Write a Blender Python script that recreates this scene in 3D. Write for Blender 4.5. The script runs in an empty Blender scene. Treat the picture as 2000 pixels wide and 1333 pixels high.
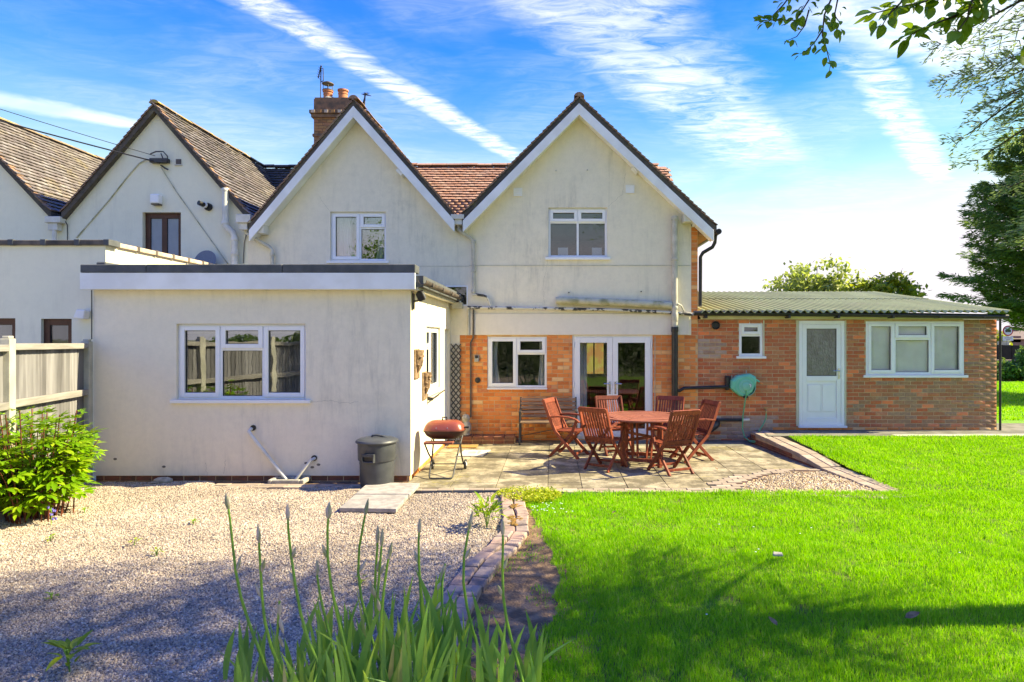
import bpy, bmesh, math, random
import numpy as np
from mathutils import Vector, Matrix, Euler
from mathutils.geometry import tessellate_polygon

R = math.radians
random.seed(7)
rng = np.random.default_rng(7)
scene = bpy.context.scene
COL = scene.collection

# ------------------------------------------------------------------ camera
F = 1250.0            # focal length in photo pixels (photo is 2000 wide)
VX, VY = 1080.0, 660.0
H = 2.0
def X(px, Y): return (px - VX) / F * Y
def Z(py, Y): return H + (VY - py) / F * Y
cam = bpy.data.cameras.new('camera')
cam.sensor_width = 36
cam.lens = F / 2000 * 36
cam.shift_x = -(VX - 1000) / 2000
cam.shift_y = -(666.5 - VY) / 2000
cam.clip_start = 0.05
cam.clip_end = 3000
cam_o = bpy.data.objects.new('camera', cam)
cam_o.location = (0, 0, H)
cam_o.rotation_euler = (R(90), 0, 0)
COL.objects.link(cam_o)
scene.camera = cam_o

# ------------------------------------------------------------------ world + sun
SUN_EL, SUN_AZ = 40.0, 4.0        # elevation; degrees behind the facade line, sun stands on the +X side
sv = Vector((math.cos(R(SUN_EL)) * math.cos(R(SUN_AZ)), math.cos(R(SUN_EL)) * math.sin(R(SUN_AZ)), math.sin(R(SUN_EL))))
sun = bpy.data.lights.new('sun', 'SUN')
sun.energy = 2.0
sun.angle = R(0.53)
sun.color = (1.0, 0.98, 0.95)
sun_o = bpy.data.objects.new('sun', sun)
sun_o.rotation_euler = sv.to_track_quat('Z', 'Y').to_euler()
sun_o.location = (30, 5, 30)
COL.objects.link(sun_o)

class NT:
    def __init__(self, tree): self.t = tree
    def n(self, typ, props=None, ins=None):
        nd = self.t.nodes.new(typ)
        for k, v in (props or {}).items(): setattr(nd, k, v)
        for k, v in (ins or {}).items():
            s = nd.inputs[k]
            if isinstance(v, bpy.types.NodeSocket): self.t.links.new(v, s)
            else: s.default_value = v
        return nd
    def math(self, op, a, b=None, c=None, clamp=False):
        nd = self.t.nodes.new('ShaderNodeMath'); nd.operation = op; nd.use_clamp = clamp
        for i, v in enumerate((a, b, c)):
            if v is None: continue
            if isinstance(v, bpy.types.NodeSocket): self.t.links.new(v, nd.inputs[i])
            else: nd.inputs[i].default_value = v
        return nd.outputs[0]
    def mix(self, f, a, b, blend='MIX'):
        nd = self.t.nodes.new('ShaderNodeMix'); nd.data_type = 'RGBA'; nd.blend_type = blend
        for i, v in ((0, f), (6, a), (7, b)):
            if isinstance(v, bpy.types.NodeSocket): self.t.links.new(v, nd.inputs[i])
            elif i == 0: nd.inputs[i].default_value = v
            else: nd.inputs[i].default_value = tuple(v) + ((1,) if len(v) == 3 else ())
        return nd.outputs[2]
    def ramp(self, f, stops, interp='LINEAR'):
        nd = self.t.nodes.new('ShaderNodeValToRGB')
        cr = nd.color_ramp; cr.interpolation = interp
        while len(cr.elements) < len(stops): cr.elements.new(0.5)
        for e, (p, c) in zip(cr.elements, stops):
            e.position = p
            e.color = (c, c, c, 1) if isinstance(c, (int, float)) else tuple(c) + (1,)
        self.t.links.new(f, nd.inputs[0])
        return nd.outputs[0]
    def maprange(self, v, a, b, c=0.0, d=1.0, smooth=True):
        nd = self.t.nodes.new('ShaderNodeMapRange')
        if smooth: nd.interpolation_type = 'SMOOTHSTEP'
        self.t.links.new(v, nd.inputs[0])
        for i, x in enumerate((a, b, c, d)): nd.inputs[i + 1].default_value = x
        return nd.outputs[0]

world = bpy.data.worlds.new('World')
scene.world = world
world.use_nodes = True
wt = world.node_tree
wt.nodes.clear()
w = NT(wt)
sky = w.n('ShaderNodeTexSky', dict(sky_type='NISHITA', sun_disc=False, sun_elevation=R(SUN_EL), sun_rotation=R(90 - SUN_AZ),
                                   air_density=1.0, dust_density=0.15, ozone_density=2.2, altitude=100))
tc = w.n('ShaderNodeTexCoord')
sep = w.n('ShaderNodeSeparateXYZ', None, {0: tc.outputs['Generated']})
dx, dy, dz = sep.outputs
zc = w.math('MAXIMUM', dz, 0.03)
cu = w.math('DIVIDE', dx, zc)
cv = w.math('DIVIDE', dy, zc)
uv = w.n('ShaderNodeCombineXYZ', None, {0: cu, 1: cv, 2: 0.0}).outputs[0]
n1 = w.n('ShaderNodeTexNoise', None, {'Vector': uv, 'Scale': 3.0, 'Detail': 5.0, 'Roughness': 0.6})
nwarp = w.math('SUBTRACT', n1.outputs[0], 0.5)
# fine cirrus fibres, stretched across the streaks
mp = w.n('ShaderNodeMapping', None, {'Vector': uv, 'Rotation': (0, 0, R(8)), 'Scale': (1.5, 3.6, 1)})
n2 = w.n('ShaderNodeTexNoise', None, {'Vector': mp.outputs[0], 'Scale': 3.0, 'Detail': 8.0, 'Roughness': 0.66, 'Distortion': 1.4})
n3 = w.n('ShaderNodeTexNoise', None, {'Vector': uv, 'Scale': 1.1, 'Detail': 5.0, 'Roughness': 0.55, 'Distortion': 0.6})
fib = w.maprange(n2.outputs[0], 0.30, 0.70)
soft = w.maprange(n3.outputs[0], 0.36, 0.66)
def streak(ax, ay, bx, by, wd, warp, fade=0.25):
    """soft band of cloud between two points of the cloud layer"""
    L = math.hypot(bx - ax, by - ay); tx, ty = (bx - ax) / L, (by - ay) / L
    px_ = w.math('SUBTRACT', cu, ax); py_ = w.math('SUBTRACT', cv, ay)
    along = w.math('ADD', w.math('MULTIPLY', px_, tx), w.math('MULTIPLY', py_, ty))
    perp = w.math('ADD', w.math('MULTIPLY', px_, -ty), w.math('MULTIPLY', py_, tx))
    perp = w.math('ADD', perp, w.math('MULTIPLY', nwarp, warp))
    d = w.math('ABSOLUTE', perp)
    m = w.maprange(d, wd * 0.25, wd, 1.0, 0.0)
    e0 = w.maprange(along, -fade * L, 0.12 * L, 0.0, 1.0)
    e1 = w.maprange(along, L * 0.85, L * (1 + fade), 1.0, 0.0)
    return w.math('MULTIPLY', m, w.math('MULTIPLY', e0, e1))
s1 = w.math('MULTIPLY', streak(-0.93, 1.80, -0.20, 3.55, 0.105, 0.11), w.math('ADD', w.math('MULTIPLY', fib, 0.58), 0.10))
s2 = w.math('MULTIPLY', streak(-0.02, 1.7, 1.25, 3.7, 0.36, 0.35, 0.1), w.math('ADD', w.math('MULTIPLY', fib, 0.38), w.math('MULTIPLY', soft, 0.22)))
s3 = w.math('MULTIPLY', streak(-2.75, 2.35, -1.9, 3.05, 0.16, 0.2), w.math('ADD', w.math('MULTIPLY', soft, 0.6), 0.25))
s4 = w.math('MULTIPLY', streak(1.16, 2.35, 2.4, 4.0, 0.13, 0.14), w.math('ADD', w.math('MULTIPLY', fib, 0.55), 0.05))
s5 = w.math('MULTIPLY', streak(0.85, 1.85, 1.75, 2.25, 0.36, 0.4), w.math('ADD', w.math('MULTIPLY', soft, 0.5), w.math('MULTIPLY', fib, 0.3)))
general = w.math('MULTIPLY', w.math('MULTIPLY', soft, w.math('ADD', w.math('MULTIPLY', fib, 0.7), 0.3)), 0.15)
low = w.math('MULTIPLY', w.maprange(dz, -0.06, 0.42, 1.0, 0.0), w.math('ADD', w.math('MULTIPLY', soft, 0.12), 0.84))
cl = s1
for s in (s2, s3, s4, s5, general): cl = w.math('MAXIMUM', cl, s)
cl = w.math('MINIMUM', w.math('MULTIPLY', cl, 1.0), 1.0)
hs = w.n('ShaderNodeHueSaturation', None, {'Hue': 0.538, 'Saturation': 1.55, 'Value': 0.74, 'Color': sky.outputs[0]})
cloudcol = (1.78, 1.92, 2.35)
hazecol = (0.95, 1.02, 1.66)
skycol = w.mix(1.0, hs.outputs[0], (1.10, 1.16, 1.95), 'DARKEN')
col = w.mix(cl, w.mix(low, skycol, hazecol), cloudcol)
bg = w.n('ShaderNodeBackground', None, {0: col, 1: 0.15})
wo = w.n('ShaderNodeOutputWorld', None, {0: bg.outputs[0]})

vs = scene.view_settings
scene.display_settings.display_device = 'sRGB'
vs.view_transform = 'Standard'
vs.look = 'None'
vs.gamma = 1
vs.use_curve_mapping = False
vs.exposure = 2.68
vs.use_white_balance = True
vs.white_balance_temperature = 10800
vs.white_balance_tint = -3
scene.render.engine = 'CYCLES'
cy = scene.cycles
cy.max_bounces = 7; cy.diffuse_bounces = 3; cy.glossy_bounces = 3; cy.transmission_bounces = 4; cy.transparent_max_bounces = 8
cy.use_denoising = True
cy.caustics_reflective = False; cy.caustics_refractive = False

# ------------------------------------------------------------------ materials
def mat_base(name):
    m = bpy.data.materials.new(name); m.use_nodes = True
    m.node_tree.nodes.clear()
    t = NT(m.node_tree)
    out = t.n('ShaderNodeOutputMaterial')
    b = t.n('ShaderNodeBsdfPrincipled')
    m.node_tree.links.new(b.outputs[0], out.inputs[0])
    return m, t, b, out
def setcol(t, b, c): t.t.links.new(c, b.inputs['Base Color'])
def rnd(t):
    oi = t.n('ShaderNodeObjectInfo').outputs['Random']
    ge = t.n('ShaderNodeNewGeometry').outputs['Random Per Island']
    return t.math('FRACT', t.math('ADD', oi, t.math('MULTIPLY', ge, 7.31)))
def pos(t, scale=(1, 1, 1), rot=(0, 0, 0), local=False):
    p = t.n('ShaderNodeTexCoord').outputs['Object'] if local else t.n('ShaderNodeNewGeometry').outputs['Position']
    return t.n('ShaderNodeMapping', None, {'Vector': p, 'Scale': scale, 'Rotation': rot}).outputs[0]
def noise(t, vec, scale, detail=4.0, rough=0.55, dist=0.0):
    return t.n('ShaderNodeTexNoise', None, {'Vector': vec, 'Scale': scale, 'Detail': detail, 'Roughness': rough, 'Distortion': dist}).outputs[0]
def bump(t, b, h, strength=0.3, dist=0.01, normal=None):
    bn = t.n('ShaderNodeBump', None, {'Strength': strength, 'Distance': dist, 'Height': h})
    t.t.links.new(bn.outputs[0], b.inputs['Normal'])

def pm(name, c1, c2=None, scale=4.0, rough=0.6, bmp=0.0, bscale=60.0, bdist=0.004, metallic=0.0, spec=0.4, rand=0.0, stretch=(1, 1, 1), local=False, lo=0.35, hi=0.65, stops=None):
    """procedural surface: two colours mixed by noise, optional per-piece variation and relief"""
    m, t, b, o = mat_base(name)
    v = pos(t, stretch, local=local)
    if stops:
        c = t.ramp(rnd(t), stops)
        if c2: c = t.mix(t.math('MULTIPLY', t.maprange(noise(t, v, scale), lo, hi), 0.6), c, c2)
    else:
        c = t.mix(t.maprange(noise(t, v, scale), lo, hi), c1, c2 or tuple(x * 0.8 for x in c1))
    if rand:
        k = t.math('ADD', t.math('MULTIPLY', rnd(t), 2 * rand), 1 - rand)
        c = t.mix(1.0, c, t.n('ShaderNodeCombineColor', None, {0: k, 1: k, 2: k}).outputs[0], 'MULTIPLY')
    setcol(t, b, c)
    b.inputs['Roughness'].default_value = rough
    b.inputs['Metallic'].default_value = metallic
    b.inputs['Specular IOR Level'].default_value = spec
    if bmp: bump(t, b, noise(t, v, bscale, 3.0), bmp, bdist)
    return m

def render_mat(name, base, dirty, streaky=0.75, warm=None):
    """weathered painted render: blotches, vertical run marks, fine roughcast relief"""
    m, t, b, o = mat_base(name)
    big = t.maprange(noise(t, pos(t), 0.62, 5, 0.62), 0.39, 0.60)
    st = t.maprange(noise(t, pos(t, (3.4, 3.4, 0.42)), 1.7, 9, 0.72, 0.3), 0.46, 0.72)
    med = t.maprange(noise(t, pos(t), 4.0, 6, 0.65), 0.40, 0.75)
    f = t.math('MULTIPLY', t.math('ADD', t.math('MULTIPLY', st, 0.65), t.math('MULTIPLY', med, 0.35)), t.math('ADD', t.math('MULTIPLY', big, 0.85), 0.15))
    f = t.math('MULTIPLY', f, streaky, clamp=True)
    c = t.mix(f, base, dirty)
    if warm:
        c = t.mix(t.math('MULTIPLY', t.maprange(noise(t, pos(t), 0.5, 3), 0.42, 0.62), 0.55), c, warm)
    mott = t.maprange(noise(t, pos(t), 11, 7, 0.75), 0.35, 0.7)
    c = t.mix(t.math('MULTIPLY', mott, 0.16), c, dirty)
    sp = t.maprange(noise(t, pos(t), 55, 2, 0.5), 0.74, 0.80)
    c = t.mix(t.math('MULTIPLY', sp, 0.35), c, tuple(x * 0.55 for x in dirty))
    setcol(t, b, c)
    b.inputs['Roughness'].default_value = 0.88
    b.inputs['Specular IOR Level'].default_value = 0.2
    bump(t, b, noise(t, pos(t), 90, 5, 0.7), 0.35, 0.004)
    return m

M = {}
M['render'] = render_mat('weathered_cream_render', (0.88, 0.80, 0.63), (0.47, 0.44, 0.355), 1.0, (0.87, 0.785, 0.61))
M['render_ext'] = render_mat('beige_render', (0.88, 0.795, 0.63), (0.52, 0.48, 0.39), 1.0, (0.87, 0.77, 0.62))
M['render_green'] = render_mat('pale_green_render', (0.88, 0.84, 0.64), (0.68, 0.65, 0.50), 0.7)
M['band'] = render_mat('smooth_render_band', (0.84, 0.77, 0.65), (0.62, 0.57, 0.48), 0.7)
M['white'] = pm('white_upvc', (0.86, 0.865, 0.87), (0.82, 0.825, 0.83), 3, 0.3, 0, spec=0.5)
M['barge'] = pm('white_gloss_board', (0.88, 0.89, 0.89), (0.78, 0.78, 0.76), 2.2, 0.35, 0.05, 30)
M['cream_paint'] = pm('cream_painted_pipe', (0.58, 0.55, 0.46), (0.44, 0.42, 0.34), 6, 0.5, 0.1, 60)
M['cream_board'] = pm('cream_soffit_board', (0.62, 0.59, 0.42), (0.55, 0.50, 0.36), 3, 0.6, 0.05, 30)
M['peeling'] = pm('peeling_painted_pipe', (0.62, 0.59, 0.50), (0.05, 0.05, 0.045), 9, 0.65, 0.2, 60, stretch=(1, 1, 1), lo=0.50, hi=0.56)
M['mossy'] = pm('mossy_cream_pipe', (0.55, 0.53, 0.40), (0.27, 0.26, 0.13), 5, 0.8, 0.2, 50, lo=0.42, hi=0.75)
M['black'] = pm('black_plastic', (0.015, 0.015, 0.017), (0.03, 0.03, 0.032), 8, 0.35, 0)
M['dark_gutter'] = pm('weathered_dark_gutter', (0.16, 0.125, 0.10), (0.07, 0.06, 0.055), 5, 0.55, 0.1, 40)
M['felt'] = pm('grey_roofing_felt', (0.075, 0.082, 0.088), (0.105, 0.112, 0.118), 5, 0.9, 0.4, 150)
M['brown_frame'] = pm('brown_stained_frame', (0.10, 0.035, 0.018), (0.075, 0.025, 0.013), 7, 0.45, 0.1, 30)
M['mortar'] = pm('pale_mortar', (0.68, 0.45, 0.25), (0.58, 0.33, 0.16), 6, 0.95, 0.3, 90)
M['mortar_out'] = pm('sand_mortar', (0.62, 0.43, 0.27), (0.50, 0.32, 0.18), 6, 0.95, 0.3, 90)
M['brick'] = pm('orange_brick', None, (0.66, 0.36, 0.15), 24, 0.85, 0.16, 70, rand=0.17, lo=0.45, hi=0.80,
                stops=[(0, (0.74, 0.20, 0.055)), (0.3, (0.84, 0.26, 0.066)), (0.55, (0.78, 0.245, 0.074)), (0.78, (0.85, 0.32, 0.09)), (0.88, (0.76, 0.48, 0.23)), (0.94, (0.54, 0.16, 0.065)), (1, (0.66, 0.15, 0.05))])
M['brick_out'] = pm('brown_red_brick', None, (0.56, 0.26, 0.12), 22, 0.88, 0.04, 70, rand=0.25, lo=0.42, hi=0.75,
                    stops=[(0, (0.70, 0.155, 0.062)), (0.3, (0.60, 0.16, 0.068)), (0.55, (0.45, 0.145, 0.072)), (0.8, (0.46, 0.185, 0.085)), (1, (0.76, 0.18, 0.064))])
M['brick_brown'] = pm('weathered_brown_brick', None, (0.52, 0.31, 0.155), 20, 0.88, 0.04, 70, rand=0.28, lo=0.42, hi=0.75,
                      stops=[(0, (0.58, 0.19, 0.085)), (0.3, (0.44, 0.20, 0.10)), (0.5, (0.33, 0.19, 0.115)), (0.72, (0.29, 0.175, 0.115)), (0.86, (0.46, 0.17, 0.09)), (1, (0.66, 0.18, 0.078))])
M['brick_pale'] = pm('limewashed_brick', None, (0.45, 0.33, 0.26), 18, 0.9, 0.4, 70, rand=0.12, stops=[(0, (0.40, 0.22, 0.15)), (0.5, (0.48, 0.36, 0.29)), (1, (0.38, 0.17, 0.11))])
M['brick_dark'] = pm('damp_red_brick', (0.26, 0.085, 0.045), (0.15, 0.075, 0.045), 8, 0.85, 0.5, 60, rand=0.2)
M['brick_chimney'] = pm('sooty_chimney_brick', None, (0.16, 0.11, 0.075), 12, 0.9, 0.6, 60, rand=0.2, lo=0.4, hi=0.7,
                        stops=[(0, (0.36, 0.16, 0.06)), (0.5, (0.42, 0.22, 0.085)), (1, (0.30, 0.13, 0.07))])
M['paver'] = pm('pinkish_paver', None, (0.26, 0.23, 0.19), 14, 0.9, 0.5, 60, rand=0.12, lo=0.45, hi=0.75,
                stops=[(0, (0.37, 0.285, 0.22)), (0.5, (0.32, 0.25, 0.195)), (1, (0.41, 0.32, 0.25))])
M['edging'] = pm('old_edging_brick', None, (0.10, 0.085, 0.075), 9, 0.9, 0.7, 50, rand=0.18, lo=0.46, hi=0.72,
                 stops=[(0, (0.36, 0.24, 0.20)), (0.5, (0.32, 0.25, 0.22)), (1, (0.40, 0.25, 0.19))])
M['terracotta'] = pm('terracotta', (0.52, 0.20, 0.10), (0.40, 0.17, 0.09), 9, 0.8, 0.2, 60)

def tile_mat(name, stops, lichen, lichen_amt):
    m, t, b, o = mat_base(name)
    c = t.ramp(rnd(t), stops)
    sp = t.maprange(noise(t, pos(t), 14, 5, 0.7), 0.45, 0.7)
    c = t.mix(t.math('MULTIPLY', sp, 0.6), c, tuple(x * 0.55 for x in stops[0][1]))
    lm = t.math('MULTIPLY', t.maprange(noise(t, pos(t), 2.2, 6, 0.7), 0.50, 0.66), t.maprange(noise(t, pos(t), 22, 4, 0.6), 0.38, 0.6))
    c = t.mix(t.math('MULTIPLY', lm, lichen_amt), c, lichen)
    setcol(t, b, c)
    b.inputs['Roughness'].default_value = 0.85
    b.inputs['Specular IOR Level'].default_value = 0.25
    bump(t, b, noise(t, pos(t), 60, 4, 0.6), 0.4, 0.004)
    return m
M['tile_red'] = tile_mat('red_clay_tile', [(0, (0.36, 0.18, 0.12)), (0.3, (0.46, 0.24, 0.16)), (0.55, (0.40, 0.22, 0.165)), (0.8, (0.52, 0.31, 0.22)), (1, (0.31, 0.175, 0.14))], (0.50, 0.44, 0.33), 0.4)
M['tile_grey'] = tile_mat('lichened_brown_tile', [(0, (0.125, 0.115, 0.12)), (0.35, (0.165, 0.14, 0.145)), (0.6, (0.19, 0.16, 0.165)), (0.85, (0.28, 0.255, 0.26)), (1, (0.115, 0.105, 0.11))], (0.40, 0.33, 0.18), 0.35)
M['tile_dark'] = tile_mat('dark_mossy_tile', [(0, (0.075, 0.068, 0.06)), (0.5, (0.10, 0.085, 0.07)), (1, (0.13, 0.105, 0.085))], (0.30, 0.27, 0.12), 0.35)
M['verge'] = tile_mat('verge_tile', [(0, (0.30, 0.175, 0.115)), (0.5, (0.36, 0.22, 0.15)), (1, (0.25, 0.155, 0.115))], (0.45, 0.38, 0.17), 0.4)
M['lichen_tile'] = tile_mat('yellow_lichen_ridge', [(0, (0.22, 0.16, 0.11)), (1, (0.30, 0.22, 0.14))], (0.58, 0.40, 0.05), 0.95)
M['coping'] = pm('tile_coping', (0.15, 0.12, 0.095), (0.07, 0.062, 0.055), 6, 0.9, 0.5, 50, rand=0.2)
M['coping_pale'] = pm('pale_coping', (0.62, 0.50, 0.40), (0.50, 0.39, 0.29), 9, 0.9, 0.4, 50, rand=0.1)

def corr_mat():
    m, t, b, o = mat_base('olive_corrugated_sheet')
    c = t.mix(t.maprange(noise(t, pos(t, (1, 0.35, 1)), 1.6, 5, 0.6), 0.35, 0.68), (0.36, 0.40, 0.19), (0.29, 0.315, 0.145))
    c = t.mix(t.math('MULTIPLY', t.maprange(noise(t, pos(t, (6, 0.7, 1)), 2, 5), 0.5, 0.75), 0.4), c, (0.42, 0.37, 0.24))
    setcol(t, b, c)
    b.inputs['Roughness'].default_value = 0.7
    bump(t, b, noise(t, pos(t), 70, 3), 0.2, 0.004)
    return m
M['corrugated'] = corr_mat()

def glass_mat(name, fac, tint, wob=0.004, fk=0.5):
    m = bpy.data.materials.new(name); m.use_nodes = True
    m.node_tree.nodes.clear(); t = NT(m.node_tree)
    out = t.n('ShaderNodeOutputMaterial')
    gl = t.n('ShaderNodeBsdfGlossy', None, {'Color': (0.95, 0.97, 1, 1), 'Roughness': 0.012})
    tr = t.n('ShaderNodeBsdfTransparent', None, {'Color': tint + (1,)})
    bn = t.n('ShaderNodeBump', None, {'Strength': 0.35, 'Distance': wob, 'Height': noise(t, pos(t), 2.2, 2)})
    m.node_tree.links.new(bn.outputs[0], gl.inputs['Normal'])
    fr = t.n('ShaderNodeFresnel', None, {'IOR': 1.5})
    f = t.math('MINIMUM', t.math('ADD', t.math('MULTIPLY', fr.outputs[0], fk), fac), 1.0)
    mx = t.n('ShaderNodeMixShader', None, {0: f, 1: tr.outputs[0], 2: gl.outputs[0]})
    m.node_tree.links.new(mx.outputs[0], out.inputs[0])
    return m
M['glass'] = glass_mat('window_glass', 0.045, (0.90, 0.92, 0.92))
M['glass_low'] = glass_mat('window_glass_clear', 0.0, (1.0, 1.0, 1.0))
M['glass_hi'] = glass_mat('window_glass_bright', 0.15, (0.88, 0.90, 0.90))
def frosted(name, c1, c2, bs, bstr, rough=0.18, stretch=(1, 1, 1)):
    m, t, b, o = mat_base(name)
    c = t.mix(t.maprange(noise(t, pos(t, stretch), 9, 4), 0.3, 0.7), c1, c2)
    setcol(t, b, c)
    b.inputs['Roughness'].default_value = rough
    b.inputs['Specular IOR Level'].default_value = 0.8
    b.inputs['Transmission Weight'].default_value = 0.35
    bump(t, b, noise(t, pos(t, stretch), bs, 3), bstr, 0.012)
    return m
M['frosted'] = frosted('rain_pattern_glass', (0.30, 0.29, 0.26), (0.20, 0.19, 0.165), 34, 0.9, 0.16, (1, 1, 0.45))
M['frosted_blue'] = frosted('frosted_pane', (0.34, 0.42, 0.50), (0.30, 0.37, 0.44), 60, 0.2, 0.3)
mg, tg, bg_, og = mat_base('painted_daylight_pane')
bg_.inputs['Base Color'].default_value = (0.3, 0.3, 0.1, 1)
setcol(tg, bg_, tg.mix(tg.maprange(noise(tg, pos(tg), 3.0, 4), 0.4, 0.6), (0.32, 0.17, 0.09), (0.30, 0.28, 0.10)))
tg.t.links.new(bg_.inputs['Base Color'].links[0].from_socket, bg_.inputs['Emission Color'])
bg_.inputs['Emission Strength'].default_value = 0.22  # pane glows by itself to stand in for daylight
M['far_window_glow'] = mg
M['room'] = pm('dim_room', (0.16, 0.15, 0.13), (0.12, 0.11, 0.10), 2, 0.9)
M['curtain'] = pm('pale_curtain', (0.80, 0.81, 0.82), (0.72, 0.73, 0.75), 3, 0.9)
M['sheet'] = pm('grey_dust_sheet', (0.80, 0.79, 0.73), (0.70, 0.69, 0.63), 2.5, 0.7, 0.3, 5, 0.03)

def wood(name, c1, c2, rough=0.5, sc=(30, 30, 1.6), rand=0.15, bmp=0.25, spec=0.4):
    m, t, b, o = mat_base(name)
    v = pos(t, sc, local=True)
    c = t.mix(t.maprange(noise(t, v, 1.0, 5, 0.6), 0.3, 0.7), c1, c2)
    k = t.math('ADD', t.math('MULTIPLY', rnd(t), 2 * rand), 1 - rand)
    c = t.mix(1.0, c, t.n('ShaderNodeCombineColor', None, {0: k, 1: k, 2: k}).outputs[0], 'MULTIPLY')
    setcol(t, b, c)
    b.inputs['Roughness'].default_value = rough
    b.inputs['Specular IOR Level'].default_value = spec
    bump(t, b, noise(t, v, 2.0, 4), bmp, 0.002)
    return m
M['teak'] = wood('red_stained_hardwood', (0.28, 0.066, 0.035), (0.16, 0.036, 0.021), 0.55, spec=0.25, rand=0.3)
M['teak_top'] = wood('paler_red_hardwood', (0.33, 0.115, 0.075), (0.23, 0.065, 0.042), 0.5, (3, 30, 30))  # paler and pinker than the chair wood
M['old_wood'] = wood('grey_weathered_wood', (0.36, 0.22, 0.14), (0.12, 0.08, 0.05), 0.8, (2, 30, 30), rand=0.3)
M['fence_wood'] = wood('silvered_fence_board', (0.23, 0.225, 0.235), (0.115, 0.11, 0.115), 0.85, (14, 14, 0.8), 0.34)
M['fence_rail'] = wood('pale_fence_rail', (0.31, 0.29, 0.265), (0.20, 0.185, 0.17), 0.85, (2, 2, 20), 0.12)
M['fence_dark'] = pm('dark_creosote_fence', (0.030, 0.022, 0.018), (0.045, 0.032, 0.024), 6, 0.8, 0.2, 30, rand=0.2)
M['concrete'] = pm('pale_concrete', (0.47, 0.45, 0.38), (0.36, 0.35, 0.30), 5, 0.9, 0.4, 60)
M['concrete_dark'] = pm('damp_concrete', (0.20, 0.19, 0.16), (0.115, 0.115, 0.085), 3.5, 0.9, 0.4, 60)
M['iron'] = pm('dark_cast_iron', (0.03, 0.032, 0.034), (0.05, 0.048, 0.045), 9, 0.5, 0.2, 60, spec=0.5)
M['steel'] = pm('galvanised_steel', (0.42, 0.43, 0.44), (0.32, 0.33, 0.34), 8, 0.4, metallic=0.8)
M['bin'] = pm('grey_bin_plastic', (0.050, 0.055, 0.062), (0.068, 0.074, 0.082), 5, 0.45, 0.15, 120)
M['bbq_lid'] = pm('red_brown_enamel', (0.27, 0.062, 0.035), (0.235, 0.052, 0.03), 12, 0.32, 0.05, 40, spec=0.55)
M['bbq_bowl'] = pm('dark_red_enamel', (0.06, 0.018, 0.014), (0.04, 0.014, 0.012), 6, 0.4)
M['teal'] = pm('sea_green_plastic', (0.115, 0.56, 0.39), (0.10, 0.50, 0.35), 5, 0.42, 0.08, 80)
M['teal_pale'] = pm('faded_green_plastic', (0.19, 0.56, 0.42), (0.16, 0.50, 0.38), 5, 0.45)
M['hose'] = pm('green_hose', (0.10, 0.40, 0.19), (0.08, 0.34, 0.17), 8, 0.5)
M['brass'] = pm('brass', (0.55, 0.42, 0.20), (0.40, 0.30, 0.15), 20, 0.4, metallic=0.7)
M['orange'] = pm('orange_plastic', (0.70, 0.26, 0.09), (0.6, 0.2, 0.07), 8, 0.5)
M['chrome'] = pm('satin_metal', (0.62, 0.62, 0.62), (0.5, 0.5, 0.5), 9, 0.25, metallic=0.9)
M['planter'] = pm('weathered_clay_planter', (0.30, 0.19, 0.115), (0.13, 0.085, 0.055), 16, 0.85, 0.6, 40, lo=0.4, hi=0.65)
M['stone_pale'] = pm('pale_stone', (0.42, 0.39, 0.34), (0.28, 0.26, 0.22), 14, 0.9, 0.5, 50)
M['mat'] = pm('coir_mat', (0.40, 0.22, 0.07), (0.30, 0.16, 0.05), 40, 0.95, 0.8, 200)
M['sign_white'] = pm('sign_white', (0.75, 0.75, 0.74), (0.7, 0.7, 0.69), 5, 0.5)
M['sign_red'] = pm('sign_red', (0.55, 0.03, 0.04), (0.5, 0.03, 0.04), 5, 0.5)
M['far_brick'] = pm('far_brick', (0.30, 0.17, 0.14), (0.24, 0.13, 0.11), 3, 0.9, 0.2, 20)
M['far_tile'] = pm('far_roof', (0.20, 0.15, 0.14), (0.16, 0.12, 0.11), 3, 0.9, 0.2, 20)
M['bark'] = pm('bark', (0.095, 0.07, 0.05), (0.05, 0.038, 0.028), 12, 0.9, 0.7, 40, 0.01, stretch=(1, 1, 0.3))
M['twig'] = pm('twig', (0.075, 0.055, 0.032), (0.05, 0.04, 0.025), 12, 0.8)
M['ground'] = pm('rough_ground', (0.16, 0.17, 0.075), (0.13, 0.125, 0.07), 0.8, 0.95, 0.6, 30, 0.02)
M['chimney_crown'] = pm('sooty_brick_crown', (0.26, 0.145, 0.085), (0.12, 0.085, 0.06), 7, 0.9, 0.5, 60)
M['joint'] = pm('sandy_joint', (0.33, 0.265, 0.17), (0.17, 0.15, 0.085), 3, 0.95, 0.6, 90)
M['soil'] = pm('dry_soil', (0.30, 0.19, 0.11), (0.14, 0.085, 0.05), 7, 0.95, 1.0, 45, 0.02, lo=0.35, hi=0.62)

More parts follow.
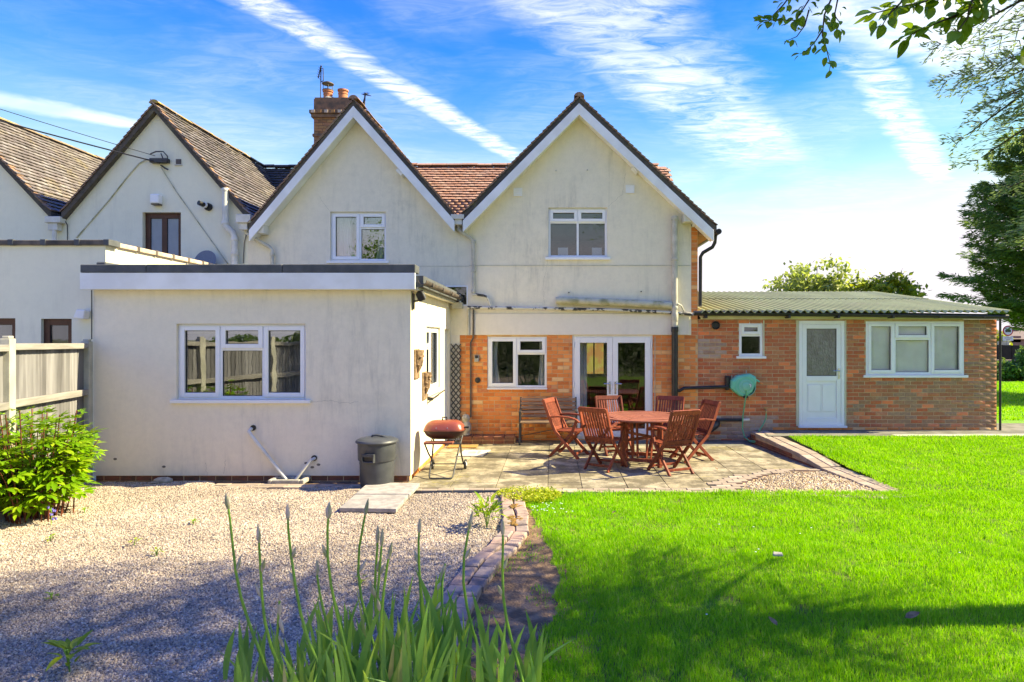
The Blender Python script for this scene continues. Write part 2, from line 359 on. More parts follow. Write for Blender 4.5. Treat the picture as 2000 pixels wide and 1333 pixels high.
def slab_mat():
    m, t, b, o = mat_base('lichened_paving_slab')
    k = rnd(t)
    c = t.ramp(k, [(0, (0.40, 0.335, 0.225)), (0.4, (0.34, 0.29, 0.205)), (0.7, (0.45, 0.38, 0.265)), (1, (0.37, 0.325, 0.24))])
    d = t.maprange(noise(t, pos(t), 2.3, 9, 0.74), 0.38, 0.58)
    c = t.mix(t.math('MULTIPLY', d, 0.85), c, (0.105, 0.088, 0.058))
    sp = t.maprange(noise(t, pos(t), 26, 5, 0.65), 0.54, 0.68)
    c = t.mix(t.math('MULTIPLY', sp, 0.55), c, (0.11, 0.09, 0.06))
    wt_ = t.maprange(noise(t, pos(t), 11, 5, 0.6), 0.66, 0.74)
    c = t.mix(t.math('MULTIPLY', wt_, 0.6), c, (0.46, 0.41, 0.32))
    yl = t.math('MULTIPLY', t.maprange(noise(t, pos(t), 1.1, 4), 0.55, 0.68), t.maprange(noise(t, pos(t), 16, 4), 0.42, 0.62))
    c = t.mix(t.math('MULTIPLY', yl, 0.5), c, (0.34, 0.29, 0.07))
    setcol(t, b, c)
    b.inputs['Roughness'].default_value = 0.9
    b.inputs['Specular IOR Level'].default_value = 0.25
    bump(t, b, noise(t, pos(t), 45, 6, 0.7), 0.5, 0.006)
    return m
M['slab'] = slab_mat()
M['slab_grey'] = pm('grey_concrete_slab', (0.40, 0.36, 0.33), (0.27, 0.25, 0.235), 10, 0.9, 0.5, 70, rand=0.05)

def pebble_mat(name, stops):
    m, t, b, o = mat_base(name)
    oi = t.n('ShaderNodeObjectInfo').outputs['Random']
    c = t.ramp(oi, stops)
    p = t.maprange(noise(t, pos(t), 0.9, 5, 0.6), 0.35, 0.65, 0.82, 1.12)
    c = t.mix(1.0, c, t.n('ShaderNodeCombineColor', None, {0: p, 1: p, 2: p}).outputs[0], 'MULTIPLY')
    setcol(t, b, c)
    b.inputs['Roughness'].default_value = 0.75
    b.inputs['Specular IOR Level'].default_value = 0.3
    return m
M['pebble'] = pebble_mat('gravel_pebble', [(0, (0.44, 0.345, 0.265)), (0.2, (0.51, 0.415, 0.33)), (0.38, (0.28, 0.22, 0.18)), (0.5, (0.57, 0.49, 0.41)), (0.63, (0.38, 0.275, 0.195)), (0.74, (0.15, 0.13, 0.12)), (0.84, (0.24, 0.215, 0.20)), (0.93, (0.47, 0.37, 0.29)), (1, (0.66, 0.60, 0.52))])
M['pebble_tan'] = pebble_mat('tan_pebble', [(0, (0.44, 0.31, 0.17)), (0.25, (0.56, 0.43, 0.28)), (0.45, (0.30, 0.21, 0.13)), (0.6, (0.62, 0.52, 0.38)), (0.78, (0.38, 0.26, 0.15)), (1, (0.66, 0.60, 0.50))])
def gravel_bed():
    m, t, b, o = mat_base('gravel_bed')
    vo = t.n('ShaderNodeTexVoronoi', None, {'Vector': pos(t), 'Scale': 75.0})
    g = t.n('ShaderNodeSeparateColor', None, {0: vo.outputs['Color']}).outputs[0]
    c = t.ramp(g, [(0, (0.30, 0.22, 0.155)), (0.5, (0.46, 0.36, 0.27)), (1, (0.22, 0.17, 0.13))])
    c = t.mix(t.maprange(noise(t, pos(t), 1.1, 4), 0.4, 0.65), c, (0.30, 0.24, 0.18))
    setcol(t, b, c)
    b.inputs['Roughness'].default_value = 0.9
    bump(t, b, vo.outputs['Distance'], 0.8, -0.012)
    return m
M['gravel_bed'] = gravel_bed()

def leaf_mat(name, stops, trans=0.35, rough=0.45, spec=0.35, patch=0.0, patchcol=None):
    """foliage: per-leaf colour from the island index, some light passing through"""
    m = bpy.data.materials.new(name); m.use_nodes = True
    m.node_tree.nodes.clear(); t = NT(m.node_tree)
    out = t.n('ShaderNodeOutputMaterial')
    c = t.ramp(rnd(t), stops)
    if patchcol:
        f = t.math('MULTIPLY', t.maprange(noise(t, pos(t), patch, 5, 0.6), 0.42, 0.66), 0.7)
        c = t.mix(f, c, patchcol)
    b = t.n('ShaderNodeBsdfPrincipled', None, {'Base Color': c, 'Roughness': rough, 'Specular IOR Level': spec})
    tl = t.n('ShaderNodeBsdfTranslucent', None, {'Color': t.mix(0.35, c, (0.45, 0.6, 0.05), 'MIX')})
    mx = t.n('ShaderNodeMixShader', None, {0: trans, 1: b.outputs[0], 2: tl.outputs[0]})
    m.node_tree.links.new(mx.outputs[0], out.inputs[0])
    return m
M['grass'] = leaf_mat('lawn_grass', [(0, (0.12, 0.40, 0.014)), (0.3, (0.19, 0.57, 0.018)), (0.62, (0.29, 0.70, 0.026)), (0.86, (0.40, 0.76, 0.045)), (0.95, (0.52, 0.66, 0.12)), (1, (0.58, 0.48, 0.22))], 0.45, 0.5, 0.25, 1.6, (0.14, 0.48, 0.016))
M['turf'] = pm('turf_base', (0.14, 0.30, 0.02), (0.12, 0.15, 0.03), 3, 0.95, 1.0, 120, 0.02)
M['far_grass'] = pm('far_grass', (0.17, 0.38, 0.03), (0.12, 0.29, 0.025), 1.5, 0.95, 0.8, 60, 0.02)
M['conifer'] = leaf_mat('dark_conifer_spray', [(0, (0.05, 0.14, 0.045)), (0.5, (0.08, 0.20, 0.06)), (0.85, (0.14, 0.28, 0.07)), (1, (0.22, 0.34, 0.08))], 0.36, 0.6, 0.2)
M['cypress'] = leaf_mat('blue_green_cypress', [(0, (0.12, 0.20, 0.12)), (0.5, (0.18, 0.27, 0.155)), (0.85, (0.25, 0.34, 0.19)), (1, (0.33, 0.40, 0.21))], 0.4, 0.6, 0.2)
M['leaf'] = leaf_mat('broad_leaf', [(0, (0.07, 0.16, 0.012)), (0.5, (0.11, 0.24, 0.018)), (1, (0.18, 0.32, 0.025))], 0.5, 0.4, 0.4)
M['leaf_sparse'] = leaf_mat('pale_tree_leaf', [(0, (0.24, 0.30, 0.09)), (0.5, (0.36, 0.43, 0.12)), (1, (0.52, 0.53, 0.17))], 0.5)
M['leaf_gold'] = leaf_mat('yellow_green_leaf', [(0, (0.16, 0.22, 0.03)), (0.5, (0.28, 0.34, 0.03)), (1, (0.46, 0.45, 0.04))], 0.5)
M['hedge'] = leaf_mat('hedge_leaf', [(0, (0.035, 0.085, 0.012)), (0.5, (0.06, 0.13, 0.016)), (1, (0.10, 0.19, 0.024))], 0.3)
M['peony'] = leaf_mat('peony_leaf', [(0, (0.10, 0.24, 0.015)), (0.45, (0.17, 0.36, 0.022)), (0.8, (0.26, 0.44, 0.03)), (1, (0.36, 0.46, 0.04))], 0.35, 0.38, 0.4)
M['peony_stem'] = pm('red_stem', (0.21, 0.055, 0.03), (0.13, 0.04, 0.02), 20, 0.5)
M['iris'] = leaf_mat('iris_leaf', [(0, (0.16, 0.34, 0.075)), (0.35, (0.23, 0.46, 0.095)), (0.75, (0.33, 0.56, 0.085)), (0.94, (0.48, 0.64, 0.08)), (1, (0.58, 0.50, 0.22))], 0.3, 0.42, 0.4)
M['iris_stem'] = pm('iris_stem', (0.20, 0.38, 0.045), (0.14, 0.30, 0.055), 10, 0.45)
M['iris_bud'] = pm('papery_bud', (0.58, 0.46, 0.38), (0.30, 0.30, 0.16), 30, 0.7, 0.2, 60, stretch=(1, 1, 0.3))
M['groundcover'] = leaf_mat('yellow_groundcover', [(0, (0.24, 0.36, 0.02)), (0.5, (0.40, 0.46, 0.03)), (1, (0.52, 0.50, 0.05))], 0.35)
M['fern'] = leaf_mat('young_herb_leaf', [(0, (0.12, 0.24, 0.012)), (0.6, (0.22, 0.34, 0.015)), (1, (0.34, 0.40, 0.03))], 0.35)
M['deadleaf'] = pm('dead_leaf', (0.34, 0.21, 0.11), (0.20, 0.11, 0.06), 30, 0.8)
M['daisy'] = pm('daisy', (0.72, 0.74, 0.80), (0.55, 0.57, 0.70), 30, 0.7)
M['paper'] = pm('pale_cover', (0.60, 0.57, 0.52), (0.44, 0.41, 0.37), 10, 0.8, 0.2, 60)
M['dish'] = pm('grey_mesh_dish', (0.16, 0.19, 0.23), (0.13, 0.155, 0.19), 60, 0.5)
M['flue'] = pm('white_stained_flue', (0.70, 0.69, 0.64), (0.60, 0.58, 0.50), 6, 0.4)
M['moss'] = pm('rusty_moss', (0.26, 0.13, 0.035), (0.19, 0.12, 0.03), 30, 0.95, 1, 120, 0.01)

# ------------------------------------------------------------------ geometry helpers
def wm(o):
    if o.parent is None: return o.matrix_basis.copy()
    return wm(o.parent) @ o.matrix_parent_inverse @ o.matrix_basis
def attach(o, parent):
    COL.objects.link(o)
    if parent is not None:
        o.parent = parent
        o.matrix_parent_inverse = wm(parent).inverted()
def empty(name, loc=(0, 0, 0), label=None, cat=None, group=None, kind=None):
    o = bpy.data.objects.new(name, None)
    o.empty_display_size = 0.2
    o.location = loc
    COL.objects.link(o)
    tag(o, label, cat, group, kind)
    return o
def tag(o, label=None, cat=None, group=None, kind=None):
    if label: o['label'] = label
    if cat: o['category'] = cat
    if group: o['group'] = group
    if kind: o['kind'] = kind
    return o

class MB:
    """collects polygons, then links them as one mesh object"""
    def __init__(self): self.v = []; self.f = []
    def add(self, vs, fs):
        n = len(self.v)
        self.v.extend([tuple(p) for p in vs]); self.f.extend([tuple(i + n for i in f) for f in fs])
        return self
    def box(self, x0, x1, y0, y1, z0, z1, m=None):
        vs = [(x0, y0, z0), (x1, y0, z0), (x1, y1, z0), (x0, y1, z0), (x0, y0, z1), (x1, y0, z1), (x1, y1, z1), (x0, y1, z1)]
        if m is not None: vs = [m @ Vector(p) for p in vs]
        return self.add(vs, [(0, 3, 2, 1), (4, 5, 6, 7), (0, 1, 5, 4), (1, 2, 6, 5), (2, 3, 7, 6), (3, 0, 4, 7)])
    def bar(self, a, b, w, t, up=(0, 0, 1)):
        """rectangular bar from a to b, width w (across), thickness t (along up)"""
        a, b = Vector(a), Vector(b)
        d = (b - a).normalized(); u = Vector(up)
        s = d.cross(u)
        if s.length < 1e-5: s = d.cross(Vector((1, 0, 0)))
        s.normalize(); u = s.cross(d).normalized()
        vs = []
        for p in (a, b):
            for sx, sz in ((-1, -1), (1, -1), (1, 1), (-1, 1)): vs.append(p + s * (sx * w / 2) + u * (sz * t / 2))
        return self.add(vs, [(0, 1, 2, 3), (7, 6, 5, 4), (0, 4, 5, 1), (1, 5, 6, 2), (2, 6, 7, 3), (3, 7, 4, 0)])
    def prism(self, poly, y0, y1):
        """polygon in x,z (counter-clockwise seen from -y), extruded along y"""
        n = len(poly)
        vs = [(x, y0, z) for x, z in poly] + [(x, y1, z) for x, z in poly]
        tris = tessellate_polygon([[Vector((x, z, 0)) for x, z in poly]])
        fs = []
        for a, b, c in tris:
            pa, pb, pc = poly[a], poly[b], poly[c]
            if (pb[0] - pa[0]) * (pc[1] - pa[1]) - (pb[1] - pa[1]) * (pc[0] - pa[0]) < 0: b, c = c, b
            fs.append((a, b, c)); fs.append((a + n, c + n, b + n))
        for i in range(n):
            j = (i + 1) % n
            fs.append((j, i, i + n, j + n))
        return self.add(vs, fs)
    def tube(self, pts, r, n=10, cap=True, close=False):
        pts = [Vector(p) for p in pts]
        k = len(pts); rs = r if isinstance(r, (list, tuple)) else [r] * k
        base = len(self.v); up = None
        for i, p in enumerate(pts):
            d = (pts[min(i + 1, k - 1)] - pts[max(i - 1, 0)]).normalized()
            if up is None:
                up = Vector((0, 0, 1)) if abs(d.z) < 0.9 else Vector((0, 1, 0))
            s = d.cross(up)
            if s.length < 1e-4: s = d.cross(Vector((1, 0.3, 0)))
            s.normalize(); up = s.cross(d).normalized()
            for j in range(n):
                a = 2 * math.pi * j / n
                self.v.append(tuple(p + (s * math.cos(a) + up * math.sin(a)) * rs[i]))
        for i in range(k - 1):
            for j in range(n):
                a = base + i * n + j; b = base + i * n + (j + 1) % n
                self.f.append((a, b, b + n, a + n))
        if cap:
            self.f.append(tuple(base + j for j in range(n))[::-1])
            self.f.append(tuple(base + (k - 1) * n + j for j in range(n)))
        return self
    def lathe(self, prof, c=(0, 0, 0), n=24, m=None, sx=1.0, sy=1.0):
        base = len(self.v)
        for r, z in prof:
            for j in range(n):
                a = 2 * math.pi * j / n
                p = Vector((r * sx * math.cos(a), r * sy * math.sin(a), z))
                if m is not None: p = m @ p
                self.v.append((p[0] + c[0], p[1] + c[1], p[2] + c[2]))
        for i in range(len(prof) - 1):
            for j in range(n):
                a = base + i * n + j; b = base + i * n + (j + 1) % n
                self.f.append((a, b, b + n, a + n))
        self.f.append(tuple(base + j for j in range(n))[::-1])
        k = base + (len(prof) - 1) * n
        self.f.append(tuple(k + j for j in range(n)))
        return self
    def mesh(self, name, mat, smooth=None, M_=None):
        me = bpy.data.meshes.new(name)
        me.from_pydata(self.v, [], self.f)
        if M_ is not None: me.transform(M_)
        if mat is not None: me.materials.append(mat)
        if smooth:
            me.polygons.foreach_set('use_smooth', [True] * len(me.polygons))
            me.set_sharp_from_angle(angle=R(smooth))
        me.update()
        return me
    def build(self, name, mat, parent=None, smooth=None, bevel=0.0, M_=None, seg=2):
        o = bpy.data.objects.new(name, self.mesh(name, mat, smooth, M_))
        attach(o, parent)
        if bevel:
            b = o.modifiers.new('edge', 'BEVEL'); b.width = bevel; b.segments = seg; b.limit_method = 'ANGLE'; b.angle_limit = R(40)
        return o

def np_mesh(name, verts, faces_n, loops, mat, parent=None, smooth=False):
    """fast mesh: verts (n,3); faces_n = list of vertex counts per face; loops = flat vertex indices"""
    me = bpy.data.meshes.new(name)
    me.vertices.add(len(verts)); me.vertices.foreach_set('co', np.asarray(verts, np.float32).ravel())
    me.loops.add(len(loops)); me.loops.foreach_set('vertex_index', np.asarray(loops, np.int32))
    fn = np.asarray(faces_n, np.int32)
    st = np.concatenate(([0], np.cumsum(fn)[:-1])).astype(np.int32)
    me.polygons.add(len(fn)); me.polygons.foreach_set('loop_start', st)
    try: me.polygons.foreach_set('loop_total', fn)
    except Exception: pass
    if smooth: me.polygons.foreach_set('use_smooth', np.ones(len(fn), bool))
    if mat: me.materials.append(mat)
    me.update(calc_edges=True); me.validate()
    o = bpy.data.objects.new(name, me)
    attach(o, parent)
    return o

def chamfer_box(name, lx, ly, lz, ch, mat, axis='y'):
    """cheap piece: a block whose visible face (at -y, or +z) has chamfered edges; origin at its centre"""
    hx, hy, hz = lx / 2, ly / 2, lz / 2
    mb = MB()
    if axis == 'y':
        back = [(-hx, hy, -hz), (hx, hy, -hz), (hx, hy, hz), (-hx, hy, hz)]
        mid = [(-hx, -hy + ch, -hz), (hx, -hy + ch, -hz), (hx, -hy + ch, hz), (-hx, -hy + ch, hz)]
        fr = [(-hx + ch, -hy, -hz + ch), (hx - ch, -hy, -hz + ch), (hx - ch, -hy, hz - ch), (-hx + ch, -hy, hz - ch)]
    else:
        back = [(-hx, -hy, -hz), (hx, -hy, -hz), (hx, hy, -hz), (-hx, hy, -hz)]
        mid = [(x, y, hz - ch) for x, y, z in back]
        fr = [(x * (1 - ch / hx), y * (1 - ch / hy), hz) for x, y, z in back]
    fs = [(0, 3, 2, 1)]
    for i in range(4):
        j = (i + 1) % 4
        fs += [(i, j, j + 4, i + 4), (i + 4, j + 4, j + 8, i + 8)]
    fs.append((8, 9, 10, 11))
    if axis == 'y':
        fs = fs
    mb.add(back + mid + fr, fs)
    me = mb.mesh(name, mat)
    bm = bmesh.new(); bm.from_mesh(me); bmesh.ops.recalc_face_normals(bm, faces=bm.faces); bm.to_mesh(me); bm.free()
    return me

def pieces(parent, name, me, mats, limit=300, key=None, stuff_name=None, alt=None):
    """one object per piece up to the limit (largest in view first), the rest joined as one part"""
    if key: mats = sorted(mats, key=key)
    for i, m in enumerate(mats[:limit]):
        o = bpy.data.objects.new(name, me)
        attach(o, parent)
        o.matrix_basis = m
    rest = mats[limit:]
    if rest:
        vs = np.array([v.co[:] for v in me.vertices]); vs1 = np.c_[vs, np.ones(len(vs))]
        nv = len(vs); V = []; L = []; FN = []
        fl = [list(p.vertices) for p in me.polygons]
        for k, m in enumerate(rest):
            V.append((vs1 @ np.array(m).T)[:, :3])
            for f in fl: L.extend([i + k * nv for i in f]); FN.append(len(f))
        o = np_mesh(stuff_name or name + 'work', np.concatenate(V), FN, L, me.materials[0], parent)
        o['kind'] = 'stuff'
        return o

def T(x, y, z): return Matrix.Translation((x, y, z))
def jit(a): return random.uniform(-a, a)

# ------------------------------------------------------------------ walls, bricks, windows
def wall_poly(name, outer, holes, y, th, mat, parent, reveal=0.12, M_=None):
    """wall facing -y: outline and openings in x,z; openings get reveals, the outline gets thickness"""
    loops = [outer] + holes
    tris = tessellate_polygon([[Vector((x, z, 0)) for x, z in lp] for lp in loops])
    flat = [p for lp in loops for p in lp]
    mb = MB()
    fs = []
    for a, b, c in tris:
        pa, pb, pc = flat[a], flat[b], flat[c]
        if (pb[0] - pa[0]) * (pc[1] - pa[1]) - (pb[1] - pa[1]) * (pc[0] - pa[0]) < 0: b, c = c, b
        fs.append((a, b, c))
    mb.add([(x, y, z) for x, z in flat], fs)
    for k, lp in enumerate(loops):
        d = th if k == 0 else reveal
        n = len(lp)
        area = sum(lp[i][0] * lp[(i + 1) % n][1] - lp[(i + 1) % n][0] * lp[i][1] for i in range(n))
        for i in range(n):
            p, q = lp[i], lp[(i + 1) % n]
            if (area > 0) != (k == 0): p, q = q, p
            mb.add([(p[0], y, p[1]), (q[0], y, q[1]), (q[0], y + d, q[1]), (p[0], y + d, p[1])], [(1, 0, 3, 2)])
    return mb.build(name, mat, parent, M_=M_)
def rect(x0, x1, z0, z1): return [(x0, z0), (x1, z0), (x1, z1), (x0, z1)]

def brick_spans(x0, x1, z0, z1, holes, L=0.225, Hc=0.075, joint=0.010, bond='stretcher'):
    out = []
    nrow = int(round((z1 - z0) / Hc))
    for r in range(nrow):
        zb = z0 + r * Hc + joint / 2; zt = zb + Hc - joint
        if zt > z1: break
        x = x0 - (L / 2 if r % 2 else 0)
        if bond == 'mixed' and r % 5 == 4: step = L / 2
        else: step = L
        while x < x1:
            a, b = max(x, x0) + joint / 2, min(x + step, x1) - joint / 2
            segs = [(a, b)]
            for hx0, hx1, hz0, hz1 in holes:
                if zt > hz0 + 0.02 and zb < hz1 - 0.02:
                    ns = []
                    for s, e in segs:
                        if e <= hx0 or s >= hx1: ns.append((s, e)); continue
                        if s < hx0: ns.append((s, hx0 - 0.004))
                        if e > hx1: ns.append((hx1 + 0.004, e))
                    segs = ns
            for s, e in segs:
                if e - s > 0.03: out.append((s, e, zb, zt))
            x += step
    return out

def brick_field(parent, spans, y, me, proud=0.006, depth=0.05, limit=300, key=None, M_=None, stuff='brickwork'):
    ms = []
    for s, e, zb, zt in spans:
        m = T((s + e) / 2, y - proud + depth / 2 + jit(0.0022), (zb + zt) / 2) @ Matrix.Rotation(jit(0.006), 4, 'Z') @ Matrix.Rotation(jit(0.004), 4, 'Y') @ Matrix.Diagonal(((e - s) / 0.215, 1, (zt - zb) / 0.065, 1))
        ms.append(M_ @ m if M_ is not None else m)
    pieces(parent, 'brick', me, ms, limit, key, stuff)

BR = {k: chamfer_box('brick', 0.215, 0.05, 0.065, 0.005, M[k]) for k in ('brick', 'brick_out', 'brick_brown', 'brick_pale', 'brick_dark', 'brick_chimney')}

def ring(mb, x0, x1, z0, z1, wdt, y0, y1):
    mb.box(x0, x0 + wdt, y0, y1, z0, z1); mb.box(x1 - wdt, x1, y0, y1, z0, z1)
    mb.box(x0 + wdt, x1 - wdt, y0, y1, z0, z0 + wdt); mb.box(x0 + wdt, x1 - wdt, y0, y1, z1 - wdt, z1)

def curtain_mesh(parent, x0, x1, z0, z1, y, mat, waves=5, amp=0.025, name='curtain', M_=None, taper=0.0, seed=0):
    rr = random.Random(seed)
    nx, nz = 40, 8
    vs = []; fs = []
    ph = rr.uniform(0, 6)
    for j in range(nz + 1):
        v = j / nz; z = z0 + (z1 - z0) * v
        for i in range(nx + 1):
            u = i / nx
            w_ = 1 - taper * math.sin(math.pi * min(1, (1 - v) * 1.3)) if taper else 1
            xx = x0 + (x1 - x0) * u * w_
            vs.append((xx, y + amp * math.sin(u * waves * 6.28 + ph + 0.5 * math.sin(v * 4 + ph)) + 0.3 * amp * math.sin(u * 23 + v * 5), z))
    for j in range(nz):
        for i in range(nx):
            a = j * (nx + 1) + i
            fs.append((a, a + 1, a + nx + 2, a + nx + 1))
    mb = MB(); mb.add(vs, fs)
    return mb.build(name, mat, parent, smooth=60, M_=M_)

def room(parent, x0, x1, z0, z1, y0, y1, M_=None):
    mb = MB()
    vs = [(x0, y0, z0), (x1, y0, z0), (x1, y1, z0), (x0, y1, z0), (x0, y0, z1), (x1, y0, z1), (x1, y1, z1), (x0, y1, z1)]
    mb.add(vs, [(0, 1, 2, 3), (7, 6, 5, 4), (5, 6, 2, 1), (6, 7, 3, 2), (7, 4, 0, 3)])
    return mb.build('room_lining', M['room'], parent, M_=M_)

def window(parent, x0, x1, z0, z1, y, cells, fm='white', gm='glass', setback=0.05, fw=0.045, sw=0.048, sill=0.05, M_=None, name='window', deep=0.07, rm=True, sill_over=0.06, sill_name='sill', label=None, rdepth=2.2, rtop=0.3):
    fr = MB()
    yf = y + setback
    ring(fr, x0, x1, z0, z1, fw, yf, yf + deep)
    # mullions and transoms where two cells meet
    for a0, a1, b0, b1, k in cells:
        if a1 < x1 - fw * 1.5: fr.box(a1 - fw / 2, a1 + fw / 2, yf + 0.002, yf + deep - 0.002, max(b0, z0 + fw), min(b1, z1 - fw))
        if b1 < z1 - fw * 1.5: fr.box(max(a0, x0 + fw) + 0.001, min(a1, x1 - fw) - 0.001, yf + 0.004, yf + deep - 0.004, b1 - fw / 2, b1 + fw / 2)
    wo_ = fr.build(name, M[fm], parent, bevel=0.004, M_=M_)
    if label: wo_['label'] = label
    for a0, a1, b0, b1, k in cells:
        c0 = a0 + (fw if a0 < x0 + fw * 1.5 else fw / 2); c1 = a1 - (fw if a1 > x1 - fw * 1.5 else fw / 2)
        d0 = b0 + (fw if b0 < z0 + fw * 1.5 else fw / 2); d1 = b1 - (fw if b1 > z1 - fw * 1.5 else fw / 2)
        if k == 'c':
            s = MB(); ov = 0.012
            ring(s, c0 - ov, c1 + ov, d0 - ov, d1 + ov, sw + ov, yf - 0.018, yf + deep * 0.6)
            s.build('sash', M[fm], wo_, bevel=0.004, M_=M_)
            c0 += sw; c1 -= sw; d0 += sw; d1 -= sw
        # dark glazing gasket line, then the pane
        g = MB(); ring(g, c0 - 0.001, c1 + 0.001, d0 - 0.001, d1 + 0.001, 0.008, yf + 0.012, yf + 0.03)
        g.build('gasket', M['black'], wo_, M_=M_)
        p = MB(); p.box(c0 + 0.003, c1 - 0.003, yf + 0.022, yf + 0.028, d0 + 0.003, d1 - 0.003)
        p.build('pane', M[gm] if k != 'b' else M['frosted_blue'], wo_, M_=M_)
    if sill:
        s = MB(); s.box(x0 - sill_over, x1 + sill_over, y - 0.045, yf + 0.03, z0 - sill, z0 - 0.002)
        s.build(sill_name, M['white' if fm == 'white' else fm], wo_, bevel=0.004, M_=M_)
    if rm: room(wo_, x0 - 0.5, x1 + 0.5, z0 - 0.7, z1 + rtop, y + 0.135, y + rdepth, M_=M_)
    return wo_

# ------------------------------------------------------------------ tiles on a roof slope
def tile_mesh(name, mat, wd=0.162, ln=0.21, th=0.014):
    mb = MB(); h = wd / 2; c = 0.004
    # lower (visible) edge at y=0, runs up +y, +z is outwards; slightly cambered
    prof = [(-h, 0.0), (0.0, 0.004), (h, 0.0)]
    vs = []
    for yy in (0.0, ln):
        for x, z in prof: vs.append((x, yy, z + th))
        for x, z in prof: vs.append((x, yy, z))
    fs = [(0, 1, 7, 6), (1, 2, 8, 7), (3, 4, 1, 0), (4, 5, 2, 1), (3, 0, 6, 9), (2, 5, 11, 8)]
    mb.add(vs, fs)
    return mb.mesh(name, mat)
def tile_slope(parent, me, O, u, s, n, inside, gauge=0.122, wd=0.165, U=(0, 5), S=(0, 3), limit=300, stuff='tiling', lift=0.012, key=None):
    O, u, s, n = Vector(O), Vector(u).normalized(), Vector(s).normalized(), Vector(n).normalized()
    ms = []
    r = 0; ss = S[0]
    tilt = 0.030 / gauge
    s2 = (s + n * (-tilt)).normalized(); n2 = (n + s * tilt).normalized()
    while ss < S[1]:
        uu = U[0] + (wd / 2 if r % 2 else 0)
        while uu < U[1]:
            if inside(uu, ss):
                p = O + u * uu + s * (ss + jit(0.006)) + n * (lift + 0.026 + jit(0.004))
                a = jit(0.018)
                uu_ = (u * math.cos(a) + s2 * math.sin(a)); ss_ = (s2 * math.cos(a) - u * math.sin(a))
                ms.append(Matrix(((uu_.x, ss_.x, n2.x, p.x), (uu_.y, ss_.y, n2.y, p.y), (uu_.z, ss_.z, n2.z, p.z), (0, 0, 0, 1))))
            uu += wd
        ss += gauge; r += 1
    if key is None: key = lambda m: m.translation.y
    pieces(parent, 'roof_tile', me, ms, limit, key, stuff)
TL = {k: tile_mesh('roof_tile', M[k]) for k in ('tile_red', 'tile_grey', 'tile_dark', 'verge', 'lichen_tile')}
def ridge_mesh(mat, ln=0.40, r=0.105):
    mb = MB(); vs = []; fs = []; n = 8
    for yy in (0, ln):
        for rr in (r, r - 0.016):
            for j in range(n + 1):
                a = math.pi * (0.12 + 0.76 * j / n)
                vs.append((rr * math.cos(a), yy, rr * math.sin(a) - r * 0.5))
    k = n + 1
    for j in range(n):
        fs += [(j, j + 1, j + 1 + 2 * k, j + 2 * k), (j, j + k, j + k + 1, j + 1)]
    fs.append(tuple(range(k, 2 * k)))
    mb.add(vs, fs)
    return mb.mesh('ridge_tile', mat, smooth=50)
RD = {k: ridge_mesh(M[k]) for k in ('verge', 'lichen_tile', 'tile_dark', 'tile_red')}
def ridge_line(parent, me, a, b, ln=0.40):
    a, b = Vector(a), Vector(b); d = (b - a); L = d.length; d.normalize()
    x = d.cross(Vector((0, 0, 1))).normalized(); z = x.cross(d)
    k = int(L / ln)
    for i in range(k):
        p = a + d * (i * ln)
        o = bpy.data.objects.new('ridge_tile', me); attach(o, parent)
        zt = z * 1.0 + Vector((jit(0.02), jit(0.02), 0)); p = p + Vector((0, 0, jit(0.008)))
        o.matrix_basis = Matrix(((x.x, d.x, z.x, p.x), (x.y, d.y, z.y, p.y), (x.z, d.z, z.z, p.z), (0, 0, 0, 1))) @ Matrix.Rotation(jit(0.03), 4, 'Z')
def verge_line(parent, me, a, b, y, gauge=0.105):
    """stepped tile ends along a gable edge, from eave a=(x,z) to apex b=(x,z)"""
    dx_, dz_ = b[0] - a[0], b[1] - a[1]; L = math.hypot(dx_, dz_); k = int(L / gauge)
    ux, uz = dx_ / L, dz_ / L
    nx, nz = (-uz, ux) if ux > 0 else (uz, -ux)
    for i in range(k):
        p = (a[0] + ux * gauge * (i + 0.0), a[1] + uz * gauge * i)
        t = 0.16
        s = Vector((ux - nx * t, 0, uz - nz * t)).normalized(); n = Vector((nx + ux * t, 0, nz + uz * t)).normalized()
        yv = Vector((0, 1, 0)); q = Vector((p[0], y + 0.085 + jit(0.006), p[1])) + n * (0.02 + jit(0.003))
        o = bpy.data.objects.new('verge_tile', me); attach(o, parent)
        o.matrix_basis = Matrix(((yv.x, s.x, n.x, q.x), (yv.y, s.y, n.y, q.y), (yv.z, s.z, n.z, q.z), (0, 0, 0, 1)))

# ================================================================== OUR HOUSE
YF = 12.5
house = empty('house', (0, YF, 0), 'cream rendered house with twin white bargeboard gables over an orange brick ground floor', 'house')
VY_ = 12.2
A1 = (0.50, 6.60); A1l = (-1.74, 4.36); A1r = (3.13, 4.13)      # right-hand gable: top of roof at apex, left foot, right eave
A2 = (-3.81, 6.55); A2l = (-5.80, 4.18); A2r = (-1.88, 4.36)
def zr(A, B, x): return A[1] + (B[1] - A[1]) * (x - A[0]) / (B[0] - A[0])
dn = 0.10
w_out = [(-5.95, 2.05), (2.70, 2.05), (2.70, zr(A1, A1r, 2.70) - dn), (A1[0], A1[1] - dn), (-1.80, zr(A1, A1l, -1.80) - dn),
         (A2[0], A2[1] - dn), (-5.78, 4.10), (-5.95, 4.10)]
UL = (-4.35, -3.26, 3.50, 4.46); UR = (-0.09, 1.06, 3.57, 4.54)
SMALLW = (-2.10, -1.66, 2.62, 3.02)
wall = wall_poly('wall', w_out, [rect(*UL), rect(*UR), rect(*SMALLW)], YF, 0.16, M['render'], house)
# thicker render band below the joint line and the drip over the brick
b = MB(); b.box(-1.64, 2.66, YF - 0.022, YF - 0.001, 2.055, 2.47); b.build('render_band', M['band'], house, bevel=0.006)
b = MB(); b.box(-1.64, 2.69, YF - 0.010, YF - 0.001, 3.405, 3.415); b.build('joint_line', M['cream_paint'], house)
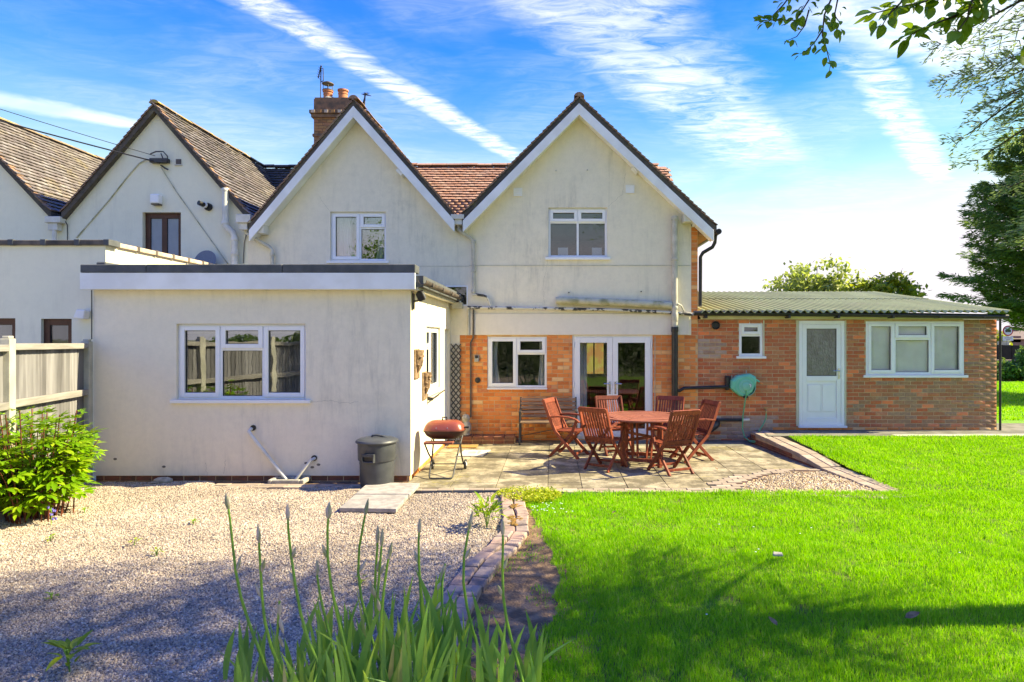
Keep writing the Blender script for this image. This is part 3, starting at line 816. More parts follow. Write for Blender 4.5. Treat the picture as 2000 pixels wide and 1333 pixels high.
# recessed expansion joint shown as a narrow dark groove strip
b = MB(); b.box(-2.60, -1.64, YF - 0.006, YF - 0.001, 3.392, 3.400); b.build('joint_line', M['cream_paint'], house)

# ground-floor brick wall
GL = (-1.28, -0.12, 1.02, 2.02); FD = (0.38, 1.95, 0.02, 2.05)
bw = wall_poly('brick_wall', rect(-1.82, 2.83, -0.2, 2.05), [rect(GL[0], GL[1], GL[2], GL[3]), rect(FD[0], FD[1], FD[2], 2.049)], YF + 0.012, 0.15, M['mortar'], house, reveal=0.10)
sp = brick_spans(-1.82, 2.83, -0.05, 2.05, [GL, (FD[0], FD[1], -0.2, 2.1)], bond='mixed')
brick_field(bw, sp, YF + 0.012, BR['brick'], key=lambda m: -m.translation.z)
# brick quoin strip up the corner beside the render
qs = wall_poly('brick_quoin', rect(2.70, 2.83, 2.05, 4.18), [], YF + 0.012, 0.15, M['mortar'], house)
spq = [(2.705 if r % 2 else 2.705, 2.825, 2.055 + r * 0.075, 2.12 + r * 0.075) for r in range(28)]
brick_field(qs, spq, YF + 0.012, BR['brick'])
# flank and back of the house
b = MB(); b.box(2.69, 2.828, YF + 0.165, 21.4, -0.2, 4.12); b.build('flank_wall', M['brick_brown'], house)
b = MB(); b.box(-6.0, 2.69, 21.2, 21.4, -0.2, 4.3); b.build('rear_wall', M['render'], house)
# render strip next to the extension
b = MB(); b.box(-2.02, -1.821, YF, YF + 0.15, -0.1, 2.049); b.build('render_strip', M['band'], house)

# windows
cw = window(house, *UL, YF, [(UL[0], -3.78, UL[2], UL[3], 'c'), (-3.78, UL[1], 4.15, UL[3], 'c'), (-3.78, UL[1], UL[2], 4.15, 'f')], gm='glass_hi')
curtain_mesh(cw, -4.32, -3.92, 3.3, 4.6, YF + 0.26, M['curtain'], 3, 0.03, seed=1, taper=0.25)
curtain_mesh(cw, -3.26, -3.52, 3.3, 4.6, YF + 0.26, M['curtain'], 3, 0.03, seed=2, taper=0.2)
cw = window(house, *UR, YF, [(UR[0], 0.485, 4.26, UR[3], 'c'), (UR[0], 0.485, UR[2], 4.26, 'f'), (0.485, UR[1], 4.26, UR[3], 'c'), (0.485, UR[1], UR[2], 4.26, 'f')])
for x in (0.20, 0.88):
    b = MB(); b.box(x - 0.10, x + 0.10, YF + 0.30, YF + 0.31, 3.4, 3.80); b.build('card', M['curtain'], cw)
cw = window(house, *GL, YF + 0.012, [(GL[0], -0.71, GL[2], GL[3], 'c'), (-0.71, GL[1], 1.69, GL[3], 'c'), (-0.71, GL[1], GL[2], 1.69, 'f')], setback=0.02, rm=True, sill_over=0.008, sill=0.03)
curtain_mesh(cw, -1.26, -1.05, 0.8, 2.15, YF + 0.26, M['curtain'], 2.5, 0.025, seed=3, taper=0.3)
curtain_mesh(cw, -0.10, -0.30, 0.8, 2.15, YF + 0.26, M['curtain'], 2.5, 0.025, seed=4, taper=0.2)
window(house, *SMALLW, YF, [(SMALLW[0], SMALLW[1], SMALLW[2], SMALLW[3], 'f')], setback=0.0, sill=0, fw=0.03)

# french doors
fd = MB()
y0 = YF + 0.012 + 0.02
ring(fd, FD[0], FD[1], FD[2], FD[3], 0.055, y0, y0 + 0.075)
fdo = fd.build('french_door', M['white'], house, bevel=0.004)
xm = (FD[0] + FD[1]) / 2
for k, (a, c) in enumerate(((FD[0] + 0.045, xm - 0.002), (xm + 0.002, FD[1] - 0.045))):
    s = MB(); ring(s, a, c, FD[2] + 0.045, FD[3] - 0.045, 0.105, y0 - 0.02, y0 + 0.045)
    s.box(a + 0.105, c - 0.105, y0 - 0.018, y0 + 0.043, FD[2] + 0.15, FD[2] + 0.20)
    s.build('door_leaf', M['white'], fdo, bevel=0.005)
    g = MB(); ring(g, a + 0.1045, c - 0.1045, FD[2] + 0.1995, FD[3] - 0.1495, 0.010, y0 - 0.004, y0 + 0.02); g.build('gasket', M['black'], fdo)
    p = MB(); p.box(a + 0.107, c - 0.107, y0 + 0.008, y0 + 0.014, FD[2] + 0.203, FD[3] - 0.152); p.build('pane', M['glass'], fdo)
    hx = xm + (-0.055 if k == 0 else 0.055); dr = -1 if k == 0 else 1
    h = MB(); h.box(hx - 0.016, hx + 0.016, y0 - 0.028, y0 - 0.019, 0.90, 1.14)
    h.tube([(hx, y0 - 0.028, 1.10), (hx, y0 - 0.07, 1.10), (hx + dr * 0.12, y0 - 0.07, 1.10)], 0.010, 8)
    h.build('handle', M['chrome'], fdo, smooth=40)
    for z in (0.3, 1.08, 1.85):
        hg = MB(); xx = a - 0.022 if k == 0 else c + 0.022
        hg.tube([(xx, y0 - 0.022, z - 0.05), (xx, y0 - 0.022, z + 0.05)], 0.013, 8); hg.build('hinge', M['white'], fdo, smooth=40)
rm_ = room(fdo, FD[0] - 1.3, FD[1] + 0.9, -0.03, 2.4, y0 + 0.125, y0 + 5.2)
# far dining room window; its daylight is a coloured, glowing pane
b = MB(); b.box(0.86, 1.40, y0 + 5.14, y0 + 5.18, 1.0, 1.85); b.build('far_window_glow', M['far_window_glow'], fdo)
b = MB(); ring(b, 0.80, 1.46, 0.94, 1.91, 0.065, y0 + 5.10, y0 + 5.16); b.box(1.11, 1.15, y0 + 5.11, y0 + 5.15, 1.0, 1.85); b.build('far_window_frame', M['white'], fdo)
curtain_mesh(fdo, FD[0] + 0.08, FD[0] + 0.30, 0.02, 2.1, y0 + 0.25, M['curtain'], 2.5, 0.03, seed=6)

# roofs of the two gables (run back into the main roof) and bargeboards
def gable_roof(A, Al, Ar, yb):
    mb = MB(); t = 0.085
    for B in (Al, Ar):
        poly = [A, (A[0], A[1] - t * 1.4), (B[0], B[1] - t * 1.4), B]
        if B[0] > A[0]: poly = poly
        else: poly = poly[::-1]
        mb.prism(poly, VY_ + 0.03, yb)
    return mb
roof = MB()
g1 = gable_roof(A1, A1l, A1r, 17.0); g2 = gable_roof(A2, A2l, A2r, 17.0)
roof.add(g1.v, g1.f); roof.add(g2.v, g2.f)
RZ, RY = 6.52, 17.0
# main roof, ridge along x
e = 4.2
roof.add([(-6.0, RY - e, RZ - e), (3.05, RY - e, RZ - e), (3.05, RY, RZ), (-6.0, RY, RZ), (3.05, RY + 4.7, RZ - 4.7 * 0.5), (-6.0, RY + 4.7, RZ - 4.7 * 0.5)], [(0, 1, 2, 3), (3, 2, 4, 5)])
roof_o = roof.build('roof', M['tile_dark'], house)
for A, B in ((A1, A1l), (A1, A1r), (A2, A2l), (A2, A2r)):
    verge_line(roof_o, TL['verge'], B, A, VY_)
for A in (A1, A2):
    ridge_line(roof_o, RD['verge'], (A[0], VY_ + 0.0, A[1] + 0.03), (A[0], 17.0, A[1] + 0.03))
q = math.sqrt(0.5)
def in_main(u, s):
    x = -6.0 + u; y = RY - e + s * q
    if y > RY - 0.05: return False
    if -3.75 < x < -0.7 and y > 14.6: return True
    if 2.2 < x < 3.02 and y > 14.6: return True
    return False
tile_slope(roof_o, TL['tile_red'], (-6.0, RY - e, RZ - e), (1, 0, 0), (0, q, q), (0, -q, q), in_main, gauge=0.118, wd=0.17, U=(0, 9.1), S=(0, 5.9), stuff='tiling', key=lambda m: -m.translation.z)
ridge_line(roof_o, RD['tile_red'], (-5.2, RY, RZ + 0.06), (3.05, RY, RZ + 0.06))
# bargeboards: a board parallel to each roof edge, with soffit behind
def barge(A, B, w0=0.125, w1=0.345, foot=None):
    mb = MB()
    poly = [(A[0], A[1] - w0), (A[0], A[1] - w1), (B[0], B[1] - w1), (B[0], B[1] - w0)]
    if B[0] < A[0]: poly = poly[::-1]
    poly = poly if B[0] > A[0] else poly
    mb.prism(poly, VY_ + 0.005, VY_ + 0.04)
    o = mb.build('bargeboard', M['barge'], house, bevel=0.004)
    sf = MB()
    poly = [(A[0], A[1] - w1 + 0.05), (A[0], A[1] - w1 + 0.035), (B[0], B[1] - w1 + 0.035), (B[0], B[1] - w1 + 0.05)]
    if B[0] < A[0]: poly = poly[::-1]
    sf.prism(poly, VY_ + 0.041, YF - 0.003); sf.build('soffit', M['barge'], house)
    # shaped drip under the soffit edge
    return o
barge(A1, (A1l[0] + 0.02, A1l[1])); barge(A1, (A1r[0] - 0.06, A1r[1] + 0.05)); barge(A2, A2l); barge(A2, (A2r[0] + 0.0, A2r[1]))
b = MB(); b.box(A1r[0] - 0.42, A1r[0] - 0.30, VY_ + 0.045, YF - 0.002, 4.16, 4.33); b.build('eaves_box', M['barge'], house, bevel=0.01)
b = MB(); b.box(A1r[0] - 0.62, A1r[0] - 0.45, VY_ + 0.05, YF - 0.002, 4.22, 4.40) ; b.build('eaves_block', M['flue'], house, bevel=0.012)
b = MB(); b.box(A2l[0] + 0.12, A2l[0] + 0.26, VY_ + 0.05, YF - 0.002, 4.00, 4.18); b.build('eaves_block', M['flue'], house, bevel=0.012)
for px, py, sgn in ((600, 340, 1), (787, 336, -1), (1021, 331, 1), (1240, 329, -1)):
    x, z = (px - VX) / 100, H + (VY - py) / 100 - 0.05
    m = T(x, 0, z) @ Matrix.Rotation(sgn * R(-45 + 0), 4, 'Y')
    b = MB(); b.box(-0.075, 0.075, VY_ + 0.06, YF - 0.001, -0.05, 0.05, m); b.build('purlin_end', M['barge'], house, bevel=0.01)

# vent plates, stub bolts, hoppers and pipes
for px, py, louv in ((1011.5, 376, True), (1230.5, 370, False)):
    x, z = (px - VX) / 100, H + (VY - py) / 100
    b = MB(); ring(b, x - 0.085, x + 0.085, z - 0.08, z + 0.08, 0.016, YF - 0.022, YF - 0.001)
    b.box(x - 0.07, x + 0.07, YF - 0.012, YF - 0.001, z - 0.065, z + 0.065)
    if louv:
        for k in range(3): b.box(x - 0.069, x + 0.069, YF - 0.02, YF - 0.012, z - 0.05 + k * 0.042, z - 0.03 + k * 0.042)
    b.build('vent_plate', M['white'], house, bevel=0.003)
for px, py in ((1086, 334), (1147, 333), (1111, 572), (1252, 570)):
    x, z = (px - VX) / 100, H + (VY - py) / 100
    b = MB(); b.tube([(x, YF - 0.03, z), (x, YF, z)], 0.013, 8); b.build('stub_bolt', M['cream_paint'] if py < 400 else M['black'], house)
def pipe(name, pts, r, mat, parent=house, n=12):
    b = MB(); b.tube(pts, r, n); return b.build(name, M[mat], parent, smooth=50)
def collar(x, y, z, r, mat, parent=house, h=0.06):
    b = MB(); b.lathe([(r, -h / 2), (r + 0.004, -h / 2 + 0.008), (r + 0.004, h / 2 - 0.008), (r, h / 2)], (x, y, z), 14); b.build('pipe_collar', M[mat], parent, smooth=50)
# valley hopper and downpipe between the gables
b = MB(); b.box(-1.95, -1.70, VY_ + 0.02, YF - 0.002, 4.27, 4.36); b.box(-1.92, -1.74, VY_ + 0.06, YF - 0.01, 4.17, 4.268); b.build('valley_hopper', M['flue'], house, bevel=0.008)
pipe('downpipe', [(-1.83, 12.38, 4.18), (-1.83, 12.38, 4.10), (-1.78, 12.39, 4.05), (-1.60, 12.42, 3.93), (-1.55, 12.43, 3.87), (-1.545, 12.44, 3.4), (-1.545, 12.44, 2.85)], 0.034, 'cream_paint')
for z in (3.86, 3.3, 2.9): collar(-1.545, 12.44, z, 0.040, 'cream_paint')
pipe('waste_elbow', [(-1.56, 12.43, 2.83), (-1.50, 12.43, 2.84), (-1.36, 12.43, 2.82), (-1.29, 12.43, 2.80), (-1.24, 12.43, 2.72), (-1.20, 12.43, 2.58)], 0.024, 'peeling')
pipe('overflow_pipe', [(-1.66, 12.42, 2.585), (-0.6, 12.42, 2.572), (1.0, 12.42, 2.545), (2.10, 12.42, 2.50), (2.72, 12.42, 2.45)], 0.030, 'peeling')
pipe('duct_pipe', [(0.06, 12.41, 2.72), (0.12, 12.41, 2.725), (1.2, 12.41, 2.685), (2.30, 12.41, 2.63)], 0.072, 'mossy', n=18)
pipe('soil_pipe', [(2.36, 12.40, 4.32), (2.36, 12.40, 3.0), (2.36, 12.40, 2.20)], 0.058, 'cream_paint', n=18)
pipe('soil_pipe', [(2.36, 12.40, 2.20), (2.36, 12.40, -0.05)], 0.062, 'black', n=18)
collar(2.36, 12.40, 4.31, 0.066, 'cream_paint', h=0.08); collar(2.36, 12.40, 3.52, 0.064, 'cream_paint'); collar(2.36, 12.40, 2.40, 0.064, 'cream_paint', h=0.16)
collar(2.36, 12.40, 2.58, 0.066, 'cream_paint'); collar(2.36, 12.40, 2.16, 0.066, 'black', h=0.1)
pipe('overflow_spur', [(2.40, 12.36, 2.66), (2.48, 12.38, 2.62), (2.54, 12.42, 2.52), (2.52, 12.45, 2.45)], 0.016, 'cream_paint')
pipe('supply_pipe', [(-1.545, 12.44, 2.55), (-1.55, 12.45, 2.0), (-1.60, 12.45, 1.9), (-1.60, 12.45, 0.45)], 0.017, 'dark_gutter')
pipe('waste_pipe', [(2.36, 12.42, 0.97), (2.46, 12.42, 0.97), (2.54, 12.42, 1.02), (3.40, 12.42, 1.05)], 0.032, 'black')
pipe('lightning_strip', [(1.99, 12.49, 2.02), (1.985, 12.49, 0.2)], 0.006, 'cream_paint')
# neighbour-side hopper on the left gable and its pipe
b = MB(); b.box(-6.06, -5.78, VY_ + 0.02, YF - 0.01, 4.20, 4.36); b.box(-6.01, -5.86, VY_ + 0.06, YF - 0.02, 4.07, 4.198); b.build('gutter_hopper', M['flue'], house, bevel=0.01)
pipe('downpipe', [(-5.92, 12.36, 4.10), (-5.92, 12.37, 4.03), (-5.86, 12.38, 3.97), (-5.50, 12.42, 3.76), (-5.45, 12.43, 3.70), (-5.45, 12.43, 3.2), (-5.46, 12.43, 2.4)], 0.036, 'cream_paint')
collar(-5.45, 12.43, 3.62, 0.042, 'cream_paint')
# right eave gutter and black downpipe
pipe('eaves_gutter', [(3.17, VY_ + 0.02, 4.03), (3.17, 21.4, 4.03)], 0.055, 'black')
pipe('downpipe', [(3.15, 12.40, 3.98), (3.14, 12.42, 3.84), (3.10, 12.44, 3.76), (2.93, 12.50, 3.66), (2.885, 12.52, 3.58), (2.88, 12.52, 2.62)], 0.036, 'black')
b = MB(); b.prism([(2.84, 4.0), (3.14, 4.0), (3.14, 4.07), (2.84, 4.16)], YF + 0.02, 21.2); b.build('soffit', M['brick_brown'], house)

# chimney shared on the party wall
ch = MB(); CY = 16.3
cx0, cx1 = X(613, CY), X(690, CY) + 0.12
ch.box(cx0, cx1, CY, CY + 0.75, 5.6, 8.05)
cho = ch.build('chimney', M['chimney_crown'], house)
spc = [s for s in brick_spans(cx0, cx1, 6.2, 7.9, [])]
brick_field(cho, spc, CY, BR['brick_chimney'])
spl = brick_spans(CY, CY + 0.75, 6.2, 7.9, [])
b = MB(); b.box(cx0 - 0.055, cx1 + 0.055, CY - 0.055, CY + 0.805, 7.60, 7.69); b.box(cx0 - 0.09, cx1 + 0.09, CY - 0.09, CY + 0.84, 7.692, 7.78); b.box(cx0 - 0.03, cx1 + 0.03, CY - 0.03, CY + 0.78, 7.12, 7.19)
b.build('corbel', M['chimney_crown'], cho, bevel=0.008)
for k in range(7):
    xx = cx0 - 0.04 + k * 0.17
    b = MB(); b.box(xx, xx + 0.09, CY - 0.105, CY - 0.088, 7.70, 7.775); b.build('dentil', M['coping_pale'] if k % 2 == 0 else M['brick_chimney'], cho)
b = MB(); b.box(cx0 + 0.0, cx1, CY - 0.008, CY - 0.002, 7.80, 8.08); b.box(cx0 + 0.02, cx1 - 0.02, CY, CY + 0.73, 8.06, 8.12); b.build('chimney_cap', M['chimney_crown'], cho, bevel=0.01)
def pot(x, y, z, r, h, mat='terracotta'):
    b = MB(); b.lathe([(r * 1.05, 0), (r, h * 0.1), (r * 0.95, h * 0.62), (r * 1.04, h * 0.64), (r * 1.04, h * 0.70), (r * 0.96, h * 0.72), (r * 0.98, h * 0.86), (r * 1.15, h * 0.88), (r * 1.15, h), (r * 0.9, h), (r * 0.88, h * 0.8)], (x, y, z), 20)
    return b.build('chimney_pot', M[mat], cho, smooth=35)
pot(X(640.5, CY + 0.35), CY + 0.35, 8.12, 0.115, 0.30); pot(X(670, CY + 0.35), CY + 0.35, 8.12, 0.12, 0.32)
b = MB(); px_ = X(640.5, CY + 0.35)
b.lathe([(0.14, 8.42), (0.14, 8.44), (0.10, 8.44)], (px_, CY + 0.35, 0), 18)
for k in range(4):
    a = k * math.pi / 2 + 0.4
    b.tube([(px_ + 0.115 * math.cos(a), CY + 0.35 + 0.115 * math.sin(a), 8.43), (px_ + 0.115 * math.cos(a), CY + 0.35 + 0.115 * math.sin(a), 8.60)], 0.008, 6)
b.lathe([(0.15, 8.59), (0.15, 8.61), (0.06, 8.655)], (px_, CY + 0.35, 0), 18)
b.build('cowl', M['dark_gutter'], cho, smooth=35)
b = MB(); b.lathe([(0.19, 8.10), (0.16, 8.20), (0.12, 8.23)], (px_ + 0.06, CY + 0.33, 0), 18); b.build('flaunching', M['stone_pale'], cho, smooth=40)

# brick step along the foot of the wall
step = MB(); step.box(-1.72, -0.72, 12.05, YF - 0.002, -0.02, 0.10)
sto = step.build('brick_step', M['mortar'], house)
STEP_ME = chamfer_box('brick', 0.215, 0.1025, 0.065, 0.006, M['brick_dark'], 'z')
ms = []
for c in range(5):
    for r in range(2): ms.append(T(-1.62 + c * 0.20 , 12.04 + 0.05, 0.035 + r * 0.072) @ Matrix.Diagonal((0.88, 1, 0.95, 1)))
    ms.append(T(-1.62 + c * 0.20, 12.2, 0.107) @ Matrix.Diagonal((0.88, 1, 0.95, 1))); ms.append(T(-1.62 + c * 0.20, 12.31, 0.107) @ Matrix.Diagonal((0.88, 1, 0.95, 1)))
pieces(sto, 'brick', STEP_ME, ms)

# ================================================================== EXTENSION
YE = 9.0
ext = empty('extension', (-4.2, YE, 0), 'flat roofed beige rendered extension with white fascia and three part window', 'extension')
EW = (-5.295, -3.475, 1.13, 2.195)
wall_poly('wall', rect(-6.46, -2.0, 0.06, 2.70), [rect(*EW)], YE, 0.15, M['render_ext'], ext)
b = MB(); b.box(-6.44, -2.02, YE + 0.02, YE + 0.15, -0.15, 0.059); pl = b.build('plinth', M['mortar'], ext)
brick_field(pl, brick_spans(-6.44, -2.02, -0.095, 0.055, []), YE + 0.02, BR['brick_dark'])
MS = Matrix(((0, -1, 0, 0), (1, 0, 0, 0), (0, 0, 1, 0), (0, 0, 0, 1)))   # local wall (faces -y) turned to face +x
XS = -2.0
SW = (10.12, 11.35, 1.12, 2.18); SD = (11.80, 12.38, 0.08, 2.16)
wall_poly('side_wall', rect(YE + 0.1505, 12.499, 0.06, 2.70), [rect(*SW), rect(*SD)], -XS, 0.149, M['render'], ext, M_=MS)
b = MB(); b.box(YE + 0.15, 12.48, -XS + 0.02, -XS + 0.15, -0.15, 0.059); pl2 = b.build('plinth', M['mortar'], ext, M_=MS)
brick_field(pl2, brick_spans(YE + 0.16, 12.4, -0.095, 0.055, []), -XS + 0.02, BR['brick'], M_=MS)
b = MB(); b.box(-6.46, -6.31, YE + 0.151, 12.4, -0.1, 2.7); b.build('far_side_wall', M['render_ext'], ext)
cw = window(ext, *EW, YE, [(EW[0], -4.695, EW[2], EW[3], 'c'), (-4.695, -4.09, 1.84, EW[3], 'c'), (-4.695, -4.09, EW[2], 1.84, 'f'), (-4.09, EW[1], EW[2], EW[3], 'c')], gm='glass_hi', sill_over=0.07)
# kitchen blind rail seen at the top of the panes
b = MB(); b.box(EW[0], EW[1], YE + 0.22, YE + 0.25, 2.06, 2.11); b.build('blind_rail', M['cream_paint'], cw)
window(ext, *SW, -XS, [(SW[0], 10.60, 1.83, SW[3], 'c'), (SW[0], 10.60, SW[2], 1.83, 'f'), (10.60, SW[1], SW[2], SW[3], 'c')], M_=MS, sill_over=0.04)
# side door in its reveal
dfr = MB(); ring(dfr, SD[0], SD[1], SD[2], SD[3], 0.06, -XS + 0.06, -XS + 0.13)
sdo = dfr.build('side_door', M['white'], ext, M_=MS, bevel=0.004)
b = MB(); b.box(SD[0] + 0.055, SD[1] - 0.055, -XS + 0.075, -XS + 0.115, SD[2] + 0.05, SD[3] - 0.055); b.build('door_leaf', M['white'], sdo, M_=MS)
b = MB(); b.box(SD[0] + 0.18, SD[1] - 0.18, -XS + 0.068, -XS + 0.0745, SD[2] + 1.0, SD[3] - 0.2); b.build('pane', M['frosted'], sdo, M_=MS)
# black bar in place of the sill's cast shadow on the side wall
b = MB(); b.tube([(10.20, -XS - 0.07, 1.02), (10.24, -XS - 0.09, 1.035), (11.25, -XS - 0.09, 1.075)], 0.012, 8); b.box(10.17, 10.22, -XS - 0.09, -XS - 0.001, 1.0, 1.05)
b.build('sill_shadow_bar', M['black'], ext, M_=MS)
# flat roof, fascia, felt, gutter
b = MB(); b.box(-6.52, -1.80, YE - 0.11, 12.47, 2.705, 2.86); b.build('roof_deck', M['felt'], ext)
b = MB(); b.box(-6.54, -1.905, YE - 0.155, YE - 0.112, 2.668, 2.898); b.build('fascia', M['barge'], ext, bevel=0.005)
b = MB(); b.box(-6.51, -1.96, YE - 0.111, YE - 0.002, 2.672, 2.69); b.build('soffit', M['barge'], ext)
for k, (a, c) in enumerate(((-6.53, -5.62), (-5.618, -3.74), (-3.738, -1.90))):
    b = MB(); b.box(a, c, YE - 0.165 + 0.002 * k, YE + 0.10, 2.90, 3.012 + 0.002 * k); b.build('felt_upstand', M['felt'], ext, bevel=0.012)
b = MB(); b.box(-6.50, -6.36, YE + 0.1, YE + 0.5, 2.87, 3.08); b.build('flashing', M['felt'], ext, bevel=0.02)
b = MB(); b.box(-6.34, -5.6, YE + 0.30, YE + 0.36, 2.87, 3.06); b.build('flashing', M['flue'], ext, bevel=0.005)
b = MB(); b.box(-1.90, -1.875, YE - 0.10, 12.46, 2.66, 2.78); b.box(-1.999, -1.902, YE - 0.10, 12.46, 2.66, 2.68); b.build('side_fascia', M['cream_paint'], ext)
g = MB(); ga = []
n = 10
for yy in (YE - 0.13, 12.42):
    for rr in (0.062, 0.055):
        for j in range(n + 1):
            a = math.pi + math.pi * j / n
            ga.append((-1.81 + rr * math.cos(a), yy, 2.795 + rr * math.sin(a)))
k = n + 1; fs = []
for j in range(n):
    fs += [(j, j + 1, j + 1 + 2 * k, j + 2 * k), (j + k, j + 3 * k, j + 1 + 3 * k, j + 1 + k), (j, j + k, j + k + 1, j + 1), (j + 2 * k, j + 2 * k + 1, j + 3 * k + 1, j + 3 * k)]
g.add(ga, fs); g.build('gutter', M['dark_gutter'], ext, smooth=50)
for yy in (9.3, 10.2, 11.1, 12.0):
    g = MB(); g.box(-1.885, -1.735, yy, yy + 0.05, 2.725, 2.80); g.build('gutter_bracket', M['dark_gutter'], ext, bevel=0.01)
g = MB(); g.lathe([(0.075, 0), (0.075, 0.06), (0.06, 0.08)], (-1.81, 12.40, 2.71), 12); g.build('gutter_outlet', M['black'], ext, smooth=40)
pipe('gutter_pipe', [(-2.05, 12.36, 2.86), (-1.86, 12.36, 2.86), (-1.81, 12.36, 2.82), (-1.80, 12.36, 2.62)], 0.033, 'steel', ext)
b = MB(); b.box(-1.95, -1.74, 12.30, 12.44, 2.56, 2.68); b.build('gutter_corner', M['cream_paint'], ext, bevel=0.01)
pipe('downpipe', [(-1.64, 12.44, 2.62), (-1.64, 12.44, 2.05)], 0.02, 'cream_paint', ext)
# bare waste pipes that run down into the gully
pipe('waste_pipe', [(X(490, 8.97), 8.99, Z(838, 8.97)), (X(486, 8.93), 8.93, Z(843, 8.93)), (X(492, 8.92), 8.92, Z(852, 8.92)), (X(560, 8.9), 8.89, Z(937, 8.9))], 0.024, 'flue', ext)
pipe('waste_pipe', [(X(614, 8.97), 9.0, Z(896, 8.97)), (X(608, 8.93), 8.93, Z(899, 8.93)), (X(578, 8.9), 8.89, Z(937, 8.9))], 0.022, 'flue', ext)
b = MB()
for px, py in ((495, 836), (614, 895)): b.tube([(X(px, 9), 8.985, Z(py, 9)), (X(px, 9), 9.0, Z(py, 9))], 0.04, 12)
b.build('pipe_hole', M['black'], ext)
pipe('joint_cable', [(-6.475, 8.985, 2.67), (-6.475, 8.985, 1.98), (-6.56, 8.97, 1.96)], 0.007, 'black', ext)

# hairline cracks in the render
def crack(parent, pts, y, seed, r=0.0011):
    rc = random.Random(seed); out_ = []
    for i in range(len(pts) - 1):
        for k in range(7):
            t = k / 7; out_.append((pts[i][0] + (pts[i + 1][0] - pts[i][0]) * t + rc.uniform(-0.012, 0.012), y - 0.0008, pts[i][1] + (pts[i + 1][1] - pts[i][1]) * t + rc.uniform(-0.012, 0.012)))
    out_.append((pts[-1][0], y - 0.0008, pts[-1][1]))
    b = MB(); b.tube(out_, r, 4); b.build('crack', M['crack'], parent)
M['crack'] = pm('crack_brown', (0.20, 0.18, 0.15), (0.14, 0.13, 0.11), 9, 0.95)  # dark brown for crack lines and chips
for i, pp in enumerate(([(600, 786), (640, 783), (672, 788), (700, 785)], [(402, 905), (404, 930)], [(440, 900), (437, 926)])):
    crack(ext, [(X(a, 9.0), Z(c, 9.0)) for a, c in pp], YE, i)
for i, pp in enumerate(([(1187, 405), (1215, 380), (1222, 340)], [(1070, 508), (1060, 560), (1064, 598)], [(755, 512), (770, 560)], [(643, 413), (625, 385)])):
    crack(house, [((a - 1080) / 100, H + (660 - c) / 100) for a, c in pp], YF, 20 + i, 0.0010)
b = MB()
for k, (px, py) in enumerate(((598, 905), (610, 913), (622, 908), (225, 897), (320, 912), (705, 905))):
    b.lathe([(0.001, 0), (0.022, 0.0), (0.018, 0.003), (0.0, 0.004)], (X(px, 9), 9.0 - 0.0005, Z(py, 9)), 7, Matrix.Rotation(R(90), 3, 'X'), 1.3, 0.8)
b.build('chipped_patch', M['crack'], ext)

# ================================================================== BRICK OUTBUILDING
out = empty('outbuilding', (5.7, YF, 0), 'low brick lean-to with olive corrugated roof, white half glazed door and sheeted window', 'outbuilding')
OX0, OX1 = 2.832, 8.68
OW1 = (3.64, 4.10, 1.64, 2.30); OD = (4.81, 5.70, 0.28, 2.33); OW2 = (6.12, 8.04, 1.27, 2.32)
YO = YF + 0.02
ow = wall_poly('brick_wall', rect(OX0, OX1, -0.25, 2.36), [rect(*OW1), rect(*OD), rect(*OW2)], YO, 0.15, M['mortar_out'], out, reveal=0.09)
spans = brick_spans(OX0 + 0.002, OX1 - 0.002, -0.05, 2.36, [OW1, OD, OW2], bond='stretcher')
def zone(s):
    xm_, zm_ = (s[0] + s[1]) / 2, (s[2] + s[3]) / 2
    if 2.85 < xm_ < 3.32 and 1.58 < zm_ < 2.0: return 'brick_pale'
    if 3.0 < xm_ < 4.3 and zm_ < 0.45 and random.random() < 0.75: return 'brick_pale'
    if 0.12 < zm_ < 0.28 and xm_ > 4.4: return 'brick'
    f = (xm_ - 5.2) / 3.0 - (zm_ - 1.0) * 0.35
    return 'brick_brown' if random.random() < f else 'brick_out'
by = {}
for s in spans: by.setdefault(zone(s), []).append(s)
lim = 300; total = sum(len(v) for v in by.values())
for k, v in by.items():
    brick_field(ow, v, YO, BR[k], limit=int(lim * len(v) / total), key=lambda m: (abs(m.translation.x - 5) + abs(m.translation.z - 1.1)), stuff='brickwork')
b = MB(); b.box(OX1 - 0.15, OX1 - 0.004, YO + 0.155, 17.4, -0.2, 2.36); b.build('end_wall', M['brick_brown'], out)
b = MB(); b.box(OX0, OX1 - 0.15, 17.25, 17.4, -0.2, 3.0); b.build('rear_wall', M['brick_brown'], out)
window(out, *OW1, YO, [(OW1[0], OW1[1], 2.05, OW1[3], 'c'), (OW1[0], OW1[1], OW1[2], 2.05, 'f')], setback=0.0, fw=0.05, rdepth=1.2, rtop=0.03)
cw = window(out, *OW2, YO, [(OW2[0], 6.68, OW2[2], OW2[3], 'c'), (6.68, 7.38, 1.98, OW2[3], 'c'), (6.68, 7.38, OW2[2], 1.98, 'f'), (7.38, OW2[1], OW2[2], OW2[3], 'c')], setback=0.0, fw=0.055, sw=0.045, rdepth=1.5, rtop=0.03, gm='glass_low')
for k, (a, c) in enumerate(((OW2[0] - 0.05, 6.78), (6.60, 7.5), (7.33, OW2[1] + 0.05))):
    curtain_mesh(cw, a, c, 1.15, 2.42, YO + 0.062 + 0.008 * k, M['sheet'], 1.2 + 0.4 * k, 0.014, 'dust_sheet', seed=11 + k, taper=0.06)
d = MB(); ring(d, OD[0], OD[1], OD[2], OD[3], 0.065, YO - 0.012, YO + 0.06); od = d.build('door', M['white'], out, bevel=0.004)
d = MB(); a, c = OD[0] + 0.068, OD[1] - 0.068; z0, z1 = OD[2] + 0.06, OD[3] - 0.068
ring(d, a, c, z0, z1, 0.085, YO - 0.005, YO + 0.045)
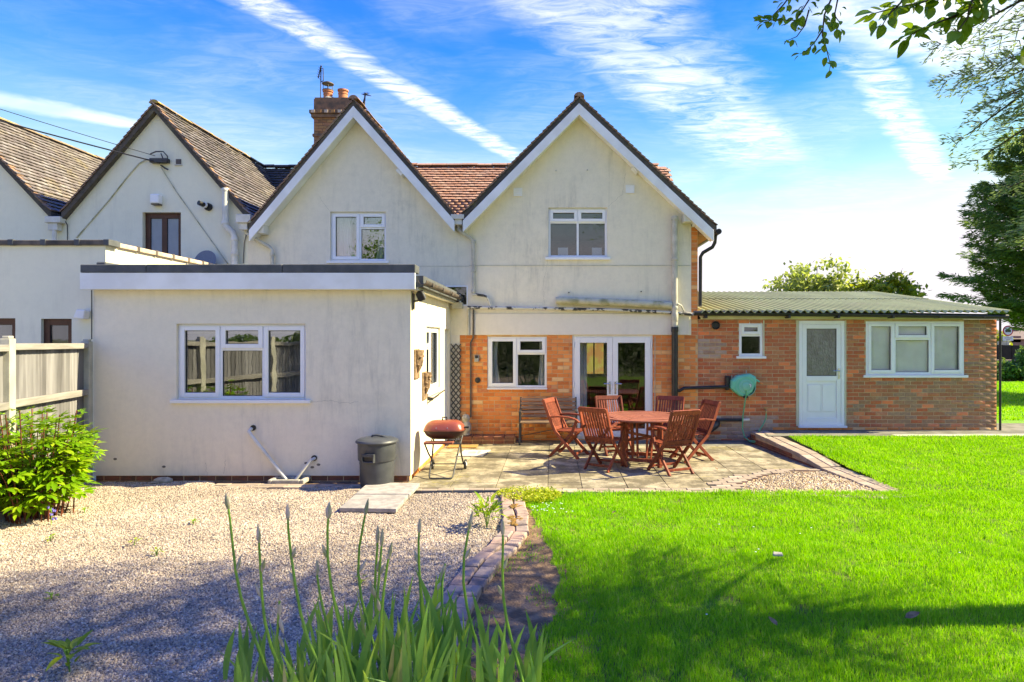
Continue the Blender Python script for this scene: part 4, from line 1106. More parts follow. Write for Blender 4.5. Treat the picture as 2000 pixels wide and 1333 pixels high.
d.box(a + 0.085, c - 0.085, YO - 0.004, YO + 0.044, 1.15, 1.25)
d.box(a + 0.085, c - 0.085, YO + 0.012, YO + 0.036, z0 + 0.085, 1.15)
d.build('door_leaf', M['white'], od, bevel=0.005)
for xa, xb in ((a + 0.115, (a + c) / 2 - 0.02), ((a + c) / 2 + 0.02, c - 0.115)):
    pmn = MB(); pmn.box(xa, xb, YO + 0.001, YO + 0.014, 0.56, 1.08); pmn.build('raised_panel', M['white'], od, bevel=0.012)
    gr = MB(); ring(gr, xa - 0.012, xb + 0.012, 0.548, 1.092, 0.008, YO + 0.007, YO + 0.013); gr.build('panel_moulding', M['barge'], od)
p = MB(); p.box(a + 0.088, c - 0.088, YO + 0.014, YO + 0.022, 1.253, z1 - 0.088); p.build('pane', M['frosted'], od)
g = MB(); ring(g, a + 0.0845, c - 0.0845, 1.2495, z1 - 0.0845, 0.009, YO + 0.003, YO + 0.03); g.build('gasket', M['black'], od)
h = MB(); hx = c - 0.042; h.box(hx - 0.018, hx + 0.018, YO - 0.015, YO - 0.004, 1.20, 1.40); h.tube([(hx, YO - 0.012, 1.35), (hx, YO - 0.055, 1.35), (hx - 0.13, YO - 0.055, 1.35)], 0.010, 8); h.build('handle', M['chrome'], od, smooth=40)
s = MB(); s.box(OD[0] - 0.02, OD[1] + 0.035, YO - 0.06, YO + 0.02, OD[2] - 0.04, OD[2] - 0.002); s.build('threshold', M['white'], od, bevel=0.006)
# light painted strip beside the frames, eaves board, gutter
b = MB(); b.box(OX0 + 0.05, OX1, YO - 0.028, YO - 0.008, 2.362, 2.42); b.build('eaves_board', M['cream_board'], out, bevel=0.004)
for x0_, x1_, z0_, z1_ in ((4.755, 4.805, 0.27, 2.34), (5.705, 5.735, 0.27, 2.34), (4.105, 4.135, 1.62, 2.34)):
    b = MB(); b.box(x0_, x1_, YO - 0.014, YO + 0.03, z0_, z1_); b.build('cover_strip', M['cream_board'], out, bevel=0.003)
pipe('gutter', [(2.72, 12.36, 2.475), (5.5, 12.36, 2.455), (8.78, 12.36, 2.405)], 0.048, 'black', out)
for x in (2.95, 4.55, 5.5, 6.55, 7.45, 8.3):
    g = MB(); g.box(x - 0.025, x + 0.025, 12.30, YO - 0.03, 2.375, 2.43); g.build('gutter_bracket', M['black'], out, bevel=0.008)
pipe('corner_strip', [(8.70, 12.45, 2.40), (8.70, 12.45, 0.12)], 0.021, 'black', out, 8)
def corr(x0, x1, ya, za, yb, zb, lift):
    wl, am = 0.146, 0.026
    nx = int((x1 - x0) / wl * 8); vs = []; fs = []
    for j in range(7):
        v = j / 6; y = ya + (yb - ya) * v; z = za + (zb - za) * v + lift
        for i in range(nx + 1):
            x = x0 + (x1 - x0) * i / nx
            vs.append((x, y, z + am * math.cos(2 * math.pi * x / wl)))
    for j in range(6):
        for i in range(nx):
            a = j * (nx + 1) + i; fs.append((a, a + 1, a + nx + 2, a + nx + 1))
    k = len(vs)
    mb = MB(); mb.add(vs + [(x, y, z - 0.008) for x, y, z in vs], fs + [tuple(i + k for i in f[::-1]) for f in fs] + [(i, i + k, i + 1 + k, i + 1) for i in range(nx)])
    return mb
rf = MB(); rf.box(OX0 + 0.03, OX1 + 0.02, 12.45, 12.5, 2.40, 2.44); rfo = rf.build('roof', M['cream_board'], out)
x = OX0 + 0.02
while x < 8.74:
    x1 = min(x + 1.022, 8.80)
    corr(x, x1, 12.26, 2.505, 15.05, 2.895, 0.0).build('roof_sheet', M['corrugated'], rfo, smooth=60)
    corr(x, x1, 14.95, 2.883, 17.5, 3.235, 0.012).build('roof_sheet', M['corrugated'], rfo, smooth=60)
    x += 1.022
# round flue vent and black waste pipes low on the wall
x, z = (1398 - VX) / 100, H + (VY - 636) / 100
b = MB(); b.lathe([(0.082, 0), (0.082, 0.035), (0.065, 0.05), (0.05, 0.03)], (x, YO, z), 20, Matrix.Rotation(R(90), 3, 'X')); b.build('round_vent', M['black'], out, smooth=40)
pipe('waste_pipe', [(2.95, 12.44, 0.40), (3.68, 12.44, 0.40)], 0.030, 'black', out)
pipe('pipe_end', [(3.66, 12.44, 0.40), (3.82, 12.44, 0.405)], 0.026, 'flue', out)
pipe('waste_elbow', [(2.90, 12.30, 0.22), (3.02, 12.30, 0.26), (3.12, 12.34, 0.32), (3.17, 12.45, 0.34)], 0.085, 'black', out, 14)
b = MB(); b.box(3.35, 3.42, 12.40, 12.51, 0.98, 1.26); b.box(3.42, 3.49, 12.42, 12.51, 1.10, 1.24); b.build('pipe_box', M['black'], out, bevel=0.02)

# ================================================================== NEIGHBOUR (middle left gable) + its flat extension
nb = empty('neighbour_house', (-7.7, YF, 0), 'pale green rendered gable house with lichened brown tile roof and brown window', 'house')
N0, NL, NR = (-7.72, 6.52), (-9.52, 4.42), (-5.86, 4.36)
NW = (-8.02, -7.27, 3.25, 4.45)
wall_poly('wall', [(-9.55, -0.1), (-5.951, -0.1), (-5.951, 4.40), (-7.72, 6.40), (-9.55, 4.28)], [rect(*NW)], YF + 0.004, 0.16, M['render_green'], nb)
window(nb, *NW, YF + 0.004, [(NW[0], -7.645, NW[2], NW[3], 'b'), (-7.645, NW[1], NW[2], NW[3], 'b')], fm='brown_frame', setback=0.09, fw=0.10, sill=0)
def slope_roof(parent, A, B, yb, mat, y0=12.36):
    mb = MB(); t = 0.09
    poly = [A, (A[0], A[1] - t * 1.5), (B[0], B[1] - t * 1.5), B]
    if B[0] < A[0]: poly = poly[::-1]
    mb.prism(poly, y0 + 0.03, yb)
    return mb
rb = MB()
for B in (NL, NR):
    m_ = slope_roof(nb, N0, B, 17.6, None); rb.add(m_.v, m_.f)
rb.add([(-13.0, RY - e, RZ - e - 0.05), (-6.01, RY - e, RZ - e - 0.05), (-6.01, RY, RZ - 0.05), (-13.0, RY, RZ - 0.05), (-6.01, RY + 4.7, RZ - 2.4), (-13.0, RY + 4.7, RZ - 2.4)], [(0, 1, 2, 3), (3, 2, 4, 5)])
nro = rb.build('roof', M['tile_dark'], nb)
def side_tiles(parent, A, B, me, yend, y0=12.36, lim=300, stuff='tiling'):
    # slope facing +x : u runs back along +y, s runs up from eave B to apex A
    sx_, sz_ = A[0] - B[0], A[1] - B[1]; L = math.hypot(sx_, sz_); sx_, sz_ = sx_ / L, sz_ / L
    tile_slope(parent, me, (B[0], y0, B[1]), (0, 1, 0), (sx_, 0, sz_), (sz_, 0, -sx_), lambda u, s: u < yend - y0, U=(0.08, yend - y0), S=(0, L - 0.03), limit=lim, stuff=stuff, key=lambda m: m.translation.y - 0.3 * m.translation.z)
side_tiles(nro, N0, NR, TL['tile_grey'], 17.3)
verge_line(nro, TL['verge'], NL, N0, 12.36); verge_line(nro, TL['verge'], NR, N0, 12.36)
ridge_line(nro, RD['lichen_tile'], (N0[0], 12.37, N0[1] + 0.035), (N0[0], 17.2, N0[1] + 0.035))
def in_nb(u, s):
    xx = -13 + u; yy = RY - e + s * q
    return -8.0 < xx < -5.9 and 15.3 < yy < 16.95
tile_slope(nro, TL['tile_dark'], (-13, RY - e, RZ - e - 0.05), (1, 0, 0), (0, q, q), (0, -q, q), in_nb, gauge=0.12, wd=0.17, U=(4.5, 7.2), S=(3.5, 5.9))
ridge_line(nro, RD['tile_dark'], (-8.2, RY, RZ + 0.02), (-5.3, RY, RZ + 0.02))
# wall fittings
b = MB(); b.box(-7.79, -7.62, 12.36, YF + 0.002, 4.60, 4.78); b.build('light_box', M['white'], nb, bevel=0.02)
b = MB(); b.box(-7.78, -7.63, 12.38, YF, 4.575, 4.599); b.build('light_base', M['dark_gutter'], nb, bevel=0.004)
b = MB(); b.box(-7.36, -7.26, YF - 0.012, YF + 0.002, 5.385, 5.485); ab = b.build('air_brick', M['dark_gutter'], nb)
b = MB(); b.box(-7.38, -7.24, YF - 0.02, YF + 0.002, 5.36, 5.384); b.build('air_brick_lip', M['cream_paint'], nb)
b = MB(); b.lathe([(0.075, 0), (0.075, 0.05), (0.06, 0.07)], (-6.72, YF, 4.55), 18, Matrix.Rotation(R(90), 3, 'X')); b.tube([(-6.73, YF - 0.06, 4.56), (-6.80, YF - 0.22, 4.59)], 0.045, 14); b.build('boiler_flue', M['black'], nb, smooth=45)
b = MB(); b.lathe([(0.058, 0), (0.062, 0.02), (0.06, 0.03)], (-6.745, YF - 0.10, 4.565), 16, Matrix.Rotation(R(80), 3, 'X')); b.build('flue_seal', M['flue'], nb, smooth=45)
pipe('soil_pipe', [(-6.34, 12.39, 4.88), (-6.34, 12.39, 4.24), (-6.33, 12.39, 4.16), (-6.20, 12.39, 4.04), (-6.16, 12.39, 3.95), (-6.16, 12.39, 2.9)], 0.062, 'flue', nb, 18)
for z in (4.86, 4.22): collar(-6.34, 12.39, z, 0.068, 'flue', nb)
for z in (3.90, 3.62): collar(-6.16, 12.39, z, 0.068, 'flue', nb)
pipe('cable', [(X(150, YF), YF - 0.008, Z(465, YF)), (X(215, YF), YF - 0.008, Z(390, YF)), (X(250, YF), YF - 0.008, Z(345, YF)), (X(272, YF), YF - 0.008, Z(320, YF)), (X(285, YF), YF - 0.02, Z(313, YF)), (X(312, YF), YF - 0.05, Z(314, YF))], 0.011, 'mossy', nb, 6)
pipe('cable', [(X(316, YF), YF - 0.03, Z(328, YF)), (X(345, YF), YF - 0.008, Z(375, YF)), (X(395, YF), YF - 0.008, Z(445, YF)), (X(445, YF), YF - 0.008, Z(515, YF))], 0.010, 'mossy', nb, 6)
pipe('cable', [(X(486, YF), YF - 0.02, Z(440, YF)), (X(478, YF), YF - 0.02, Z(475, YF)), (X(476, YF), YF - 0.02, Z(515, YF))], 0.008, 'dark_gutter', nb, 6)
# bracket with looped service cables
br = MB()
br.box(X(298, YF), X(332, YF), YF - 0.10, YF + 0.002, Z(320, YF), Z(312, YF))
br.tube([(X(300, YF), YF - 0.1, Z(304, YF)), (X(312, YF), YF - 0.12, Z(300, YF)), (X(326, YF), YF - 0.12, Z(300, YF)), (X(333, YF), YF - 0.1, Z(308, YF)), (X(334, YF), YF - 0.1, Z(318, YF)), (X(322, YF), YF - 0.1, Z(316, YF))], 0.012, 6)
br.tube([(X(305, YF), YF - 0.06, Z(318, YF)), (X(316, YF), YF - 0.08, Z(322, YF)), (X(322, YF), YF - 0.06, Z(312, YF)), (X(318, YF), YF - 0.06, Z(302, YF))], 0.012, 6)
br.tube([(X(316, YF), YF - 0.03, Z(324, YF)), (X(325, YF), YF - 0.05, Z(330, YF)), (X(331, YF), YF - 0.05, Z(333, YF))], 0.015, 6)
br.build('cable_bracket', M['iron'], nb, smooth=40)

nx = empty('neighbour_extension', (-8, 9.3, 0), 'pale green flat roofed extension with dark tile coping beside the wooden fence', 'extension')
YN = 9.3
NW1 = (X(80, YN), X(140, YN), 0.9, Z(623, YN)); NW2 = (X(-60, YN), X(30, YN), 0.9, Z(622, YN))
wall_poly('wall', rect(-11.5, -6.5, -0.1, 3.34), [rect(*NW1), rect(*NW2)], YN, 0.2, M['render_green'], nx)
b = MB(); b.box(-6.70, -6.50, YN + 0.2, 12.49, 2.6, 3.34); b.build('parapet_wall', M['render'], nx)
b = MB(); b.box(-11.5, -6.7, YN + 0.2, 12.49, 2.9, 2.98); b.build('roof_deck', M['felt'], nx)
for W in (NW1, NW2):
    window(nx, *W, YN, [(W[0], W[1], W[2], W[3], 'f')], fm='brown_frame', setback=0.05, fw=0.09, sill=0, rdepth=1.5)
random.seed(5)
x = -11.5
while x < -6.5:
    x1 = min(x + random.uniform(0.42, 0.50), -6.455)
    if -6.5 - x1 < 0.2: x1 = -6.455
    b = MB(); b.box(x, x1 - 0.006, YN - 0.045, YN + 0.24, 3.342, 3.415 + jit(0.004)); b.build('coping_tile', M['coping'], nx, bevel=0.01)
    if random.random() < 0.6:
        c = MB(); c.box(x1 - 0.045, x1 + 0.035, YN - 0.050, YN + 0.2, 3.338, 3.424); c.build('coping_joint', M['felt'], nx, bevel=0.005)
    x = x1
    if x >= -6.456: break
y = YN + 0.245
while y < 12.45:
    y1 = min(y + 0.46, 12.48)
    b = MB(); b.box(-6.74, -6.455, y, y1 - 0.055, 3.342, 3.41); b.build('coping_tile', M['coping_pale'], nx, bevel=0.01)
    c = MB(); c.box(-6.745, -6.448, y1 - 0.058, y1 - 0.004, 3.341, 3.42); c.build('coping_joint', M['dark_gutter'], nx, bevel=0.005)
    y = y1
b = MB(); bx0, bx1 = X(155, YN), X(178, YN)
b.prism([(bx0, Z(622, YN)), (bx1 - 0.02, Z(624, YN)), (bx1, Z(607, YN)), (bx0 + 0.05, Z(605, YN))], YN - 0.13, YN - 0.001); b.build('vent_cowl', M['white'], nx, bevel=0.015)

# leftmost house
lh = empty('end_house', (-11.7, YF, 0), 'cream rendered gable house at the picture edge with patchy brown tiled slope', 'house')
L0, LR, LL = (-11.75, 6.60), (-9.72, 4.44), (-13.8, 4.44)
wall_poly('wall', [(-13.8, -0.1), (-9.555, -0.1), (-9.555, 4.33), (-9.78, 4.36), (-11.75, 6.46), (-13.8, 4.33)], [], YF + 0.006, 0.16, M['render_green'], lh)
rb = MB()
for B in (LL, LR):
    m_ = slope_roof(lh, L0, B, 17.4, None); rb.add(m_.v, m_.f)
lro = rb.build('roof', M['tile_dark'], lh)
M['tile_l'] = tile_mat('mottled_brown_tile', [(0, (0.145, 0.125, 0.12)), (0.35, (0.20, 0.165, 0.16)), (0.6, (0.17, 0.15, 0.145)), (0.85, (0.29, 0.26, 0.25)), (1, (0.13, 0.11, 0.11))], (0.50, 0.40, 0.16), 0.35)
side_tiles(lro, L0, LR, tile_mesh('roof_tile', M['tile_l']), 16.8)
verge_line(lro, TL['verge'], LR, L0, 12.36)
ridge_line(lro, RD['lichen_tile'], (L0[0], 12.4, L0[1] + 0.03), (L0[0], 17.2, L0[1] + 0.03))
b = MB(); b.box(-9.80, -9.50, 12.33, 12.495, 4.22, 4.34); b.box(-9.76, -9.58, 12.36, 12.49, 4.08, 4.218); b.build('gutter_hopper', M['flue'], lh, bevel=0.008)
pipe('downpipe', [(-9.66, 12.40, 4.1), (-9.66, 12.40, 2.9)], 0.04, 'flue', lh)
pipe('cable', [(-9.52, 12.47, 4.3), (-9.47, 12.48, 4.2), (-9.46, 12.48, 2.9)], 0.008, 'black', lh, 6)

# ================================================================== THINGS FIXED TO OR STANDING ON THE BUILDINGS
# overhead service wires to the neighbour's wall bracket
def wire(px0, py0, Y0, px1, py1, Y1, sag, label, r=0.009):
    a = Vector((X(px0, Y0), Y0, Z(py0, Y0))); c = Vector((X(px1, Y1), Y1, Z(py1, Y1)))
    a2 = a + (a - c) * 1.5
    pts = []
    for i in range(21):
        t = i / 20; p = a2.lerp(c, t); p.z -= sag * 4 * t * (1 - t); pts.append(p)
    b = MB(); b.tube(pts, r, 6); o = b.build('overhead_wire', M['black'])
    tag(o, label, 'wire', 'service wires to the pale green house')
wire(0, 231, 11.0, 303, 316, 12.42, 0.05, 'thicker lower black overhead wire running to the bracket on the pale green gable', 0.013)
wire(0, 208, 11.0, 303, 305, 12.42, 0.05, 'thin upper overhead wire running to the bracket on the pale green gable', 0.006)
# satellite dish behind the parapet
sd = empty('satellite_dish', (X(401, 12.3), 12.3, Z(510, 12.3)), 'grey mesh satellite dish peeping over the pale parapet coping', 'satellite dish')
b = MB(); b.lathe([(0.02, -0.045), (0.14, -0.03), (0.24, 0.0), (0.245, 0.006)], (0, 0, 0), 28, None, 1.0, 0.85); o = b.build('reflector', M['dish'], None, smooth=50)
COL.objects.unlink(o); attach(o, sd); o.matrix_basis = T(*sd.location) @ Matrix.Rotation(R(80), 4, 'X') @ Matrix.Rotation(R(-12), 4, 'Y')
b = MB(); b.tube([(sd.location.x, 12.33, sd.location.z - 0.02), (sd.location.x, 12.42, sd.location.z - 0.18), (sd.location.x, 12.49, sd.location.z - 0.18)], 0.02, 8); b.tube([(sd.location.x, 12.30, sd.location.z - 0.2), (sd.location.x, 11.98, sd.location.z - 0.12)], 0.012, 8); b.build('arm', M['iron'], sd, smooth=40)
# aerials
ae = empty('aerial', (X(627, 16.4), 16.4, 8.0), 'tall folded aerial on a thin mast beside the cowled chimney pot', 'aerial')
Ya = 16.4
def P(px, py, Y): return (X(px, Y), Y, Z(py, Y))
b = MB(); b.tube([P(626, 210, Ya), P(627, 128, Ya)], 0.014, 6); b.build('mast', M['iron'], ae)
b = MB(); b.tube([P(627, 133, Ya), P(631, 134, Ya), P(631.5, 158, Ya), P(628, 160, Ya)], 0.012, 6); b.tube([P(625.5, 136, Ya), P(626, 130, Ya), P(629, 130, Ya)], 0.014, 6)
for k in range(5):
    b.tube([(X(622 + k * 0.9, Ya), Ya - 0.12, Z(152 - k * 4.2, Ya)), (X(622 + k * 0.9, Ya), Ya + 0.12, Z(152 - k * 4.2, Ya))], 0.006, 5)
b.tube([P(621.5, 153, Ya), P(626.5, 131, Ya)], 0.016, 6); b.build('antenna', M['iron'], ae)
ae = empty('aerial', (X(712, 16.0), 16.0, 7.5), 'small spoked aerial rising just behind the left bargeboard gable peak', 'aerial')
Ya = 16.0
b = MB(); b.tube([P(711, 225, Ya), P(713, 182, Ya)], 0.02, 6); b.tube([P(708, 206, Ya), P(713, 188, Ya)], 0.016, 6); b.build('mast', M['iron'], ae)
b = MB()
b.tube([P(706, 184, Ya), P(725, 188, Ya)], 0.010, 5)
for k in range(6):
    a = k * math.pi / 6; cx_, cz_ = X(715, Ya), Z(184, Ya)
    b.tube([(cx_ - 0.09 * math.cos(a), Ya, cz_ - 0.06 * math.sin(a)), (cx_ + 0.09 * math.cos(a), Ya, cz_ + 0.06 * math.sin(a))], 0.005, 5)
b.lathe([(0.02, -0.02), (0.03, 0), (0.02, 0.02)], (X(715, Ya), Ya, Z(184, Ya)), 10); b.build('antenna', M['iron'], ae)
# floodlight
fl = empty('flood_light', (-2.0, 9.12, 2.55), 'black floodlight on a bracket high on the sunlit side wall', 'flood light')
b = MB(); b.box(-1.998, -1.975, 9.08, 9.16, 2.40, 2.63); b.tube([(-1.98, 9.12, 2.52), (-1.93, 9.11, 2.52), (-1.90, 9.10, 2.56)], 0.014, 8); b.build('bracket', M['dark_gutter'], fl, bevel=0.004)
mm = T(-1.875, 9.09, 2.595) @ Matrix.Rotation(R(-22), 4, 'Y') @ Matrix.Rotation(R(14), 4, 'X')
b = MB(); b.box(-0.045, 0.045, -0.07, 0.07, -0.065, 0.065, mm)
for k in range(4): b.box(-0.055, -0.044, -0.05 + k * 0.03, -0.04 + k * 0.03, -0.055, 0.055, mm)
b.build('lamp_housing', M['black'], fl, bevel=0.006)
b = MB(); b.box(0.0455, 0.05, -0.058, 0.058, -0.052, 0.052, mm); b.build('lamp_glass', M['chrome'], fl)
# two wall planters
def planter(y, z, label):
    e_ = empty('wall_planter', (-2.0, y, z), label, 'wall planter', 'clay planters on the sunlit side wall')
    vs = []; fs = []; n = 12; rows = [(0.0, 0.13, 0.10), (-0.03, 0.13, 0.10), (-0.06, 0.115, 0.09), (-0.16, 0.095, 0.082), (-0.22, 0.085, 0.07), (-0.30, 0.04, 0.03), (-0.34, 0.01, 0.008)]
    for k, (dz_, ry, rx) in enumerate(rows):
        for j in range(n + 1):
            a = -math.pi / 2 + math.pi * j / n
            rel = 0.016 * math.sin(3 * a * 2.2 + k * 1.3) * (1 if 1 < k < 6 else 0)
            vs.append((-1.985 + (rx + rel) * math.cos(a), y + (ry + rel) * math.sin(a), z + dz_))
    for k in range(len(rows) - 1):
        for j in range(n):
            a = k * (n + 1) + j; fs.append((a, a + n + 1, a + n + 2, a + 1))
    b = MB(); b.add(vs, fs); b.build('pot', M['planter'], e_, smooth=60)
    b = MB(); b.box(-1.999, -1.975, y - 0.15, y + 0.15, z - 0.42, z + 0.015); b.build('back_plate', M['planter'], e_, bevel=0.01)
    # moulded leaf scrolls
    b = MB(); rr = random.Random(int(y * 100))
    for k in range(9):
        a = rr.uniform(-1.2, 1.2); dz_ = rr.uniform(-0.24, -0.05); rad = 0.10 * (1 + dz_ * 1.6)
        b.lathe([(0.0, -0.02), (0.018, -0.012), (0.022, 0.0), (0.014, 0.014), (0.0, 0.018)], (-1.985 + rad * math.cos(a), y + 1.2 * rad * math.sin(a), z + dz_), 8, None, 1, 1.4)
    b.build('moulding', M['planter'], e_, smooth=60)
    b = MB(); b.lathe([(0.085, -0.02), (0.09, -0.015)], (-1.965, y, z - 0.005), 14, None, 0.7, 1.2); b.build('soil', M['soil'], e_)
planter(9.35, 1.82, 'upper of two clay wall planters on the sunlit white wall, nearer the floodlight')
planter(9.92, 1.46, 'lower of two clay wall planters on the sunlit white wall, below the side window')
# key safe
ks = empty('key_safe', (-1.48, 12.49, 1.6), 'small grey key safe box on the orange brick beside the thin pipe', 'key safe')
b = MB(); b.box(-1.53, -1.44, 12.44, 12.507, 1.53, 1.66); b.build('case', M['steel'], ks, bevel=0.012)
b = MB(); b.box(-1.515, -1.455, 12.432, 12.439, 1.60, 1.655); b.build('cover', M['black'], ks, bevel=0.003)
b = MB(); b.lathe([(0.055, 0), (0.055, 0.03), (0.04, 0.035)], (-1.47, 12.507, 1.17), 16, Matrix.Rotation(R(90), 3, 'X')); o = b.build('round_vent', M['black'], house, smooth=40)
# hose reel
hr = empty('hose_reel', (3.72, 12.4, 1.05), 'sea green plastic hose reel hung on the brick outbuilding wall', 'hose reel')
ol = [(-0.34, 0.13), (-0.20, 0.24), (-0.02, 0.27), (0.10, 0.285), (0.235, 0.22), (0.255, 0.12), (0.24, 0.0), (0.17, -0.15), (0.05, -0.235), (-0.02, -0.245), (-0.13, -0.22), (-0.27, -0.12), (-0.345, -0.04), (-0.34, 0.04)]
ol = [(x * 0.83, z * 0.86) for x, z in ol]
vs = []; fs = []; n = len(ol)
lay = [(12.50, 0.92), (12.47, 1.0), (12.36, 1.0), (12.33, 0.94), (12.315, 0.80)]
for y, s_ in lay:
    for x, z in ol: vs.append((3.72 + x * s_, y, 1.06 + z * s_))
for k in range(len(lay) - 1):
    for j in range(n):
        a = k * n + j; c = k * n + (j + 1) % n; fs.append((a, a + n, c + n, c))
fs.append(tuple(range((len(lay) - 1) * n, len(lay) * n))[::-1])
b = MB(); b.add(vs, fs); me_o = b.build('casing', M['teal'], hr, bevel=0.008)
b = MB(); RX = Matrix.Rotation(R(90), 3, 'X')
b.lathe([(0.135, 0), (0.135, 0.012), (0.11, 0.02), (0.10, 0.012), (0.075, 0.016), (0.07, 0.034), (0.055, 0.04)], (3.715, 12.318, 1.06), 26, RX); b.build('hub', M['teal_pale'], hr, smooth=35)
b = MB(); b.lathe([(0.19, 0), (0.19, 0.009), (0.178, 0.009), (0.178, 0)], (3.715, 12.317, 1.06), 30, RX); b.build('rim', M['teal_pale'], hr, smooth=35)
b = MB(); b.box(3.66, 3.75, 12.305, 12.33, 0.835, 0.885); b.build('hose_guide', M['black'], hr, bevel=0.008)
b = MB(); b.tube([(3.77, 12.28, 1.11), (3.79, 12.265, 1.09), (3.79, 12.265, 1.05)], 0.010, 8); b.build('crank', M['sign_white'], hr, smooth=40)
b = MB(); b.box(3.74, 3.755, 12.40, 12.42, 1.29, 1.37); b.box(3.46, 3.475, 12.40, 12.42, 1.20, 1.27); b.build('hanger', M['stone_pale'], hr)
b = MB(); b.tube([(3.92, 12.38, 1.19), (3.97, 12.37, 1.16), (4.0, 12.36, 1.14)], 0.018, 8); b.build('spout', M['teal'], hr, smooth=40)
b = MB(); b.tube([(3.99, 12.362, 1.145), (4.05, 12.35, 1.11)], 0.020, 8); b.build('nozzle', M['orange'], hr, smooth=40)
b = MB(); b.tube([(3.71, 12.30, 1.0), (3.71, 12.285, 0.9), (3.70, 12.30, 0.82), (3.66, 12.33, 0.5), (3.64, 12.30, 0.25), (3.66, 12.22, 0.10), (3.74, 12.10, 0.03), (3.84, 12.05, 0.02), (3.88, 12.15, 0.025), (3.80, 12.22, 0.03), (3.74, 12.15, 0.045), (3.82, 12.02, 0.05), (3.92, 12.08, 0.05)], 0.013, 8); b.build('hose', M['hose'], hr, smooth=60)
tp = empty('garden_tap', (4.13, 12.45, 0.6), 'brass garden tap with a short green hose on the outbuilding wall', 'tap')
b = MB(); b.tube([(4.13, 12.51, 0.60), (4.13, 12.42, 0.60), (4.13, 12.40, 0.58), (4.13, 12.40, 0.53)], 0.016, 8); b.box(4.09, 4.17, 12.415, 12.425, 0.635, 0.645); b.tube([(4.13, 12.42, 0.60), (4.13, 12.42, 0.64)], 0.008, 6); b.build('spout', M['brass'], tp, smooth=40)
b = MB(); b.tube([(4.13, 12.40, 0.54), (4.12, 12.37, 0.45), (4.05, 12.33, 0.33), (3.97, 12.28, 0.24), (3.92, 12.2, 0.215)], 0.012, 8); b.build('hose', M['hose'], tp, smooth=60)
# trellis leaning on the render strip
tr = empty('trellis', (-1.9, 12.42, 0), 'dark narrow lattice trellis standing in the corner by the side door', 'trellis')
b = MB()
for k in range(-2, 16):
    za = 0.08 + k * 0.12
    for sgn in (1, -1):
        xa, xb = (-1.985, -1.79) if sgn > 0 else (-1.79, -1.985)
        z0_, z1_ = za, za + 0.24
        t0 = max(0, (0.08 - z0_) / 0.24); t1 = min(1, (1.88 - z0_) / 0.24)
        if t1 <= t0: continue
        b.bar((xa + (xb - xa) * t0, 12.45 + 0.012 * sgn, z0_ + 0.24 * t0), (xa + (xb - xa) * t1, 12.45 + 0.012 * sgn, z0_ + 0.24 * t1), 0.008, 0.022, (0, 0, 1))
b.build('lattice', M['iron'], tr)
# small stone figure on the step
sf = empty('stone_ornament', (-1.66, 12.2, 0.14), 'small pale stone owl ornament on the brick step by the pipe', 'ornament')
b = MB(); b.lathe([(0.06, 0), (0.075, 0.01), (0.07, 0.06), (0.10, 0.10), (0.105, 0.16), (0.085, 0.23), (0.06, 0.26), (0.075, 0.29), (0.08, 0.33), (0.06, 0.38), (0.02, 0.40)], (-1.66, 12.2, 0.142), 18); b.build('body', M['stone_pale'], sf, smooth=60)
b = MB(); b.lathe([(0.018, -0.01), (0.024, 0), (0.018, 0.01)], (-1.69, 12.13, 0.475), 8); b.lathe([(0.018, -0.01), (0.024, 0), (0.018, 0.01)], (-1.63, 12.13, 0.475), 8); b.build('face', M['stone_pale'], sf, smooth=60)

# ================================================================== THE GROUND
def poly_sheet(name, pts, z, mat, parent=None, kind='structure', sub=0, hfun=None):
    tris = tessellate_polygon([[Vector((x, y, 0)) for x, y in pts]])
    bm = bmesh.new()
    vs = [bm.verts.new((x, y, z)) for x, y in pts]
    for a, b_, c in tris:
        try: bm.faces.new((vs[a], vs[b_], vs[c]))
        except ValueError: pass
    bmesh.ops.recalc_face_normals(bm, faces=bm.faces)
    for f in bm.faces:
        if f.normal.z < 0: f.normal_flip()
    if sub: bmesh.ops.subdivide_edges(bm, edges=bm.edges, cuts=sub, use_grid_fill=True)
    me = bpy.data.meshes.new(name); bm.to_mesh(me); bm.free()
    me.materials.append(mat)
    o = bpy.data.objects.new(name, me); attach(o, parent)
    if kind: o['kind'] = kind
    return o
b = MB(); b.add([(-900, -600, -0.16), (900, -600, -0.16), (900, 1800, -0.16), (-900, 1800, -0.16)], [(0, 1, 2, 3)])
g = b.build('ground', M['ground']); g['kind'] = 'structure'

def lawn_h(y): return np.interp(y, [7.9, 9.5, 11.7, 14, 26], [0.0, 0.085, 0.2, 0.2, 0.2])
def xl(y): return np.interp(y, [-3, 2, 3.6, 4.2, 4.8, 5.5, 6.0, 6.6, 7.5, 8.3], [-0.2, -0.2, -0.15, -0.10, 0.02, 0.05, -0.03, -0.12, -0.30, -0.45])
def xr(y): return np.interp(y, [7.9, 9.5, 11.7], [4.56, 4.40, 4.33])
def vnoise(x, y, s, seed=0):
    r = np.random.default_rng(seed); t = 0
    for k in range(6):
        a = r.uniform(0, 6.28); f = s * (1.0 + 0.55 * k); p = r.uniform(0, 6.28)
        t = t + np.sin((x * math.cos(a) + y * math.sin(a)) * f + p + 1.3 * np.sin((x * math.sin(a) - y * math.cos(a)) * f * 0.7 + p * 2)) / (1 + 0.5 * k)
    return 0.5 + 0.5 * np.clip(t / 2.2, -1, 1)
def in_lawn(x, y):
    front = (y < 8.24) & (x > xl(y))
    right = (y >= 7.9) & (y < 11.70) & (x > xr(y))
    return front | right
